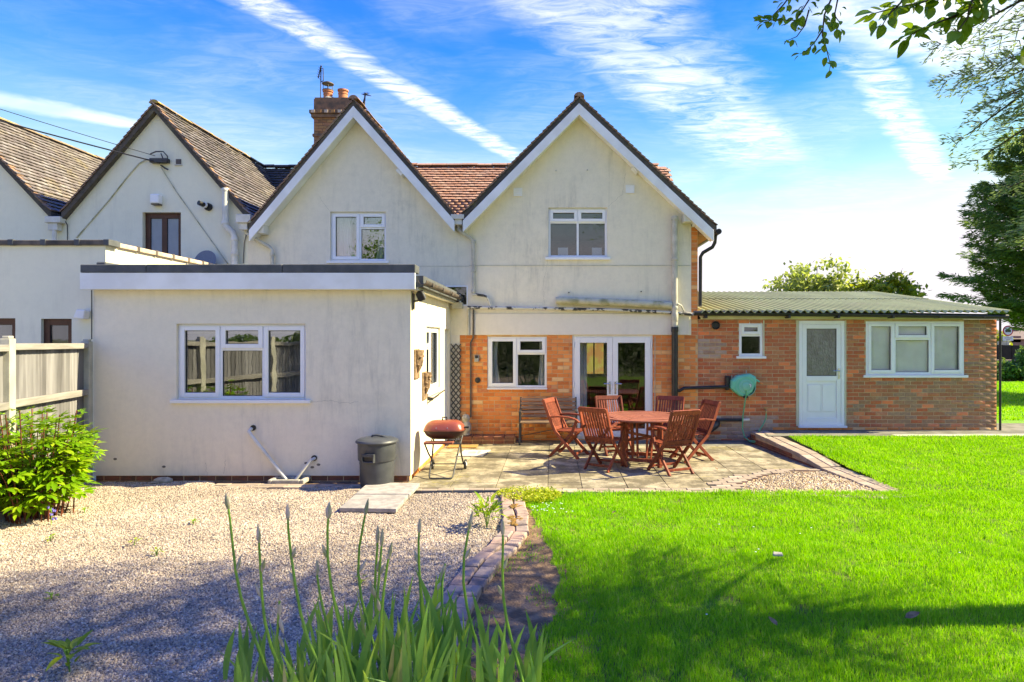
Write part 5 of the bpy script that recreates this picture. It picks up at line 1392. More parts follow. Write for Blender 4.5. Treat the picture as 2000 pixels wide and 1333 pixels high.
# turf sheet
st = 0.12
gx = np.arange(-0.6, 15.0, st); gy = np.arange(-7.6, 11.75, st)
GX, GY = np.meshgrid(gx, gy)
GZ = lawn_h(GY) - 0.012 + 0.012 * (vnoise(GX, GY, 3.0, 3) - 0.5)
ok = in_lawn(GX, GY)
nxg = len(gx); idx = np.arange(GX.size).reshape(GX.shape)
fq = (ok[:-1, :-1] & ok[1:, :-1] & ok[:-1, 1:] & ok[1:, 1:])
a = idx[:-1, :-1][fq]; bq = idx[:-1, 1:][fq]; cq = idx[1:, 1:][fq]; dq = idx[1:, :-1][fq]
loops = np.stack([a, bq, cq, dq], 1).ravel()
tf = np_mesh('lawn', np.stack([GX.ravel(), GY.ravel(), GZ.ravel()], 1), np.full(len(a), 4), loops, M['turf'], None, True); tf['kind'] = 'structure'
o = poly_sheet('back_lawn', [(8.72, 13.4), (60, 13.4), (60, 27), (8.72, 27)], 0.19, M['far_grass'])
o = poly_sheet('soil', [(-0.75, 3.0), (0.3, 3.0), (0.35, 6.2), (0.1, 7.2), (-0.15, 8.2), (-0.55, 8.2), (-0.45, 7.2), (-0.4, 6.5), (-0.7, 5.4), (-0.75, 4.4)], -0.014, M['soil'])

def grass_blades(n_per, y0, y1, xa, xb, inside, wd, hg, z0=0.0, seed=1, edge=0.0):
    r = np.random.default_rng(seed)
    n = int((y1 - y0) * (xb - xa) * n_per)
    x = r.uniform(xa, xb, n); y = r.uniform(y0, y1, n)
    k = inside(x, y) & (x < 0.736 * y + 1.7)
    x, y = x[k], y[k]
    thin = vnoise(x, y, 5.0, 8) + 0.25 * r.random(len(x))
    keep = thin > 0.17
    x, y = x[keep], y[keep]
    n = len(x)
    h = hg * (0.40 + 0.55 * vnoise(x, y, 4.2, 5) + 0.35 * vnoise(x, y, 13.0, 15)) * r.uniform(0.55, 1.35, n)
    w_ = wd * r.uniform(0.7, 1.3, n)
    az = r.uniform(0, 6.283, n); lean = r.uniform(0.05, 0.75, n) * h; la = r.uniform(0, 6.283, n)
    cx_, cy_ = np.cos(az) * w_ / 2, np.sin(az) * w_ / 2
    lx, ly = np.cos(la) * lean, np.sin(la) * lean
    zb = lawn_h(y) - 0.012 + z0
    V = np.empty((n, 5, 3), np.float32)
    V[:, 0] = np.stack([x - cx_, y - cy_, zb], 1); V[:, 1] = np.stack([x + cx_, y + cy_, zb], 1)
    mx, my, mz = x + lx * 0.35, y + ly * 0.35, zb + h * 0.6
    V[:, 2] = np.stack([mx + cx_ * 0.75, my + cy_ * 0.75, mz], 1); V[:, 3] = np.stack([mx - cx_ * 0.75, my - cy_ * 0.75, mz], 1)
    V[:, 4] = np.stack([x + lx, y + ly, zb + h], 1)
    return V.reshape(-1, 3)
def lawn_edge(x, y):
    wob = 0.10 * (vnoise(x, y, 9.0, 21) - 0.5)
    front = (y < 8.26 + 0.05 * (vnoise(x, y, 14, 4) - 0.5)) & (x > xl(y) + wob)
    right = (y >= 7.9) & (y < 11.72) & (x > xr(y) + 0.3 * wob - 0.03)
    return front | right
Vs = [grass_blades(12000, 2.9, 5.0, -0.3, 5.6, lawn_edge, 0.0040, 0.050, seed=1),
      grass_blades(9000, 5.0, 6.6, -0.3, 6.6, lawn_edge, 0.0048, 0.048, seed=2),
      grass_blades(5600, 6.6, 8.3, -0.6, 7.8, lawn_edge, 0.0062, 0.046, seed=3),
      grass_blades(4200, 7.9, 11.75, 4.2, 10.2, lawn_edge, 0.0080, 0.046, seed=4)]
soilx = lambda x, y: (x < xl(y) + 0.05) & (x > xl(y) - 0.55) & (vnoise(x, y, 7, 33) > 0.66)
Vs.append(grass_blades(1500, 3.2, 7.2, -0.6, 0.2, soilx, 0.005, 0.035, seed=6))
Vs.append(grass_blades(500, 14, 26, 9.5, 21, lambda x, y: x > 8.9, 0.02, 0.06, 0.0, 7))
V = np.concatenate(Vs); nb_ = len(V) // 5
bi = np.arange(nb_) * 5
lp = np.stack([bi, bi + 1, bi + 2, bi + 3, bi + 3, bi + 2, bi + 4], 1).ravel()
fn = np.tile(np.array([4, 3]), nb_)
gr = np_mesh('lawn_grass', V, fn, lp, M['grass'], None, True)
tag(gr, kind='stuff')
gr['label'] = 'bright green lawn grass in the garden'; gr['category'] = 'grass'

def scatter_gn(o, mat, density, radius, seed, smin=(0.6, 0.6, 0.4), smax=(1.5, 1.3, 0.9), relief=0.0):
    """pebbles of random size and turn over a ground sheet"""
    ng = bpy.data.node_groups.new('pebbles', 'GeometryNodeTree')
    ng.interface.new_socket('Geometry', in_out='INPUT', socket_type='NodeSocketGeometry')
    ng.interface.new_socket('Geometry', in_out='OUTPUT', socket_type='NodeSocketGeometry')
    N, Lk = ng.nodes, ng.links
    gi = N.new('NodeGroupInput'); go = N.new('NodeGroupOutput')
    dp = N.new('GeometryNodeDistributePointsOnFaces'); dp.inputs['Density'].default_value = density; dp.inputs['Seed'].default_value = seed
    ico = N.new('GeometryNodeMeshIcoSphere'); ico.inputs['Radius'].default_value = radius; ico.inputs['Subdivisions'].default_value = 1
    src = gi.outputs[0]
    if relief:
        sd_ = N.new('GeometryNodeSubdivideMesh'); sd_.inputs['Level'].default_value = 6
        sp_ = N.new('GeometryNodeSetPosition'); ps = N.new('GeometryNodeInputPosition')
        na = N.new('ShaderNodeTexNoise'); na.inputs['Scale'].default_value = 1.3; na.inputs['Detail'].default_value = 4.0; na.inputs['Roughness'].default_value = 0.55; na.inputs['Distortion'].default_value = 0.8
        mu = N.new('ShaderNodeMath'); mu.operation = 'MULTIPLY_ADD'; mu.inputs[1].default_value = relief; mu.inputs[2].default_value = -0.52 * relief
        cx2 = N.new('ShaderNodeCombineXYZ')
        Lk.new(ps.outputs[0], na.inputs['Vector']); Lk.new(na.outputs[0], mu.inputs[0]); Lk.new(mu.outputs[0], cx2.inputs[2])
        Lk.new(gi.outputs[0], sd_.inputs[0]); Lk.new(sd_.outputs[0], sp_.inputs['Geometry']); Lk.new(cx2.outputs[0], sp_.inputs['Offset'])
        src = sp_.outputs[0]
    sm = N.new('GeometryNodeSetMaterial'); sm.inputs['Material'].default_value = mat
    rv = N.new('FunctionNodeRandomValue'); rv.data_type = 'FLOAT_VECTOR'; rv.inputs[0].default_value = (0, 0, 0); rv.inputs[1].default_value = (6.28, 6.28, 6.28)
    rs = N.new('FunctionNodeRandomValue'); rs.data_type = 'FLOAT_VECTOR'; rs.inputs[0].default_value = smin; rs.inputs[1].default_value = smax
    for s_ in rs.inputs:
        if s_.name == 'Seed' and s_.enabled: s_.default_value = 5
    ip = N.new('GeometryNodeInstanceOnPoints')
    jn = N.new('GeometryNodeJoinGeometry')
    Lk.new(src, dp.inputs['Mesh']); Lk.new(dp.outputs['Points'], ip.inputs['Points'])
    Lk.new(ico.outputs['Mesh'], sm.inputs['Geometry']); Lk.new(sm.outputs[0], ip.inputs['Instance'])
    Lk.new(rv.outputs[0], ip.inputs['Rotation']); Lk.new(rs.outputs[0], ip.inputs['Scale'])
    Lk.new(src, jn.inputs[0]); Lk.new(ip.outputs[0], jn.inputs[0]); Lk.new(jn.outputs[0], go.inputs[0])
    md = o.modifiers.new('pebbles', 'NODES'); md.node_group = ng
EDGE = [(-0.52, 8.05), (-0.42, 7.14), (-0.39, 6.55), (-0.47, 6.1), (-0.60, 5.68), (-0.68, 5.2), (-0.73, 4.76), (-0.75, 4.42), (-0.73, 4.1), (-0.64, 3.7), (-0.60, 3.0)]
gpts = [(-8.2, 2.6), (-0.7, 2.6)] + [(x - 0.10, y) for x, y in EDGE[::-1]] + [(-0.62, 8.27), (-2.5, 8.27), (-2.7, 8.6), (-4.6, 8.68), (-4.7, 8.9), (-8.2, 8.9)]
gp = poly_sheet('gravel', gpts, -0.008, M['gravel_bed'], kind='stuff')
tag(gp, 'pale pinkish gravel drive in front of the extension', 'gravel')
scatter_gn(gp, M['pebble'], 4600, 0.0090, 3, (0.45, 0.45, 0.35), (1.9, 1.5, 1.15), relief=0.11)
o = poly_sheet('bounce_sheet', [(-16, 3.0), (-5.9, 3.0), (-6.75, 9.28), (-16, 9.28)], -0.03, M['concrete'])  # unseen pale sheet behind the fence, added to bounce light
o = poly_sheet('drive', [(-14, -7.6), (-0.5, -7.6), (-0.5, 2.8), (-14, 2.8)], -0.02, M['gravel_bed'])  # gravel sheet behind the camera, added for its warm bounce
b = MB(); b.box(-8.2, -2.02, 8.6, YE + 0.1, -0.12, -0.03); o = b.build('soil_strip', M['soil']); o['kind'] = 'structure'

# patio of slabs
pat = poly_sheet('patio', [(-2.02, 8.48), (2.0, 8.48), (2.5, 9.0), (3.0, 9.4), (3.6, 9.8), (4.1, 9.75), (3.95, 12.5), (-2.02, 12.5)], -0.014, M['joint'])
cols = [-2.0, -1.38, -0.77, -0.07, 0.39, 1.0, 1.55, 2.1, 2.65, 3.2, 3.74]
SL = chamfer_box('slab', 1, 1, 0.05, 0.006, M['slab'], 'z')
ms = []
for i in range(len(cols) - 1):
    xa, xb = cols[i], cols[i + 1]
    yb = 8.50 if xa < 2.0 else (8.95 if xa < 2.4 else (9.35 if xa < 3.0 else 9.75))
    y = yb; first = True
    while y < 11.85:
        ln = (0.34 if (i % 2 and first) else 0.61); first = False
        y1 = min(y + ln, 11.86)
        if 11.86 - y1 < 0.15: y1 = 11.86
        ms.append(T((xa + xb) / 2, (y + y1) / 2, -0.025 + jit(0.003)) @ Matrix.Rotation(jit(0.004), 4, 'X') @ Matrix.Rotation(jit(0.004), 4, 'Y') @ Matrix.Diagonal((xb - xa - 0.007, y1 - y - 0.007, 1, 1)))
        y = y1
pieces(pat, 'slab', SL, ms)
b = MB(); b.box(0.30, 3.75, 11.87, 12.50, -0.06, -0.004); o = b.build('kerb_strip', M['concrete_dark'], pat)
b = MB(); b.box(-2.0, 0.29, 11.87, 12.50, -0.06, -0.002); o = b.build('kerb_strip', M['slab'], pat)

# brick paver rows: patio front edge, run below the extension, fan beside the pebble bed
PV = chamfer_box('paver', 0.20, 0.10, 0.06, 0.006, M['paver'], 'z')
ms = []
def pv_row(x0, x1, y, off=0.0, L=0.205, slope=0.0):
    x = x0 + off
    while x < x1:
        ms.append(T(x + L / 2, y + slope * (x - x0) + jit(0.006), -0.030 + 0.006 + jit(0.006)) @ Matrix.Rotation(jit(0.03), 4, 'Z') @ Matrix.Rotation(jit(0.02), 4, 'X') @ Matrix.Diagonal((1, 1, 1, 1)))
        x += L
pv_row(-2.75, 2.05, 8.43); pv_row(-0.75, 2.05, 8.325, 0.1)
pv_row(-4.6, -2.75, 8.72, 0, slope=-0.02); pv_row(-4.5, -2.8, 8.615, 0.08, slope=-0.02)
# fan of pavers
pat_poly = [(2.06, 8.28), (2.44, 8.28), (2.56, 8.70), (3.02, 9.22), (3.50, 9.60), (4.02, 9.60), (4.05, 9.78), (3.45, 9.80), (2.95, 9.45), (2.30, 9.0), (2.05, 8.5)]
def inpoly(x, y, P_):
    c = False; n = len(P_); j = n - 1
    for i in range(n):
        if (P_[i][1] > y) != (P_[j][1] > y) and x < (P_[j][0] - P_[i][0]) * (y - P_[i][1]) / (P_[j][1] - P_[i][1]) + P_[i][0]: c = not c
        j = i
    return c
fan = poly_sheet('paver_fan', pat_poly, -0.020, M['mortar_out'])
yy = 8.33; r_ = 0
while yy < 9.8:
    xx = 2.0 + (0.1 if r_ % 2 else 0)
    while xx < 4.1:
        if inpoly(xx, yy, pat_poly): ms.append(T(xx, yy + jit(0.004), -0.022 + jit(0.005)) @ Matrix.Rotation(jit(0.03), 4, 'Z') @ Matrix.Diagonal((1.0, 1.0, 1, 1)))
        xx += 0.206
    yy += 0.105; r_ += 1
pieces(fan, 'paver', PV, ms)
pb = poly_sheet('pebble_bed', [(2.46, 8.26), (2.56, 8.68), (3.02, 9.18), (3.50, 9.55), (4.02, 9.56), (4.16, 9.2), (4.22, 8.0), (4.2, 7.96), (2.6, 8.20)], -0.012, M['soil'], kind='stuff')
tag(pb, 'bed of tan pebbles beside the paver fan and low wall', 'pebbles')
scatter_gn(pb, M['pebble_tan'], 1900, 0.023, 9, (0.6, 0.5, 0.35), (1.5, 1.3, 0.9))

# concrete path before the outbuilding
o = poly_sheet('path', [(3.95, 11.74), (9.3, 11.70), (12, 11.85), (40, 12.3), (40, 13.5), (8.7, 13.5), (8.7, 12.52), (3.95, 12.52)], 0.196, M['concrete_dark'])
o = poly_sheet('path_edge', [(6.3, 11.70), (9.3, 11.68), (12, 11.80), (12, 12.1), (6.3, 11.92)], 0.2005, M['concrete'])
b = MB(); b.box(3.96, 8.7, 11.76, 12.5, -0.1, 0.19); o = b.build('path_bed', M['concrete_dark']); o['kind'] = 'structure'

# low brick wall beside the sunken patio, running down into a flush paved edge
lw = empty('low_wall', (4.0, 11, 0), 'low sloping brick retaining wall between patio and raised lawn', 'wall')
def wl_top(y): return float(np.interp(y, [9.6, 10.4, 12.3], [0.035, 0.125, 0.215]))
def wl_x(y): return float(np.interp(y, [7.95, 9.6, 12.3], [4.29, 4.06, 3.78]))
body = MB(); ys = np.linspace(9.6, 12.3, 10); vs = []; fs = []
for y in ys:
    x = wl_x(y); vs += [(x + 0.012, y, -0.1), (x + 0.012, y, wl_top(y) - 0.055), (x + 0.34, y, wl_top(y) - 0.055), (x + 0.34, y, -0.1)]
for i in range(9):
    k = i * 4
    fs += [(k, k + 1, k + 5, k + 4), (k + 1, k + 2, k + 6, k + 5), (k + 2, k + 3, k + 7, k + 6)]
fs += [(0, 3, 2, 1), (36, 37, 38, 39)]
body.add(vs, fs); bo = body.build('core', M['mortar_out'], lw)
ms = []
for r_ in range(4):
    y = 9.62 + (0.11 if r_ % 2 else 0)
    while y < 12.2:
        zc_ = -0.02 + r_ * 0.072
        if zc_ + 0.03 < wl_top(y + 0.1) - 0.05:
            ang = math.atan2(3.78 - 4.06, 2.7)
            ms.append(T(wl_x(y + 0.105) + 0.025 + jit(0.004), y + 0.105, zc_) @ Matrix.Rotation(math.atan((3.78 - 4.06) / 2.7) * -1, 4, 'Z') @ Matrix.Rotation(R(-90), 4, 'Z') @ Matrix.Diagonal((1, 1, 1, 1)))
        y += 0.222
pieces(bo, 'brick', BR['brick_dark'], ms)
CP = chamfer_box('coping_brick', 0.165, 0.205, 0.065, 0.008, M['paver'], 'z')
ms = []
y = 8.0
while y < 12.2:
    zt = wl_top(y + 0.1) if y > 9.55 else float(np.interp(y, [7.9, 9.6], [0.004, 0.035]))
    sl = math.atan((wl_top(y + 0.2) - wl_top(y)) / 0.2) if y > 9.55 else 0.015
    for k in range(2):
        ms.append(T(wl_x(y + 0.1) + 0.085 + k * 0.175, y + 0.105 + (0.05 if k else 0), zt - 0.033 + jit(0.003)) @ Matrix.Rotation(-math.atan((3.78 - 4.29) / 4.3) , 4, 'Z') @ Matrix.Rotation(sl, 4, 'X') @ Matrix.Rotation(jit(0.02), 4, 'Z'))
    y += 0.213
cpb = MB(); cpb.box(4.06, 4.62, 7.9, 9.6, -0.1, -0.03); cpo = cpb.build('coping_bed', M['soil'], lw)
pieces(cpo, 'coping_brick', CP, ms)

# curved brick edging between gravel and soil
ed = empty('brick_edging', (-0.6, 5.5, 0), 'curved double row of old mossy edging bricks between gravel and lawn', 'edging')
EB = chamfer_box('brick', 0.135, 0.20, 0.075, 0.012, M['edging'], 'z')
eb = MB(); eb.box(-0.9, -0.89, 5, 5.01, -0.1, -0.09); ebo = eb.build('bed', M['soil'], ed)
def along(pts, step):
    out_ = []; acc = 0.0; d = 0.0
    P_ = [Vector((x, y, 0)) for x, y in pts]
    for i in range(len(P_) - 1):
        a_, c_ = P_[i], P_[i + 1]; L = (c_ - a_).length
        while d <= acc + L:
            out_.append((a_.lerp(c_, (d - acc) / L), (c_ - a_).normalized())); d += step
        acc += L
    return out_
ms = []
for p, t in along(EDGE, 0.208):
    nrm = Vector((-t.y, t.x, 0))
    for k in (-1, 1):
        ang = math.atan2(t.y, t.x) - math.pi / 2 + jit(0.06)
        q_ = p + nrm * (0.073 * k)
        ms.append(T(q_.x + jit(0.006), q_.y + jit(0.01), 0.002 + jit(0.010)) @ Matrix.Rotation(ang, 4, 'Z') @ Matrix.Rotation(jit(0.05), 4, 'X') @ Matrix.Rotation(jit(0.05), 4, 'Y'))
pieces(ebo, 'brick', EB, ms)
b = MB(); rr = random.Random(3)
for cx_, cy_, s_ in ((-0.43, 7.45, 0.07), (-0.40, 6.95, 0.085), (-0.42, 6.75, 0.04), (-0.47, 7.85, 0.06)):
    for k in range(14):
        a = rr.uniform(0, 6.28); d_ = s_ * math.sqrt(rr.random())
        b.lathe([(0.028, 0), (0.022, 0.010), (0.0, 0.016)], (cx_ + d_ * math.cos(a), cy_ + d_ * math.sin(a) * 1.3, 0.036), 7)
o = b.build('moss', M['moss'], ed, smooth=60)

# stone kerb lying at the plinth
kb = empty('stone_block', (X(320, 8.85), 8.85, 0), 'small rounded stone block lying in the gravel against the plinth', 'stone')
b = MB(); b.lathe([(0.10, 0), (0.12, 0.02), (0.115, 0.05), (0.07, 0.075), (0.02, 0.08)], (X(318, 8.85), 8.86, -0.01), 14, None, 1.1, 0.6); b.build('body', M['stone_pale'], kb, smooth=50)
b = MB(); b.box(-0.09, 0.03, -0.03, 0.03, 0, 0.02, T(X(312, 8.85), 8.80, 0.0)); b.build('chip', M['stone_pale'], kb, bevel=0.01)
# gully surround where the waste pipes end
gu = empty('gully', (X(568, 8.88), 8.88, 0), 'rough concrete gully surround below the two white waste pipes', 'gully')
b = MB(); gx0, gx1 = X(532, 8.88), X(602, 8.88)
ring(b, gx0, gx1, 0, 0.26, 0.06, 0, 0.06)
o = b.build('surround', M['stone_pale'], gu, bevel=0.015, M_=T(0, 8.98, 0.0) @ Matrix.Rotation(R(90), 4, 'X'))
b = MB(); b.box(gx0 + 0.05, gx1 - 0.05, 8.75, 8.95, -0.05, -0.01); b.build('grate', M['black'], gu)

# ================================================================== FURNITURE
def chair_proto():
    c = empty('garden_chair')
    L_ = 0.235
    wd_ = M['teak']
    for sx in (-1, 1):
        x = sx * L_
        b = MB()      # long stile: back top -> seat -> front foot
        for p, q_ in zip([(-0.37, 0.95), (-0.26, 0.66), (-0.15, 0.43), (0.27, 0.0)][:-1], [(-0.26, 0.66), (-0.15, 0.43), (0.27, 0.0)]):
            b.bar((x, p[0], p[1]), (x, q_[0], q_[1]), 0.030, 0.052, (0, 1, 0.6))
        b.build('leg', wd_, c, bevel=0.004)
        b = MB(); xi = x - sx * 0.034
        for p, q_ in zip([(-0.27, 0.0), (0.14, 0.42), (0.22, 0.63)][:-1], [(0.14, 0.42), (0.22, 0.63)]):
            b.bar((xi, p[0], p[1]), (xi, q_[0], q_[1]), 0.028, 0.048, (0, 1, -0.6))
        b.build('leg', wd_, c, bevel=0.004)
        b = MB()
        ap = [(-0.285, 0.665), (-0.10, 0.685), (0.10, 0.675), (0.22, 0.645), (0.28, 0.60)]
        for p, q_ in zip(ap[:-1], ap[1:]): b.bar((x - sx * 0.012, p[0], p[1]), (x - sx * 0.012, q_[0], q_[1]), 0.062, 0.028)
        b.build('arm', wd_, c, bevel=0.006)
    b = MB()
    b.bar((-L_, -0.372, 0.925), (L_, -0.372, 0.925), 0.026, 0.075, (0, -0.35, 1)); br_ = b.build('backrest', wd_, c, bevel=0.004)
    b = MB(); b.bar((-L_, -0.178, 0.475), (L_, -0.178, 0.475), 0.026, 0.055, (0, -0.35, 1)); b.build('rail', wd_, br_, bevel=0.004)
    for k in range(9):
        x = -0.178 + k * 0.0445
        s = MB(); s.bar((x, -0.183, 0.495), (x, -0.362, 0.895), 0.027, 0.012, (0, -1, 0.4)); s.build('slat', wd_, br_)
    b = MB(); b.bar((-L_ + 0.02, 0.20, 0.425), (L_ - 0.02, 0.20, 0.425), 0.04, 0.022); se = b.build('seat', wd_, c, bevel=0.003)
    for p0, p1, w0, t0 in (((-L_ + 0.02, -0.15, 0.415), (L_ - 0.02, -0.15, 0.415), 0.04, 0.022),):
        b = MB(); b.bar(p0, p1, w0, t0); b.build('rail', wd_, se, bevel=0.003)
    for p0, p1 in (((-L_ + 0.03, -0.205, 0.075), (L_ - 0.03, -0.205, 0.075)), ((-L_ + 0.015, 0.20, 0.075), (L_ - 0.015, 0.20, 0.075))):
        b = MB(); b.bar(p0, p1, 0.022, 0.036); b.build('stretcher', wd_, c, bevel=0.003)
    for k in range(8):
        x = -0.178 + k * 0.051
        s = MB(); s.bar((x, -0.17, 0.436), (x, 0.24, 0.446), 0.042, 0.016); s.build('slat', wd_, se, bevel=0.003)
    return c
def copy_thing(src):
    c = src.copy(); COL.objects.link(c)
    for ch_ in list(src.children):
        k = ch_.copy(); COL.objects.link(k); k.parent = c
        for sub in list(ch_.children):
            q_ = sub.copy(); COL.objects.link(q_); q_.parent = k
    return c
CH = [(0.27, 10.85, -24, 'red slatted garden chair in side view in front of the bench end'),
      (0.80, 9.82, 55, 'red slatted garden chair with its back to the camera, nearer the barbecue'),
      (1.76, 9.53, 114, 'red slatted garden chair with its back to the camera, nearer the hose reel'),
      (2.28, 10.50, 198, 'red slatted garden chair in side view below the hose reel'),
      (1.08, 11.12, -76, 'red slatted garden chair behind the table, in front of the glazed doors'),
      (1.94, 11.05, 246, 'red slatted garden chair behind the table, beside the black soil pipe')]
c0 = chair_proto()
for i, (x, y, a, lab) in enumerate(CH):
    c = c0 if i == 0 else copy_thing(c0)
    c.location = (x, y, 0.0); c.rotation_euler = (0, 0, R(a - 90))
    tag(c, lab, 'chair', 'garden chairs round the patio table')
tb = empty('garden_table', (1.42, 10.18, 0), 'round red slatted garden table among six folding chairs', 'table')
Rt = 0.68
b = MB(); n = 48; vs = []; fs = []
for r0, z in ((Rt, 0.735), (Rt, 0.755), (Rt - 0.006, 0.760), (Rt - 0.085, 0.760), (Rt - 0.085, 0.735)):
    for j in range(n): vs.append((1.42 + r0 * math.cos(6.2832 * j / n), 10.18 + r0 * math.sin(6.2832 * j / n), z))
for k in range(5):
    for j in range(n):
        a_, c_ = k * n + j, k * n + (j + 1) % n; k2 = ((k + 1) % 5) * n
        fs.append((a_, c_, k2 + (j + 1) % n, k2 + j))
b.add(vs, fs); tt = b.build('tabletop', M['teak_top'], tb, smooth=30)
for q4 in range(4):                      # four quadrants of slats meeting on the diagonals
    rot = T(1.42, 10.18, 0) @ Matrix.Rotation(q4 * math.pi / 2 + 0.3, 4, 'Z')
    for k in range(8):
        y0_ = 0.02 + k * 0.073; y1_ = y0_ + 0.066
        ro = Rt - 0.088
        if y1_ > ro - 0.02: continue
        h0 = min(y0_, math.sqrt(max(0, ro ** 2 - y0_ ** 2))); h1 = min(y1_, math.sqrt(max(0, ro ** 2 - y1_ ** 2)))
        s = MB(); vs = [(-h0 + 0.002, y0_), (h0 - 0.002, y0_), (h1 - 0.002, y1_), (-h1 + 0.002, y1_)]
        s.add([(x, y, 0.738) for x, y in vs] + [(x, y, 0.758) for x, y in vs], [(3, 2, 1, 0), (4, 5, 6, 7), (0, 1, 5, 4), (1, 2, 6, 5), (2, 3, 7, 6), (3, 0, 4, 7)])
        s.build('slat', M['teak_top'], tt, M_=rot)
for k in range(4):
    a = R(45 + 90 * k) - 0.2; lx, ly = 1.42 + 0.40 * math.cos(a), 10.18 + 0.40 * math.sin(a)
    b = MB(); b.bar((lx, ly, 0.0), (lx, ly, 0.735), 0.055, 0.055, (math.cos(a), math.sin(a), 0)); b.build('leg', M['teak'], tb, bevel=0.004)
b = MB()
for k in range(4):
    a = R(45 + 90 * k) - 0.2; a2 = a + math.pi / 2
    for z in (0.10, 0.70): b.bar((1.42 + 0.38 * math.cos(a), 10.18 + 0.38 * math.sin(a), z), (1.42 + 0.38 * math.cos(a2), 10.18 + 0.38 * math.sin(a2), z), 0.03, 0.05)
for k in range(2):
    a = R(45 + 90 * k) - 0.2
    b.bar((1.42 - 0.38 * math.cos(a), 10.18 - 0.38 * math.sin(a), 0.40 + 0.05 * k), (1.42 + 0.38 * math.cos(a), 10.18 + 0.38 * math.sin(a), 0.40 + 0.05 * k), 0.03, 0.04)
    for t_ in (-0.2, -0.1, 0.1, 0.2): b.bar((1.42 + t_ * math.cos(a), 10.18 + t_ * math.sin(a), 0.1), (1.42 + t_ * 1.2 * math.cos(a), 10.18 + t_ * 1.2 * math.sin(a), 0.7), 0.025, 0.015)
b.build('brace', M['teak'], tb)

# bench by the wall
bn = empty('bench', (-0.1, 12.2, 0), 'weathered slatted bench with dark iron ends under the ground floor window', 'bench')
for x in (-0.62, 0.44):
    b = MB()
    b.bar((x, 11.93, 0), (x, 11.95, 0.60), 0.035, 0.045, (0, 1, 0)); b.bar((x, 12.32, 0), (x, 12.30, 0.43), 0.035, 0.045, (0, 1, 0)); b.bar((x, 12.30, 0.43), (x, 12.38, 0.85), 0.035, 0.045, (0, 1, 0))
    b.bar((x, 11.93, 0.61), (x, 12.34, 0.63), 0.045, 0.03); b.bar((x, 11.93, 0.40), (x, 12.31, 0.38), 0.03, 0.04)
    pts = [(x, 12.12 + 0.09 * math.cos(a), 0.50 + 0.08 * math.sin(a)) for a in np.linspace(0, 6.0, 14)]
    b.tube(pts, 0.010, 6)
    b.build('end_frame', M['iron'], bn, bevel=0.005)
sb = MB(); sb.bar((-0.60, 12.35, 0.60), (0.42, 12.35, 0.60), 0.012, 0.02); bb = sb.build('backrest', M['iron'], bn)
for k in range(5):
    z = 0.50 + k * 0.078
    s = MB(); s.bar((-0.62, 12.275 + k * 0.016, z), (0.44, 12.275 + k * 0.016, z + jit(0.004)), 0.022, 0.056, (0, 0.2, 1)); s.build('slat', M['old_wood'], bb, bevel=0.004)
sb = MB(); sb.bar((-0.60, 12.1, 0.385), (0.42, 12.1, 0.385), 0.03, 0.012); ss_ = sb.build('seat', M['iron'], bn)
for k in range(5):
    s = MB(); s.bar((-0.62, 11.94 + k * 0.078, 0.415 + jit(0.003)), (0.44, 11.94 + k * 0.078, 0.415 + jit(0.003)), 0.062, 0.024); s.build('slat', M['old_wood'], ss_, bevel=0.004)
b = MB(); b.bar((-0.60, 12.30, 0.12), (0.42, 11.95, 0.36), 0.02, 0.012); b.build('brace', M['iron'], bn)

# barbecue
bq_ = empty('barbecue', (-1.6, 9.42, 0), 'red lidded barbecue on folding black tube legs beside the white wall', 'barbecue')
def loft(mb, c, secs, n=32, p=3.6):
    base = len(mb.v)
    for z, hx, hy in secs:
        for j in range(n):
            a = 2 * math.pi * j / n; ca, sa = math.cos(a), math.sin(a)
            mb.v.append((c[0] + hx * math.copysign(abs(ca) ** (2 / p), ca), c[1] + hy * math.copysign(abs(sa) ** (2 / p), sa), c[2] + z))
    for i in range(len(secs) - 1):
        for j in range(n):
            a = base + i * n + j; c_ = base + i * n + (j + 1) % n; mb.f.append((a, c_, c_ + n, a + n))
    mb.f.append(tuple(base + j for j in range(n))[::-1]); k = base + (len(secs) - 1) * n; mb.f.append(tuple(k + j for j in range(n)))
BX, BY = -1.60, 9.45
b = MB(); loft(b, (BX, BY, 0), [(0.635, 0.298, 0.20), (0.645, 0.302, 0.204), (0.665, 0.296, 0.198), (0.72, 0.272, 0.178), (0.757, 0.238, 0.15), (0.777, 0.195, 0.115), (0.785, 0.12, 0.06), (0.786, 0.05, 0.02)]); b.build('lid', M['bbq_lid'], bq_, smooth=50)
b = MB(); loft(b, (BX, BY, 0), [(0.515, 0.16, 0.10), (0.525, 0.20, 0.13), (0.57, 0.262, 0.172), (0.615, 0.288, 0.192), (0.634, 0.29, 0.195)]); b.build('bowl', M['bbq_bowl'], bq_, smooth=50)
b = MB(); b.tube([(BX - 0.03, BY, 0.785), (BX - 0.03, BY, 0.825), (BX + 0.03, BY, 0.825), (BX + 0.03, BY, 0.785)], 0.011, 8); b.build('lid_handle', M['black'], bq_, smooth=40)
b = MB(); b.box(BX + 0.30, BX + 0.36, BY - 0.03, BY + 0.03, 0.665, 0.69); b.box(BX + 0.24, BX + 0.31, BY - 0.04, BY + 0.04, 0.668, 0.684); b.build('side_handle', M['black'], bq_, bevel=0.006)
for xx in (-1.86, -1.36):
    pass
b = MB(); b.tube([(-1.80, 9.68, 0.52), (-1.77, 9.40, 0.29), (-1.755, 9.08, 0.045), (-1.74, 9.035, 0.018), (-1.70, 9.02, 0.016), (-1.47, 9.02, 0.016), (-1.43, 9.035, 0.018), (-1.415, 9.08, 0.045), (-1.40, 9.40, 0.29), (-1.37, 9.68, 0.52)], 0.0125, 8); b.build('leg_frame', M['iron'], bq_, smooth=50)
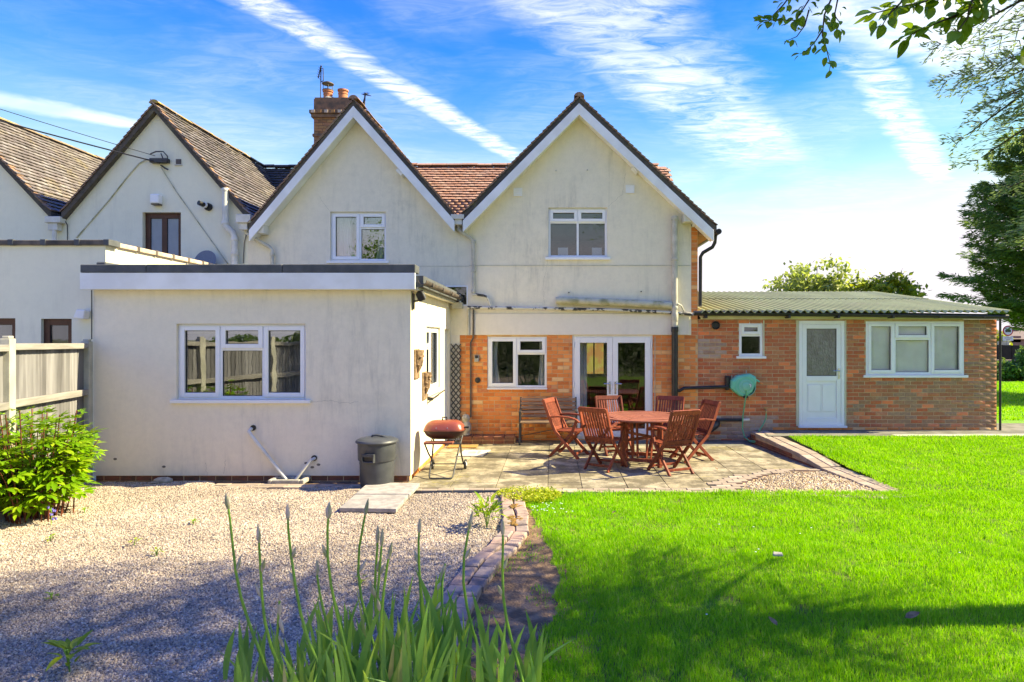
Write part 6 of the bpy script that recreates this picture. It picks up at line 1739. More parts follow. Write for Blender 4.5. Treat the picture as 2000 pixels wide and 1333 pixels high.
b = MB(); b.tube([(-1.855, 9.24, 0.475), (-1.83, 9.42, 0.29), (-1.805, 9.76, 0.075)], 0.0125, 8); b.tube([(-1.335, 9.24, 0.475), (-1.35, 9.42, 0.29), (-1.365, 9.76, 0.075)], 0.0125, 8); b.tube([(-1.84, 9.76, 0.075), (-1.33, 9.76, 0.075)], 0.009, 8)
b.tube([(-1.85, 9.25, 0.47), (-1.34, 9.25, 0.47)], 0.0125, 8); b.tube([(-1.79, 9.66, 0.505), (-1.38, 9.66, 0.505)], 0.0125, 8); b.build('leg_frame', M['iron'], bq_, smooth=50)
for xx in (BX - 0.16, BX + 0.16):
    for yy in (BY - 0.09, BY + 0.12):
        b = MB(); b.tube([(xx, yy, 0.545), (xx + (0.02 if xx > BX else -0.02), yy, 0.48)], 0.009, 6); b.build('bracket', M['iron'], bq_)
b = MB(); b.box(-1.86, -1.44, 9.19, 9.34, 0.465, 0.497); b.build('shelf', M['teak_top'], bq_, bevel=0.006)
for xx in (-1.835, -1.335):
    b = MB(); b.lathe([(0.03, -0.016), (0.066, -0.018), (0.072, -0.01), (0.072, 0.01), (0.066, 0.018), (0.03, 0.016)], (xx, 9.76, 0.073), 22, Matrix.Rotation(R(90), 3, 'Y')); w_ = b.build('wheel', M['black'], bq_, smooth=35)
    b = MB(); b.lathe([(0.022, -0.022), (0.03, -0.018), (0.03, 0.018), (0.022, 0.022)], (xx, 9.76, 0.073), 16, Matrix.Rotation(R(90), 3, 'Y')); b.build('hub', M['sign_white'], w_, smooth=35)

for xx in (BX - 0.09, BX + 0.07):
    b = MB(); b.lathe([(0.007, -0.004), (0.007, 0.003), (0.004, 0.005)], (xx, BY - 0.187, 0.69), 10, Matrix.Rotation(R(70), 3, 'X')); b.build('rivet', M['chrome'], bq_, smooth=40)
b = MB(); loft(b, (BX, BY, 0), [(0.628, 0.300, 0.203), (0.641, 0.305, 0.207), (0.646, 0.298, 0.200)]); b.build('rim', M['bbq_bowl'], bq_, smooth=50)
# dustbin
bi_ = empty('dustbin', (-2.39, 8.72, 0), 'dark grey round plastic dustbin with lid against the extension wall', 'dustbin')
c = (-2.39, 8.70, 0.0)
b = MB(); b.lathe([(0.19, 0), (0.215, 0.005), (0.222, 0.02), (0.232, 0.34), (0.244, 0.345), (0.252, 0.36), (0.258, 0.575), (0.262, 0.58), (0.262, 0.592), (0.2, 0.592)], c, 40); b.build('body', M['bin'], bi_, smooth=30)
b = MB(); b.lathe([(0.262, 0.585), (0.282, 0.586), (0.285, 0.60), (0.272, 0.618), (0.258, 0.624), (0.24, 0.634), (0.215, 0.640), (0.10, 0.652), (0.0, 0.655)], c, 40); b.build('lid', M['bin'], bi_, smooth=30)
b = MB(); b.tube([(-2.46, 8.68, 0.645), (-2.45, 8.68, 0.672), (-2.40, 8.68, 0.680), (-2.32, 8.68, 0.668), (-2.25, 8.68, 0.64)], 0.014, 8); b.build('lid_handle', M['bin'], bi_, smooth=50)
for a0 in (R(-100), R(80)):
    ca, sa = math.cos(a0), math.sin(a0)
    fr_ = Matrix(((-sa, ca, 0, c[0] + ca * 0.245), (ca, sa, 0, c[1] + sa * 0.245), (0, 0, 1, 0.405), (0, 0, 0, 1)))
    b = MB()
    for x0_, x1_, z0_, z1_ in ((-0.085, 0.085, -0.055, -0.042), (-0.085, -0.07, -0.042, 0.055), (0.07, 0.085, -0.042, 0.055)): b.box(x0_, x1_, -0.02, 0.045, z0_, z1_, fr_)
    b.box(-0.085, 0.085, 0.03, 0.045, 0.02, 0.06, fr_); b.build('handle', M['bin'], bi_, bevel=0.005)
    b = MB(); b.box(-0.07, 0.07, -0.03, 0.0125, -0.042, 0.055, fr_); b.build('handle_pocket_shade', M['black'], bi_)  # black block paints the shade inside the handle hollow

# two loose slabs on the gravel
def loose(px, label):
    pts = px
    zt = 0.05
    mb = MB(); q_ = []
    for x_, y_ in pts:
        Y_ = (H - zt) * F / (y_ - VY); q_.append((X(x_, Y_), Y_))
    vs = [(x, y, zt) for x, y in q_] + [(x, y, zt - 0.048) for x, y in q_]
    mb.add(vs, [(0, 1, 2, 3), (7, 6, 5, 4), (0, 4, 5, 1), (1, 5, 6, 2), (2, 6, 7, 3), (3, 7, 4, 0)])
    o_ = mb.build('paving_slab', M['slab_grey'], bevel=0.006)
    bm = bmesh.new(); bm.from_mesh(o_.data); bmesh.ops.recalc_face_normals(bm, faces=bm.faces); bm.to_mesh(o_.data); bm.free()
    tag(o_, label, 'slab', 'loose slabs on the gravel')
loose([(663, 992), (774, 994), (798, 966), (693, 966)], 'grey concrete slab lying on the gravel, front one of two')
loose([(694, 964.5), (800, 965), (820, 944), (720, 942)], 'grey concrete slab lying on gravel beside the dustbin, back one of two')

# doormat and drain cover
b = MB(); b.box(-1.92, -1.38, 11.55, 11.84, 0.004, 0.022); o = b.build('doormat', M['mat'], bevel=0.004); tag(o, 'orange brown coir doormat on the patio by the brick step', 'doormat')
dc = empty('drain_cover', (-1.35, 10.95, 0), 'pale square drain cover with dark centre set on the patio slabs', 'drain cover')
b = MB(); vs = [(-1.63, 10.75), (-1.18, 10.75), (-1.10, 11.33), (-1.56, 11.33)]
b.add([(x, y, 0.004) for x, y in vs] + [(x, y, 0.016) for x, y in vs], [(3, 2, 1, 0), (4, 5, 6, 7), (0, 1, 5, 4), (1, 2, 6, 5), (2, 3, 7, 6), (3, 0, 4, 7)]); b.build('plate', M['paper'], dc)
b = MB(); b.box(-1.46, -1.33, 10.98, 11.14, 0.0165, 0.020); b.box(-1.30, -1.26, 10.95, 11.2, 0.0165, 0.0195); b.build('panel', M['slab_grey'], dc)

# ================================================================== FENCE (runs from the extension corner towards the camera)
fe = empty('fence', (-6.3, 8, 0), 'silvered vertical board fence with concrete posts left of the extension', 'fence')
FD_ = Vector((0.24, -1, 0)).normalized(); FN_ = Vector((1, 0.24, 0)).normalized()
F0 = Vector((-6.50, 8.93, 0))
SPc = 1.86
def fpt(d, off, z): p = F0 + FD_ * d + FN_ * off; return Vector((p.x, p.y, z))
for k in range(5):
    d = k * SPc; zt = 2.02 if k else 1.98
    b = MB(); pw = 0.06
    p0 = F0 + FD_ * d
    fr_ = Matrix(((FD_.x, FN_.x, 0, p0.x), (FD_.y, FN_.y, 0, p0.y), (0, 0, 1, 0), (0, 0, 0, 1)))
    b.box(-pw, pw, -0.05, 0.05, -0.1, zt - 0.03, fr_); b.box(-pw * 0.8, pw * 0.8, -0.035, 0.035, zt - 0.03, zt, fr_)
    b.build('post', M['concrete'], fe, bevel=0.008)
    if k == 4: break
    for zr_, hh in ((1.885, 0.075), (1.245, 0.085), (0.42, 0.085)):
        b = MB(); b.bar(fpt(d + pw + 0.002, 0.018, zr_ + (0.0)), fpt(d + SPc - pw - 0.002, 0.018, zr_ + 0.012), 0.06, hh); b.build('rail', M['fence_rail'], fe, bevel=0.006)
    nb__ = 18; bw_ = (SPc - 2 * pw) / nb__
    for j in range(nb__):
        da = d + pw + j * bw_
        b = MB(); w0 = bw_ * 1.12
        a_, c_ = da, min(da + w0, d + SPc - pw)
        vs = [fpt(a_, -0.016, 0.16), fpt(c_, -0.026, 0.16), fpt(c_, -0.036, 0.16), fpt(a_, -0.036, 0.16)]
        zt2 = 1.88 + jit(0.006)
        b.add([tuple(v) for v in vs] + [(v.x, v.y, zt2) for v in vs], [(3, 2, 1, 0), (4, 5, 6, 7), (0, 1, 5, 4), (1, 2, 6, 5), (2, 3, 7, 6), (3, 0, 4, 7)])
        b.build('board', M['fence_wood'], fe)
    b = MB(); b.bar(fpt(d + pw + 0.002, -0.02, 0.08), fpt(d + SPc - pw - 0.002, -0.02, 0.08), 0.04, 0.15); b.build('gravel_board', M['concrete'], fe)

# ================================================================== PLANTS AND TREES
def unit(a): return a / np.maximum(np.linalg.norm(a, axis=-1, keepdims=True), 1e-9)
def leaf_quads(p, ax, sd, L, W_, fold=0.0):
    """diamond leaves: p base (n,3), ax direction, sd sideways direction"""
    n = len(p); L = np.broadcast_to(np.asarray(L, float).reshape(-1, 1), (n, 1)); W_ = np.broadcast_to(np.asarray(W_, float).reshape(-1, 1), (n, 1))
    V = np.empty((n, 4, 3), np.float32)
    V[:, 0] = p; V[:, 1] = p + ax * L * 0.45 + sd * W_ * 0.5; V[:, 2] = p + ax * L; V[:, 3] = p + ax * L * 0.45 - sd * W_ * 0.5
    return V.reshape(-1, 3)
def quads_obj(name, V, mat, parent):
    n = len(V) // 4
    return np_mesh(name, V, np.full(n, 4), np.arange(n * 4), mat, parent)
def trunk(parent, x, y, z0, h, r0, r1, mat='bark', bend=0.1, seed=0, limbs=()):
    rr = random.Random(seed); b = MB()
    pts = [(x + bend * math.sin(k * 1.1 + seed) * k / 8, y + bend * math.cos(k * 1.3 + seed) * k / 8, z0 + h * k / 8) for k in range(9)]
    b.tube(pts, [r0 * (1.25 if k == 0 else 1) * (1 - k / 8) + r1 * k / 8 for k in range(9)], 10)
    for lm in limbs: b.tube(lm[0], lm[1], 7)
    return b.build('trunk', M[mat], parent, smooth=60)
def conifer(name, label, x, y, z0, zb, ztop, rad, nb_, per, mat, L, W_, seed, rise=0.35, droop=0.25, power=0.8, tw=9, twigs=False, vary=(0.80, 1.04), thin=0.0, group=None):
    """evergreen: boughs around a trunk, each with flat feathery side sprays"""
    e_ = empty(name, (x, y, z0), label, 'tree', group)
    r = np.random.default_rng(seed)
    trunk(e_, x, y, z0, ztop - z0, 0.05 * rad + 0.08, 0.03, seed=seed, bend=0.05)
    tz = np.sort(r.uniform(0, 1, nb_)); hz = zb + (ztop - zb) * tz ** 0.9
    az = (np.arange(nb_) * 2.39996 + r.uniform(-0.4, 0.4, nb_)) % 6.2832
    prof = np.clip(np.minimum((1 - tz) ** power * 1.05, 0.55 + tz * 4), 0, 1)
    ln = rad * prof * r.uniform(*vary, nb_) + 0.12
    b = MB(); Vs = []
    per0 = per
    for i in range(nb_):
        per = per0 if not thin or math.cos(az[i]) < -0.35 else int(per0 * thin)
        d = np.array([math.cos(az[i]), math.sin(az[i]), 0.0]); l = ln[i]
        s = r.uniform(0.15, 1.0, per) ** 0.75
        kq = max(6, int(l * tw)); sq = (np.floor(s * kq) + 0.5) / kq
        s = sq + r.normal(0, 0.006, per)
        ri, dr = rise * r.uniform(0.6, 1.4), droop * r.uniform(0.6, 1.4)
        base = np.array([x, y, hz[i]]) + d * (s * l)[:, None] + np.array([0, 0, 1.0]) * ((np.maximum(s, 0.01) * ri - np.maximum(s, 0.01) ** 2.2 * dr) * l)[:, None]
        sdv = np.array([-d[1], d[0], 0.0]); qd = r.uniform(-1, 1, per)
        tl = (0.36 * l * (1.08 - s) + 0.10 * rad ** 0.5) * (0.75 + 0.5 * np.modf(np.abs(np.sin(sq * 91.7 + i + np.sign(qd)) * 43.7))[0])
        p = base + sdv * (qd * tl)[:, None] + d * (np.abs(qd) * tl * 0.55)[:, None]
        p[:, 2] += -np.abs(qd) * tl * 0.22 + r.normal(0, 0.016 * rad ** 0.5, per)
        ax = unit(d * 0.8 + sdv * (np.sign(qd) * 0.7)[:, None] + r.normal(0, 0.35, (per, 3)) + np.array([0, 0, -0.05]))
        sd2 = unit(np.cross(ax, r.normal(0, 1, (per, 3)) + np.array([0, 0, 1.2])))
        Vs.append(leaf_quads(p, ax, sd2, L * r.uniform(0.6, 1.4, per), W_ * r.uniform(0.7, 1.3, per)))
        if i % 2 == 0:
            pts = [(x + d[0] * l * t, y + d[1] * l * t, hz[i] + (t * ri - t ** 2.2 * dr) * l) for t in (0.02, 0.35, 0.7, 0.95)]
            b.tube(pts, [0.035 * l ** 0.5, 0.022 * l ** 0.5, 0.012, 0.005], 5, cap=False)
        if twigs:
            for sv in (np.arange(kq) + 0.5) / kq:
                for sg in (-1, 1):
                    t_ = (0.36 * l * (1.08 - sv) + 0.10 * rad ** 0.5) * 0.85
                    p0 = np.array([x, y, hz[i]]) + d * (sv * l) + np.array([0, 0, (sv * ri - sv ** 2.2 * dr) * l])
                    p1 = p0 + sdv * sg * t_ + d * t_ * 0.55 + np.array([0, 0, -t_ * 0.22])
                    b.tube([tuple(p0), tuple((p0 + p1) / 2 + np.array([0, 0, 0.02])), tuple(p1)], [0.006, 0.004, 0.002], 3, cap=False)
    b.build('boughs', M['twig'], e_, smooth=60)
    quads_obj('crown', np.concatenate(Vs), M[mat], e_)
    return e_
def broadleaf(name, label, x, y, z0, zc, rx, ry, rz, ncl, per, mat, L, seed, cat='tree', trunk_r=0.12, spread=0.28, shell=0.55, group=None, flat=0.6):
    e_ = empty(name, (x, y, z0), label, cat, group)
    r = np.random.default_rng(seed)
    u = unit(r.normal(0, 1, (ncl, 3))); rad = r.uniform(shell, 1.0, ncl) ** 0.6
    lump = 0.8 + 0.35 * np.sin(u[:, 0] * 3.1 + seed) * np.cos(u[:, 1] * 2.7 + seed * 2)
    c = np.array([x, y, zc]) + u * (rad * lump)[:, None] * np.array([rx, ry, rz])
    n = ncl * per
    cc = np.repeat(c, per, 0); uu = np.repeat(u, per, 0)
    sz = np.repeat(r.uniform(0.6, 1.3, ncl), per)
    p = cc + r.normal(0, 1, (n, 3)) * (spread * min(rx, rz) * sz)[:, None] * np.array([1, 1, flat])
    ax = unit(r.normal(0, 1, (n, 3)) + uu * 0.5 + np.array([0, 0, -0.25])); nrm = unit(r.normal(0, 0.7, (n, 3)) + np.array([0, 0, 1.0]) + uu * 0.5)
    sd = unit(np.cross(ax, nrm))
    LL = L * r.uniform(0.6, 1.35, n)
    lim = []
    rr = random.Random(seed)
    for k in range(0, ncl, max(1, ncl // 14)):
        q_ = c[k]; t0 = rr.uniform(0.35, 0.8); zs = z0 + (zc - z0) * t0
        lim.append(([(x, y, zs), (x + (q_[0] - x) * 0.5, y + (q_[1] - y) * 0.5, zs + (q_[2] - zs) * 0.6), tuple(q_)], [trunk_r * 0.45, trunk_r * 0.25, trunk_r * 0.07]))
    trunk(e_, x, y, z0, (zc - z0) * 1.0, trunk_r, trunk_r * 0.4, seed=seed, limbs=lim)
    quads_obj('crown', leaf_quads(p, ax, sd, LL, LL * 0.62), M[mat], e_)
    return e_

# dark conifer beyond the outbuilding, pale cypress nearer, and the trees outside the frame whose shade crosses the lawn
conifer('conifer_tree', 'dense dark green conifer with upswept boughs beyond the outbuilding roof', 16.2, 20.0, 0.0, 1.8, 8.9, 3.6, 210, 760, 'conifer', 0.20, 0.036, 11, rise=0.62, droop=0.10, power=0.55, vary=(0.62, 1.06), tw=7)
conifer('cypress_tree', 'feathery blue green cypress hanging into the top corner of the view', 5.35, 4.75, 0.0, 2.75, 12.5, 2.2, 330, 720, 'cypress', 0.055, 0.0125, 12, rise=0.30, droop=0.42, power=0.45, tw=7, twigs=True, thin=0.22)

# overhanging broadleaf tree: trunk beside the camera, two leafy branches reaching into the top of the view
ov = empty('overhanging_tree', (5.2, 0.6, 0), 'broadleaf tree whose leafy branches hang into the top of the view', 'tree')
r = np.random.default_rng(21)
trunk(ov, 5.2, 0.6, 0, 5.5, 0.2, 0.1, seed=4, limbs=[([(5.2, 0.6, 3.6), (3.8, 1.8, 4.6), (2.2, 3.0, 4.55)], [0.09, 0.06, 0.03]), ([(5.2, 0.6, 3.9), (4.0, 2.6, 4.9), (2.9, 4.3, 5.0)], [0.09, 0.06, 0.03])])
ncl = 75; u = unit(r.normal(0, 1, (ncl, 3))); c = np.array([4.9, -0.1, 7.2]) + u * r.uniform(0.5, 1, ncl)[:, None] ** 0.5 * np.array([3.4, 3.3, 2.4])
c = c[c[:, 2] > 2.6 + 0.58 * np.maximum(c[:, 1], 0)]; per = 45; n = len(c) * per
p = np.repeat(c, per, 0) + r.normal(0, 0.30, (n, 3)); ax = unit(r.normal(0, 1, (n, 3)) + np.array([0, 0, -0.3])); sd = unit(np.cross(ax, r.normal(0, 0.7, (n, 3)) + np.array([0, 0, 1.0])))
quads_obj('crown', leaf_quads(p, ax, sd, r.uniform(0.06, 0.11, n), r.uniform(0.045, 0.075, n)), M['leaf'], ov)
def leaf_shape(name, mat, L, W_, curl=0.15, fold=0.18, seg=5, tip=1.0):
    """a real leaf: oval outline, folded along the midrib, origin at the stalk end, pointing +y"""
    vs = []; fs = []
    for k in range(seg + 1):
        t = k / seg; wv = W_ * 0.5 * (math.sin(math.pi * min(1, t ** 0.8 * 0.98 + 0.02)) ** 0.75 if 0 < k < seg else 0.04)
        z = -curl * L * t * t
        vs += [(-wv, L * t, z + fold * wv), (0, L * t, z), (wv, L * t, z + fold * wv)]
    for k in range(seg):
        a = k * 3
        fs += [(a, a + 1, a + 4, a + 3), (a + 1, a + 2, a + 5, a + 4)]
    mb = MB(); mb.add(vs, fs)
    return mb.mesh(name, mat, smooth=80)
def frame_to(p, d, up, s=1.0):
    d = Vector(d).normalized(); up = Vector(up)
    x = d.cross(up)
    if x.length < 1e-3: x = d.cross(Vector((1, 0, 0.2)))
    x.normalize(); z = x.cross(d)
    return Matrix(((x.x * s, d.x * s, z.x * s, p[0]), (x.y * s, d.y * s, z.y * s, p[1]), (x.z * s, d.z * s, z.z * s, p[2]), (0, 0, 0, 1)))
LF = [leaf_shape('leaf', M['leaf'], 0.072, 0.052, 0.2, 0.25), leaf_shape('leaf', M['leaf'], 0.066, 0.050, -0.1, 0.15), leaf_shape('leaf', M['leaf'], 0.060, 0.040, 0.3, 0.35)]
rr = random.Random(8)
def leafy_branch(pts_px, Y0, Y1, scale, gap, side_len, start=0.0):
    pts = []
    for i, (px, py) in enumerate(pts_px):
        Y = Y0 + (Y1 - Y0) * i / max(1, len(pts_px) - 1); pts.append(Vector((X(px, Y), Y, Z(py, Y))))
    b = MB(); b.tube([tuple(p) for p in pts], [0.008 * scale * (1 - 0.75 * i / (len(pts) - 1)) for i in range(len(pts))], 6)
    tw = b.build('branch', M['twig'], ov, smooth=60)
    acc = 0
    for i in range(len(pts) - 1):
        a_, c_ = pts[i], pts[i + 1]; L = (c_ - a_).length; d = (c_ - a_).normalized(); t = gap * rr.random()
        while t < L:
            if (i + t / L) / (len(pts) - 1) >= start:
                for sg in (1, -1):
                    if rr.random() < 0.8:
                        out_ = (d * rr.uniform(0.3, 1.1) + Vector((rr.uniform(-1, 1), rr.uniform(-0.8, 0.8), rr.uniform(-0.9, 0.5)))).normalized()
                        p = a_.lerp(c_, t / L) + out_ * side_len * rr.random()
                        o_ = bpy.data.objects.new('leaf', rr.choice(LF)); attach(o_, tw)
                        o_.matrix_basis = frame_to(p, out_, (rr.uniform(-0.6, 0.6), rr.uniform(-1.0, 0.2), 1.0), scale * rr.uniform(0.75, 1.2))
            t += gap * rr.uniform(0.6, 1.4)
# right-hand sprays with the larger leaves (closer), left-hand sprays smaller (farther)
leafy_branch([(1960, -60), (1880, -20), (1800, 5), (1740, 18), (1702, 28)], 3.0, 3.1, 1.0, 0.020, 0.035)
leafy_branch([(1985, -40), (1920, 5), (1870, 30), (1830, 45), (1790, 62), (1768, 76)], 2.9, 3.0, 1.05, 0.020, 0.035)
leafy_branch([(1915, -30), (1895, 10), (1890, 35), (1870, 62)], 2.9, 2.9, 1.0, 0.020, 0.04)
leafy_branch([(1780, -30), (1760, 5), (1735, 30), (1722, 52)], 3.0, 3.0, 0.9, 0.032, 0.03)
leafy_branch([(2040, 60), (2010, 100), (1995, 118)], 2.6, 2.6, 1.3, 0.05, 0.02)
leafy_branch([(1640, -40), (1610, 30), (1606, 70), (1614, 95), (1622, 128), (1620, 138)], 4.6, 4.6, 0.95, 0.028, 0.05, 0.1)
leafy_branch([(1600, -40), (1580, 0), (1555, 40), (1530, 40), (1492, 40)], 4.6, 4.6, 0.95, 0.022, 0.06, 0.1)
leafy_branch([(1560, -30), (1530, 10), (1510, 30), (1500, 45)], 4.6, 4.6, 0.95, 0.022, 0.06, 0.1)
leafy_branch([(1606, 60), (1590, 85), (1572, 102), (1562, 106)], 4.6, 4.6, 0.8, 0.028, 0.04, 0.2)
leafy_branch([(1580, 20), (1572, 50), (1556, 72), (1532, 82)], 4.6, 4.6, 0.8, 0.06, 0.03, 0.3)
leafy_branch([(1640, -20), (1630, 30), (1640, 45), (1634, 58)], 4.6, 4.6, 0.85, 0.025, 0.05, 0.2)

# hedge and trees behind the camera: they stand in the window reflections
hd = empty('hedge', (0, -9, 0), 'long mixed hedge closing the far end of the garden', 'hedge')
r = np.random.default_rng(41); n = 70000
hx = r.uniform(-14, 12, n); top = 1.9 + 0.7 * vnoise(hx, hx * 0, 0.8, 3)
hzv = r.uniform(0, 1, n) ** 0.8 * top; hy = -8.2 + 0.9 * vnoise(hx * 1.3, hzv * 1.3, 1.0, 5) + r.normal(0, 0.15, n)
p = np.stack([hx, hy, hzv], 1); ax = unit(r.normal(0, 1, (n, 3))); sd = unit(np.cross(ax, r.normal(0, 1, (n, 3))))
hm = quads_obj('foliage', leaf_quads(p, ax, sd, r.uniform(0.06, 0.13, n), r.uniform(0.04, 0.08, n)), M['hedge'], hd); hm['kind'] = 'stuff'
broadleaf('garden_tree', 'spreading leafy tree behind the hedge at the far end of the garden', -8.2, -12.5, 0, 6.0, 2.8, 2.2, 3.2, 180, 110, 'leaf', 0.15, 51)

# small trees seen over the corrugated roof
broadleaf('small_tree', 'loose pale green treetop behind the corrugated roof, the wider one', X(1590, 23), 23, 0, 3.75, 2.35, 1.6, 1.05, 120, 34, 'leaf_sparse', 0.17, 61, spread=0.17, shell=0.2)
broadleaf('small_tree', 'yellow green treetop with a twisting branch behind the corrugated roof', X(1735, 22), 22, 0, 3.45, 1.35, 1.2, 0.85, 62, 40, 'leaf_gold', 0.18, 62, spread=0.2, shell=0.25)

# ---- peony by the fence: red stems, each compound leaf its own piece
def compound(seed, mat, nl=9, L=0.12, W_=0.042):
    r_ = random.Random(seed); mb = MB()
    def leaflet(p, d, l, w__):
        d = Vector(d).normalized(); s = d.cross(Vector((0, 0, 1))).normalized(); upv = s.cross(d)
        pts = [(0, 0.05), (0.35, 1.0), (0.7, 0.75), (1.0, 0.03)]
        base = []; 
        for t, k in pts:
            c_ = Vector(p) + d * l * t + Vector((0, 0, -0.22 * l * t * t))
            base += [c_ - s * w__ * 0.5 * k + upv * 0.12 * w__ * k, c_, c_ + s * w__ * 0.5 * k + upv * 0.12 * w__ * k]
        fs_ = []
        for k in range(3):
            a = k * 3; fs_ += [(a, a + 1, a + 4, a + 3), (a + 1, a + 2, a + 5, a + 4)]
        mb.add(base, fs_)
    for k in range(3):
        ang = (-0.75, 0, 0.75)[k]; st_ = Vector((math.sin(ang) * 0.07, 0.07 + math.cos(ang) * 0.08, 0.01))
        for j in range(3):
            a2 = ang + (-0.65, 0, 0.65)[j] + r_.uniform(-0.12, 0.12)
            leaflet(st_ * (1.0 if j == 1 else 0.85), (math.sin(a2), math.cos(a2), r_.uniform(-0.1, 0.25)), L * (1.1 if j == 1 else 0.9) * r_.uniform(0.85, 1.15), W_ * r_.uniform(0.9, 1.15))
    return mb.mesh('leaf', mat, smooth=80)
PE = [compound(s, M['peony']) for s in range(7)]
po = empty('peony_bush', (-5.82, 7.2, 0), 'lush bright green peony bush with red stems by the fence', 'shrub')
rr = random.Random(14); rs_stem = MB()
leafs = []
for k in range(58):
    a = rr.uniform(0, 6.283); rb_ = rr.uniform(0.03, 0.36); x0, y0 = -5.82 + rb_ * math.cos(a), 7.2 + rb_ * math.sin(a)
    hgt = rr.uniform(0.72, 1.10); out_ = rr.uniform(0.04, 0.34); x1, y1 = x0 + out_ * math.cos(a), y0 + out_ * math.sin(a)
    if out_ > 0.28: hgt *= 0.84
    pts = [Vector((x0, y0, -0.02)), Vector((x0 + (x1 - x0) * 0.3, y0 + (y1 - y0) * 0.3, hgt * 0.4)), Vector((x0 + (x1 - x0) * 0.65, y0 + (y1 - y0) * 0.65, hgt * 0.75)), Vector((x1, y1, hgt))]
    sb_ = MB(); sb_.tube(pts, [0.0085, 0.0075, 0.006, 0.004], 6); so_ = sb_.build('stem', M['peony_stem'], po, smooth=60)
    for j in range(11):
        t = 0.24 + 0.74 * j / 10; q_ = t * 3; i = min(2, int(q_)); p = pts[i].lerp(pts[i + 1], q_ - i)
        aa = a + rr.uniform(-1.7, 1.7) if j < 9 else rr.uniform(0, 6.28)
        leafs.append((p, (math.cos(aa), math.sin(aa), rr.uniform(-0.35, 0.6) if j < 9 else rr.uniform(0.3, 0.9)), rr.uniform(0.5, 1.2) * (0.75 if j > 8 else 1)))
for k in range(15):
    a = rr.uniform(0, 6.283); x0, y0 = -5.82 + 0.25 * math.cos(a), 7.2 + 0.25 * math.sin(a); x1, y1 = x0 + 0.14 * math.cos(a), y0 + 0.14 * math.sin(a); hgt = rr.uniform(1.05, 1.27)
    sb_ = MB(); sb_.tube([(x0, y0, -0.02), (x0 + (x1 - x0) * 0.5, y0 + (y1 - y0) * 0.5, hgt * 0.5), (x1, y1, hgt)], [0.009, 0.008, 0.006], 6); sb_.build('stem', M['peony_stem'], po, smooth=60)
    for j in range(3):
        aa = rr.uniform(0, 6.28); leafs.append((Vector((x1, y1, hgt - 0.02 - 0.07 * j)), (math.cos(aa), math.sin(aa), 0.5), 0.42))
rr.shuffle(leafs)
leafs.sort(key=lambda l: l[0].y - 0.5 * l[0].x)
for i, (p, d, s) in enumerate(leafs[:300]):
    o_ = bpy.data.objects.new('leaf', PE[i % 7]); attach(o_, po); o_.matrix_basis = frame_to(p, d, (rr.uniform(-0.3, 0.3), rr.uniform(-0.4, 0.2), 1), s)
mbx = MB()
for i, (p, d, s) in enumerate(leafs[300:]):
    m_ = frame_to(p, d, (rr.uniform(-0.3, 0.3), rr.uniform(-0.4, 0.2), 1), s); me = PE[i % 7]
    mbx.add([m_ @ v.co for v in me.vertices], [tuple(f.vertices) for f in me.polygons])
o_ = mbx.build('foliage', M['peony'], po, smooth=80); o_['kind'] = 'stuff'
# bluebell at its foot
b = MB()
for k in range(9): b.lathe([(0.006, 0), (0.012, 0.008), (0.010, 0.022), (0.014, 0.026)], (-5.38 + rr.uniform(-0.04, 0.04), 6.86 + rr.uniform(-0.04, 0.04), 0.03 + rr.uniform(0, 0.14)), 6)
M['violet'] = pm('violet_petal', (0.16, 0.14, 0.48), (0.12, 0.10, 0.40), 20, 0.6)
bl = empty('bluebell', (-5.38, 6.86, 0), 'small violet bluebell flower at the foot of the peony', 'flower'); b.build('petals', M['violet'], bl)
b = MB(); b.tube([(-5.38, 6.86, -0.01), (-5.375, 6.86, 0.1), (-5.37, 6.85, 0.18)], 0.004, 5); b.build('stem', M['iris_stem'], bl)

# ---- iris clump in the foreground
ir = empty('iris_clump', (-0.95, 3.5, 0), 'clump of iris with papery buds on tall stems in the foreground', 'plant')
rr = random.Random(77)
YI = 3.42
stems = [(440, 961, 545), (505, 1021, 590), (564, 982, 690), (620, 1091, 695), (642, 979, 728), (717, 972, 768), (736, 1024, 778), (748, 1030, 790), (769, 1056, 795), (823, 1010, 852), (879, 1063, 905), (921, 996, 975), (979, 1010, 1042), (547, 1140, 600)]
def bud(mb, p, d, L, w__):
    d = Vector(d).normalized(); s = d.cross(Vector((0, 1, 0.1))).normalized(); u_ = s.cross(d)
    mb_base = len(mb.v); n = 7
    for t, k in ((0, 0.35), (0.15, 0.8), (0.4, 1.0), (0.7, 0.7), (0.9, 0.3), (1.0, 0.05)):
        for j in range(n):
            a = 6.2832 * j / n; mb.v.append(tuple(Vector(p) + d * L * t + (s * math.cos(a) + u_ * 0.7 * math.sin(a)) * w__ * 0.5 * k))
    for i in range(5):
        for j in range(n):
            a = mb_base + i * n + j; c_ = mb_base + i * n + (j + 1) % n; mb.f.append((a, c_, c_ + n, a + n))
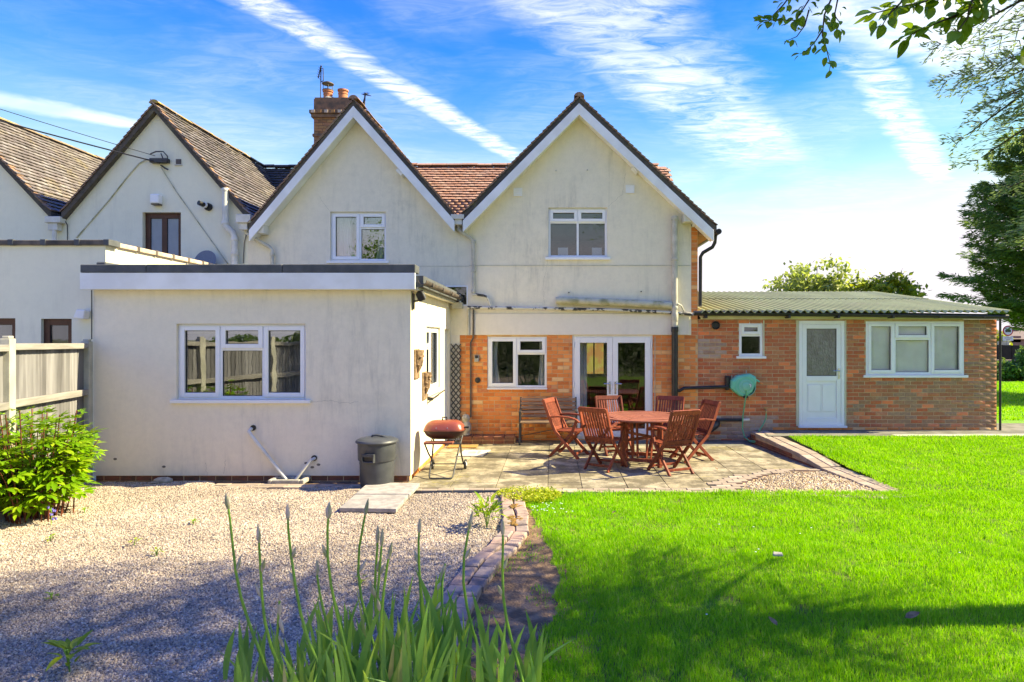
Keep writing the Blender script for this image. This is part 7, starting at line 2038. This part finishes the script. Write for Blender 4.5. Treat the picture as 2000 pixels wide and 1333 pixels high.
for k, (px, py, pb_) in enumerate(stems):
    Y = YI + rr.uniform(-0.16, 0.16)
    top = Vector((X(px, Y), Y, Z(py, Y))); bs = Vector((X(pb_, Y), Y + rr.uniform(-0.05, 0.05), 0.0))
    pts = []
    for i in range(9):
        t = i / 8; p = bs.lerp(top, t); p.x += (-0.055 - 0.03 * (k % 3)) * math.sin(math.pi * t) * (1 if px < pb_ else -1) * 0.9 + 0.008 * math.sin(t * 9 + k)
        pts.append(p)
    L_b = rr.uniform(0.085, 0.115)
    tip = pts[-1] - (pts[-1] - pts[-2]).normalized() * L_b
    pts[-1] = tip
    b = MB(); b.tube(pts, [0.010 - 0.0045 * i / 8 for i in range(9)], 8); so_ = b.build('stem', M['iris_stem'], ir, smooth=60)
    d = (pts[-1] - pts[-2]).normalized()
    b = MB(); bud(b, tip - d * 0.004, d, L_b, 0.034 if k in (0, 4) else 0.024); b.build('bud', M['iris_bud'], so_, smooth=60)
    for i in (6, 5):
        if rr.random() < 0.8:
            sg = rr.choice((-1, 1)); b = MB(); dd = (d + Vector((0.35 * sg, rr.uniform(-0.2, 0.2), 0))).normalized()
            bud(b, pts[i] + Vector((0.006 * sg, 0, 0)), dd, rr.uniform(0.06, 0.085), 0.022); b.build('bud', M['iris_bud'], so_, smooth=60)
def iris_leaf(x, y, h, w__, lean, az, twist, seed):
    vs = []; fs = []; seg = 9
    for k in range(seg + 1):
        t = k / seg; z = h * (t - 0.10 * t * t * abs(lean) * 3); off = lean * h * t ** 1.9
        cx_, cy_ = x + off * math.cos(az), y + off * math.sin(az)
        wv = w__ * 0.5 * (0.75 + 0.5 * math.sin(math.pi * min(1, t * 1.15)) if t < 0.55 else (0.75 + 0.5 * math.sin(math.pi * 0.6325)) * (1 - ((t - 0.55) / 0.45) ** 1.7)) + 0.0006
        a2 = az + twist * t; s = (math.cos(a2) * wv, math.sin(a2) * wv)
        th = 0.10 * wv
        vs += [(cx_ - s[0], cy_ - s[1], z), (cx_ - s[1] * 0.12, cy_ + s[0] * 0.12, z), (cx_ + s[0], cy_ + s[1], z)]
    for k in range(seg):
        a = k * 3; fs += [(a, a + 1, a + 4, a + 3), (a + 1, a + 2, a + 5, a + 4)]
    b = MB(); b.add(vs, fs)
    return b.build('leaf', M['iris'], ir, smooth=80)
for k in range(165):
    px = rr.gauss(790, 150) if rr.random() < 0.75 else rr.uniform(450, 1040)
    px = min(max(px, 440), 1050)
    Y = rr.uniform(3.1, 3.75); x = X(px, Y)
    env = 1.0 - 0.42 * abs(px - 800) / 330
    h = rr.uniform(0.42, 0.74) * max(env, 0.5)
    iris_leaf(x, Y, h, rr.uniform(0.018, 0.031), rr.uniform(0.02, 0.24) if rr.random() < 0.9 else rr.uniform(0.5, 0.85), rr.choice((0, math.pi)) + rr.uniform(-0.6, 0.6), rr.uniform(-0.5, 0.5), k)
for k in range(60):
    px = rr.uniform(470, 1040); Y = rr.uniform(3.05, 3.7)
    iris_leaf(X(px, Y), Y, rr.uniform(0.25, 0.46), rr.uniform(0.018, 0.028), rr.uniform(0.02, 0.3), rr.choice((0, math.pi)) + rr.uniform(-0.8, 0.8), rr.uniform(-0.5, 0.5), k)
iris_leaf(X(870, 3.45), 3.5, 0.80, 0.036, 0.22, math.pi, 0.1, 900)
# dry sheath scraps among the leaves
for px, py in ((780, 1235), (945, 1210), (1080, 1160)):
    pass

# ---- small plants in the gravel
def sprig(name, label, cat, x, y, n, L, W_, hgt, mat, seed, upright=0.5):
    e_ = empty(name, (x, y, 0), label, cat); r_ = random.Random(seed)
    lm = [leaf_shape('leaf', M[mat], L, W_, 0.35, 0.25), leaf_shape('leaf', M[mat], L * 0.8, W_ * 0.9, 0.15, 0.3)]
    b = MB()
    for k in range(max(3, n // 5)):
        a = r_.uniform(0, 6.28); b.tube([(x, y, -0.01), (x + 0.4 * hgt * 0.3 * math.cos(a), y + 0.4 * hgt * 0.3 * math.sin(a), hgt * 0.5), (x + hgt * 0.3 * math.cos(a), y + hgt * 0.3 * math.sin(a), hgt * 0.85)], 0.004, 5)
    b.build('stem', M['iris_stem'], e_)
    for k in range(n):
        a = k * 2.4 + r_.uniform(-0.4, 0.4); t = r_.random(); rad = hgt * 0.45 * math.sqrt(t)
        p = (x + rad * math.cos(a), y + rad * math.sin(a), hgt * (0.25 + 0.6 * r_.random()))
        o_ = bpy.data.objects.new('leaf', lm[k % 2]); attach(o_, e_)
        o_.matrix_basis = frame_to(p, (math.cos(a), math.sin(a), r_.uniform(-0.1, 1.0) * upright * 2), (0, 0, 1), r_.uniform(0.7, 1.2))
    return e_
sprig('herb_plant', 'yellow green feathery herb growing at the bend of the brick edging', 'plant', X(951, 6.75), 6.75, 60, 0.12, 0.038, 0.30, 'fern', 5, 0.9)
sprig('weed', 'bright green leafy weed in the shaded gravel at the bottom edge', 'plant', X(136, 3.85), 3.85, 14, 0.13, 0.042, 0.17, 'fern', 6, 0.7)
for k, (px, py) in enumerate(((165, 1000), (378, 1024), (262, 1063), (98, 1058), (705, 1140), (100, 1172), (305, 1085))):
    Y = H * F / (py - VY)
    sprig('weed', ['small yellow weed near the peony stems', 'low bright weed in sunny gravel in line with the ext window', 'tiny weed at the shade edge on the gravel', 'tiny green tuft on sunlit gravel below the peony', 'tiny sprout in shaded gravel among the iris stems', 'tiny green tuft in shaded gravel', 'dark weed just inside the shade edge on the gravel'][k].replace('ext window', 'long window'), 'plant', X(px, Y), Y, 9, 0.045, 0.02, 0.06, 'fern' if k != 2 else 'groundcover', 60 + k, 0.5)
# yellow ground cover and daisies at the lawn corner
r = np.random.default_rng(71); n = 5200
x = r.uniform(-0.72, 0.12, n); y = r.uniform(7.35, 8.30, n)
k = ((x + 0.30) / 0.42) ** 2 + ((y - 8.05) / 0.42) ** 2 < 0.65 + 0.6 * vnoise(x, y, 6, 2)
x, y = x[k], y[k]; n = len(x); z = r.uniform(0.0, 0.075, n) * (1.1 - ((x + 0.3) / 0.5) ** 2)
ax = unit(np.stack([r.normal(0, 1, n), r.normal(0, 1, n), r.uniform(0.0, 1, n)], 1)); sd = unit(np.cross(ax, r.normal(0, 0.4, (n, 3)) + np.array([0, 0, 1.0])))
gc = quads_obj('ground_cover', leaf_quads(np.stack([x, y, z], 1), ax, sd, r.uniform(0.018, 0.040, n), r.uniform(0.012, 0.024, n)), M['groundcover'], None)
tag(gc, 'yellow green ground cover spilling over the end of the brick edging', 'ground cover', None, 'stuff')
b = MB()
for k in range(26):
    a = rr.uniform(-0.25, 0.22); yy = rr.uniform(7.15, 7.55); b.lathe([(0.0, 0.0), (0.010, 0.003), (0.0, 0.006)], (a, yy, rr.uniform(0.04, 0.07)), 6)
for k in range(9): b.lathe([(0.0, 0.0), (0.009, 0.003), (0.0, 0.006)], (rr.uniform(0.2, 4.5), rr.uniform(3.8, 7.5), rr.uniform(0.03, 0.05)), 6)
o_ = b.build('daisies', M['daisy']); tag(o_, 'tiny white daisies scattered in the lawn corner', 'flowers', None, 'stuff')
# stone and fallen leaves on the lawn
so = empty('stone', (X(1518, 5.75), 5.75, 0.03), 'flat grey stone lying on the lawn', 'stone')
b = MB(); b.add([(-0.05, -0.03, 0), (0.045, -0.035, 0), (0.055, 0.02, 0), (-0.03, 0.035, 0), (-0.045, -0.026, 0.022), (0.04, -0.03, 0.018), (0.048, 0.016, 0.024), (-0.026, 0.03, 0.026)], [(3, 2, 1, 0), (4, 5, 6, 7), (0, 1, 5, 4), (1, 2, 6, 5), (2, 3, 7, 6), (3, 0, 4, 7)])
b.build('body', M['stone_pale'], so, bevel=0.006, M_=T(X(1518, 5.75), 5.75, 0.045))
for i, (px, py, s, lab) in enumerate(((1768, 1207, 0.10, 'curled brown fallen leaf on the shaded lawn, largest of the leaves'), (1518, 1222, 0.075, 'pale dry leaf on the lawn in front of the stone'), (1763, 1258, 0.05, 'small rusty leaf on the lawn nearest the bottom edge'), (1195, 1002, 0.05, 'small dry leaf on the lawn near the patio'), (1402, 918, 0.06, 'dry leaf beside the paver fan'), (1190, 935, 0.06, 'dry leaf in front of the chairs on the slabs'))):
    z = 0.05 if py > 960 else 0.012
    Y = (H - z) * F / (py - VY)
    lfm = leaf_shape('fallen_leaf', M['deadleaf'], s, s * 0.6, -0.35, 0.5)
    o_ = bpy.data.objects.new('fallen_leaf', lfm); attach(o_, None); o_.matrix_basis = frame_to((X(px, Y), Y, z), (math.cos(i * 2.1), math.sin(i * 2.1), 0.1), (0.2, -0.3, 1)); tag(o_, lab, 'leaf', 'fallen leaves')

# ================================================================== FAR RIGHT BACKGROUND
fd2 = empty('dark_fence', (22, 30, 0), 'dark brown board fence beyond the far lawn', 'fence')
for k in range(58):
    xx = 19 + k * 0.42
    b = MB(); zt = Z(675 + 0.16 * max(0, (X(1950, 30) + k * 0.42 - X(1950, 30)) * 0) + 2, 30) ; b.box(xx, xx + 0.41, 30.0 + 0.02 * (k % 2), 30.05 + 0.02 * (k % 2), 0.0, zt + 0.12 - 0.012 * k); b.build('board', M['fence_dark'], fd2)
gwl = empty('garden_wall', (22, 28, 0), 'low brick garden wall with pale coping beyond the far lawn', 'wall')
b = MB(); b.box(18.5, 40, 28.0, 28.2, -0.1, Z(707, 28)); wb = b.build('brickface', M['far_brick'], gwl)
b = MB(); b.box(18.5, 40, 27.96, 28.24, Z(707, 28) + 0.002, Z(703.5, 28)); b.build('coping', M['coping_pale'], gwl)
b = MB(); xx = X(1990, 27.9); b.box(xx - 0.12, xx + 0.12, 27.8, 28.1, -0.1, Z(702, 28)); b.build('pier', M['far_brick'], gwl)
r = np.random.default_rng(81)
for k, (px, zc, rx, rz) in enumerate(((1968, 0.62, 0.9, 0.42), (1998, 0.55, 0.8, 0.38), (2010, 1.25, 0.4, 0.35))):
    broadleaf('garden_shrub', ['dark shrub before the low garden wall beside the outbuilding corner', 'dark shrub before the low garden wall by the brick pier', 'green bush on top of the low garden wall'][k], X(px, 27), 27, 0.1, zc, rx, 0.5, rz, 40, 60, 'conifer', 0.13, 90 + k, 'shrub', 0.03)
eb2 = empty('border_edging', (22, 26.5, 0), 'row of grey edging blocks at the end of the far lawn', 'edging')
for k in range(30):
    b = MB(); xx = 19.5 + k * 0.30; b.box(xx, xx + 0.27, 26.35, 26.5, 0.1, 0.42 + 0.02 * (k % 3)); b.build('block', M['stone_pale'], eb2)
# road sign on its post
SY = 37.0
sg = empty('road_sign', (X(1968, SY), SY, 0), 'round red ringed road sign with a black vehicle symbol above a white plate', 'road sign')
sx_, sz_ = X(1968.3, SY), Z(646.5, SY)
b = MB(); b.tube([(sx_, SY + 0.05, -0.1), (sx_, SY + 0.05, sz_ + 0.2)], 0.04, 10); b.build('post', M['steel'], sg)
RXx = Matrix.Rotation(R(90), 3, 'X')
b = MB(); b.lathe([(0.30, 0), (0.30, 0.02)], (sx_, SY, sz_), 32, RXx); b.build('red_ring', M['sign_red'], sg)
b = MB(); b.lathe([(0.235, 0), (0.235, 0.024)], (sx_, SY, sz_), 32, RXx); b.build('disc', M['sign_white'], sg)
b = MB(); y_ = SY - 0.034
b.box(sx_ - 0.16, sx_ + 0.06, y_, y_ + 0.008, sz_ - 0.05, sz_ + 0.05); b.prism([(sx_ + 0.065, sz_ - 0.05), (sx_ + 0.17, sz_ - 0.05), (sx_ + 0.17, sz_ + 0.0), (sx_ + 0.13, sz_ + 0.06), (sx_ + 0.065, sz_ + 0.06)], y_, y_ + 0.008)
b.prism([(sx_ - 0.10, sz_ + 0.06), (sx_ + 0.02, sz_ + 0.06), (sx_ - 0.01, sz_ + 0.095), (sx_ - 0.08, sz_ + 0.095)], y_, y_ + 0.008)
for xx in (-0.11, 0.11): b.lathe([(0.034, 0), (0.034, 0.008)], (sx_ + xx, y_ + 0.008, sz_ - 0.06), 14, RXx)
b.build('vehicle_symbol', M['black'], sg)
b = MB(); b.box(sx_ - 0.29, sx_ + 0.31, SY - 0.01, SY + 0.01, Z(666, SY), Z(657.5, SY)); b.build('plate', M['sign_white'], sg)
b = MB(); b.box(sx_ - 0.20, sx_ + 0.20, SY - 0.0135, SY - 0.0105, Z(661.5, SY), Z(659.5, SY)); b.box(sx_ - 0.10, sx_ + 0.12, SY - 0.0135, SY - 0.0105, Z(664.8, SY), Z(663, SY)); b.build('plate_lettering', M['steel'], sg)
b = MB(); b.box(X(1956, SY), X(1979, SY), SY + 0.3, SY + 0.34, Z(675, SY), Z(667, SY)); o_ = b.build('notice_board', M['steel']); tag(o_, 'low grey notice board behind the road sign', 'notice board')
# bungalows in the distance
def bungalow(x, y, w_, d_, h_, rh, label):
    e_ = empty('bungalow', (x, y, -0.16), label, 'house', 'distant bungalows')
    wl = [(x - w_ / 2, -0.16), (x + w_ / 2, -0.16), (x + w_ / 2, h_), (x - w_ / 2, h_)]
    wins = [rect(x - w_ / 2 + w_ * t, x - w_ / 2 + w_ * t + 1.6, 1.2, 2.3) for t in (0.12, 0.42, 0.74)]
    wall_poly('wall', wl, wins, y, 0.2, M['far_brick'], e_)
    for wn in wins:
        b = MB(); ring(b, wn[0][0], wn[1][0], wn[0][1], wn[2][1], 0.12, y + 0.05, y + 0.12); f_ = b.build('window', M['white'], e_)
        b = MB(); b.box(wn[0][0] + 0.1, wn[1][0] - 0.1, y + 0.10, y + 0.11, wn[0][1] + 0.1, wn[2][1] - 0.1); b.build('pane', M['glass'], f_)
    b = MB(); b.box(x - w_ / 2, x + w_ / 2, y + 0.21, y + d_, -0.16, h_); b.build('rear_wall', M['far_brick'], e_)
    b = MB(); vs = [(x - w_ / 2 - 0.4, y - 0.4, h_), (x + w_ / 2 + 0.4, y - 0.4, h_), (x + w_ / 2 + 0.4, y + d_ + 0.4, h_), (x - w_ / 2 - 0.4, y + d_ + 0.4, h_), (x - w_ / 2 + 1, y + d_ / 2, h_ + rh), (x + w_ / 2 - 1, y + d_ / 2, h_ + rh)]
    b.add(vs, [(0, 1, 5, 4), (1, 2, 5), (2, 3, 4, 5), (3, 0, 4), (3, 2, 1, 0)]); ro = b.build('roof', M['far_tile'], e_)
    b = MB(); b.box(x + w_ * 0.2, x + w_ * 0.2 + 0.7, y + d_ / 2 - 0.3, y + d_ / 2 + 0.3, h_ + rh - 0.5, h_ + rh + 0.7); b.build('chimney', M['far_brick'], ro)
bungalow(X(1985, 110), 110, 10, 7, 1.75, 1.5, 'distant brick bungalow showing between the road sign and the picture edge')
bungalow(X(2070, 118), 118, 12, 7, 2.2, 1.8, 'distant brick bungalow farther along the road')
broadleaf('distant_bush', 'bright yellow green bush in the distance by the outbuilding corner', X(1953, 60), 60, -0.1, 1.5, 0.7, 0.7, 1.2, 30, 60, 'groundcover', 0.25, 97, 'bush', 0.05)
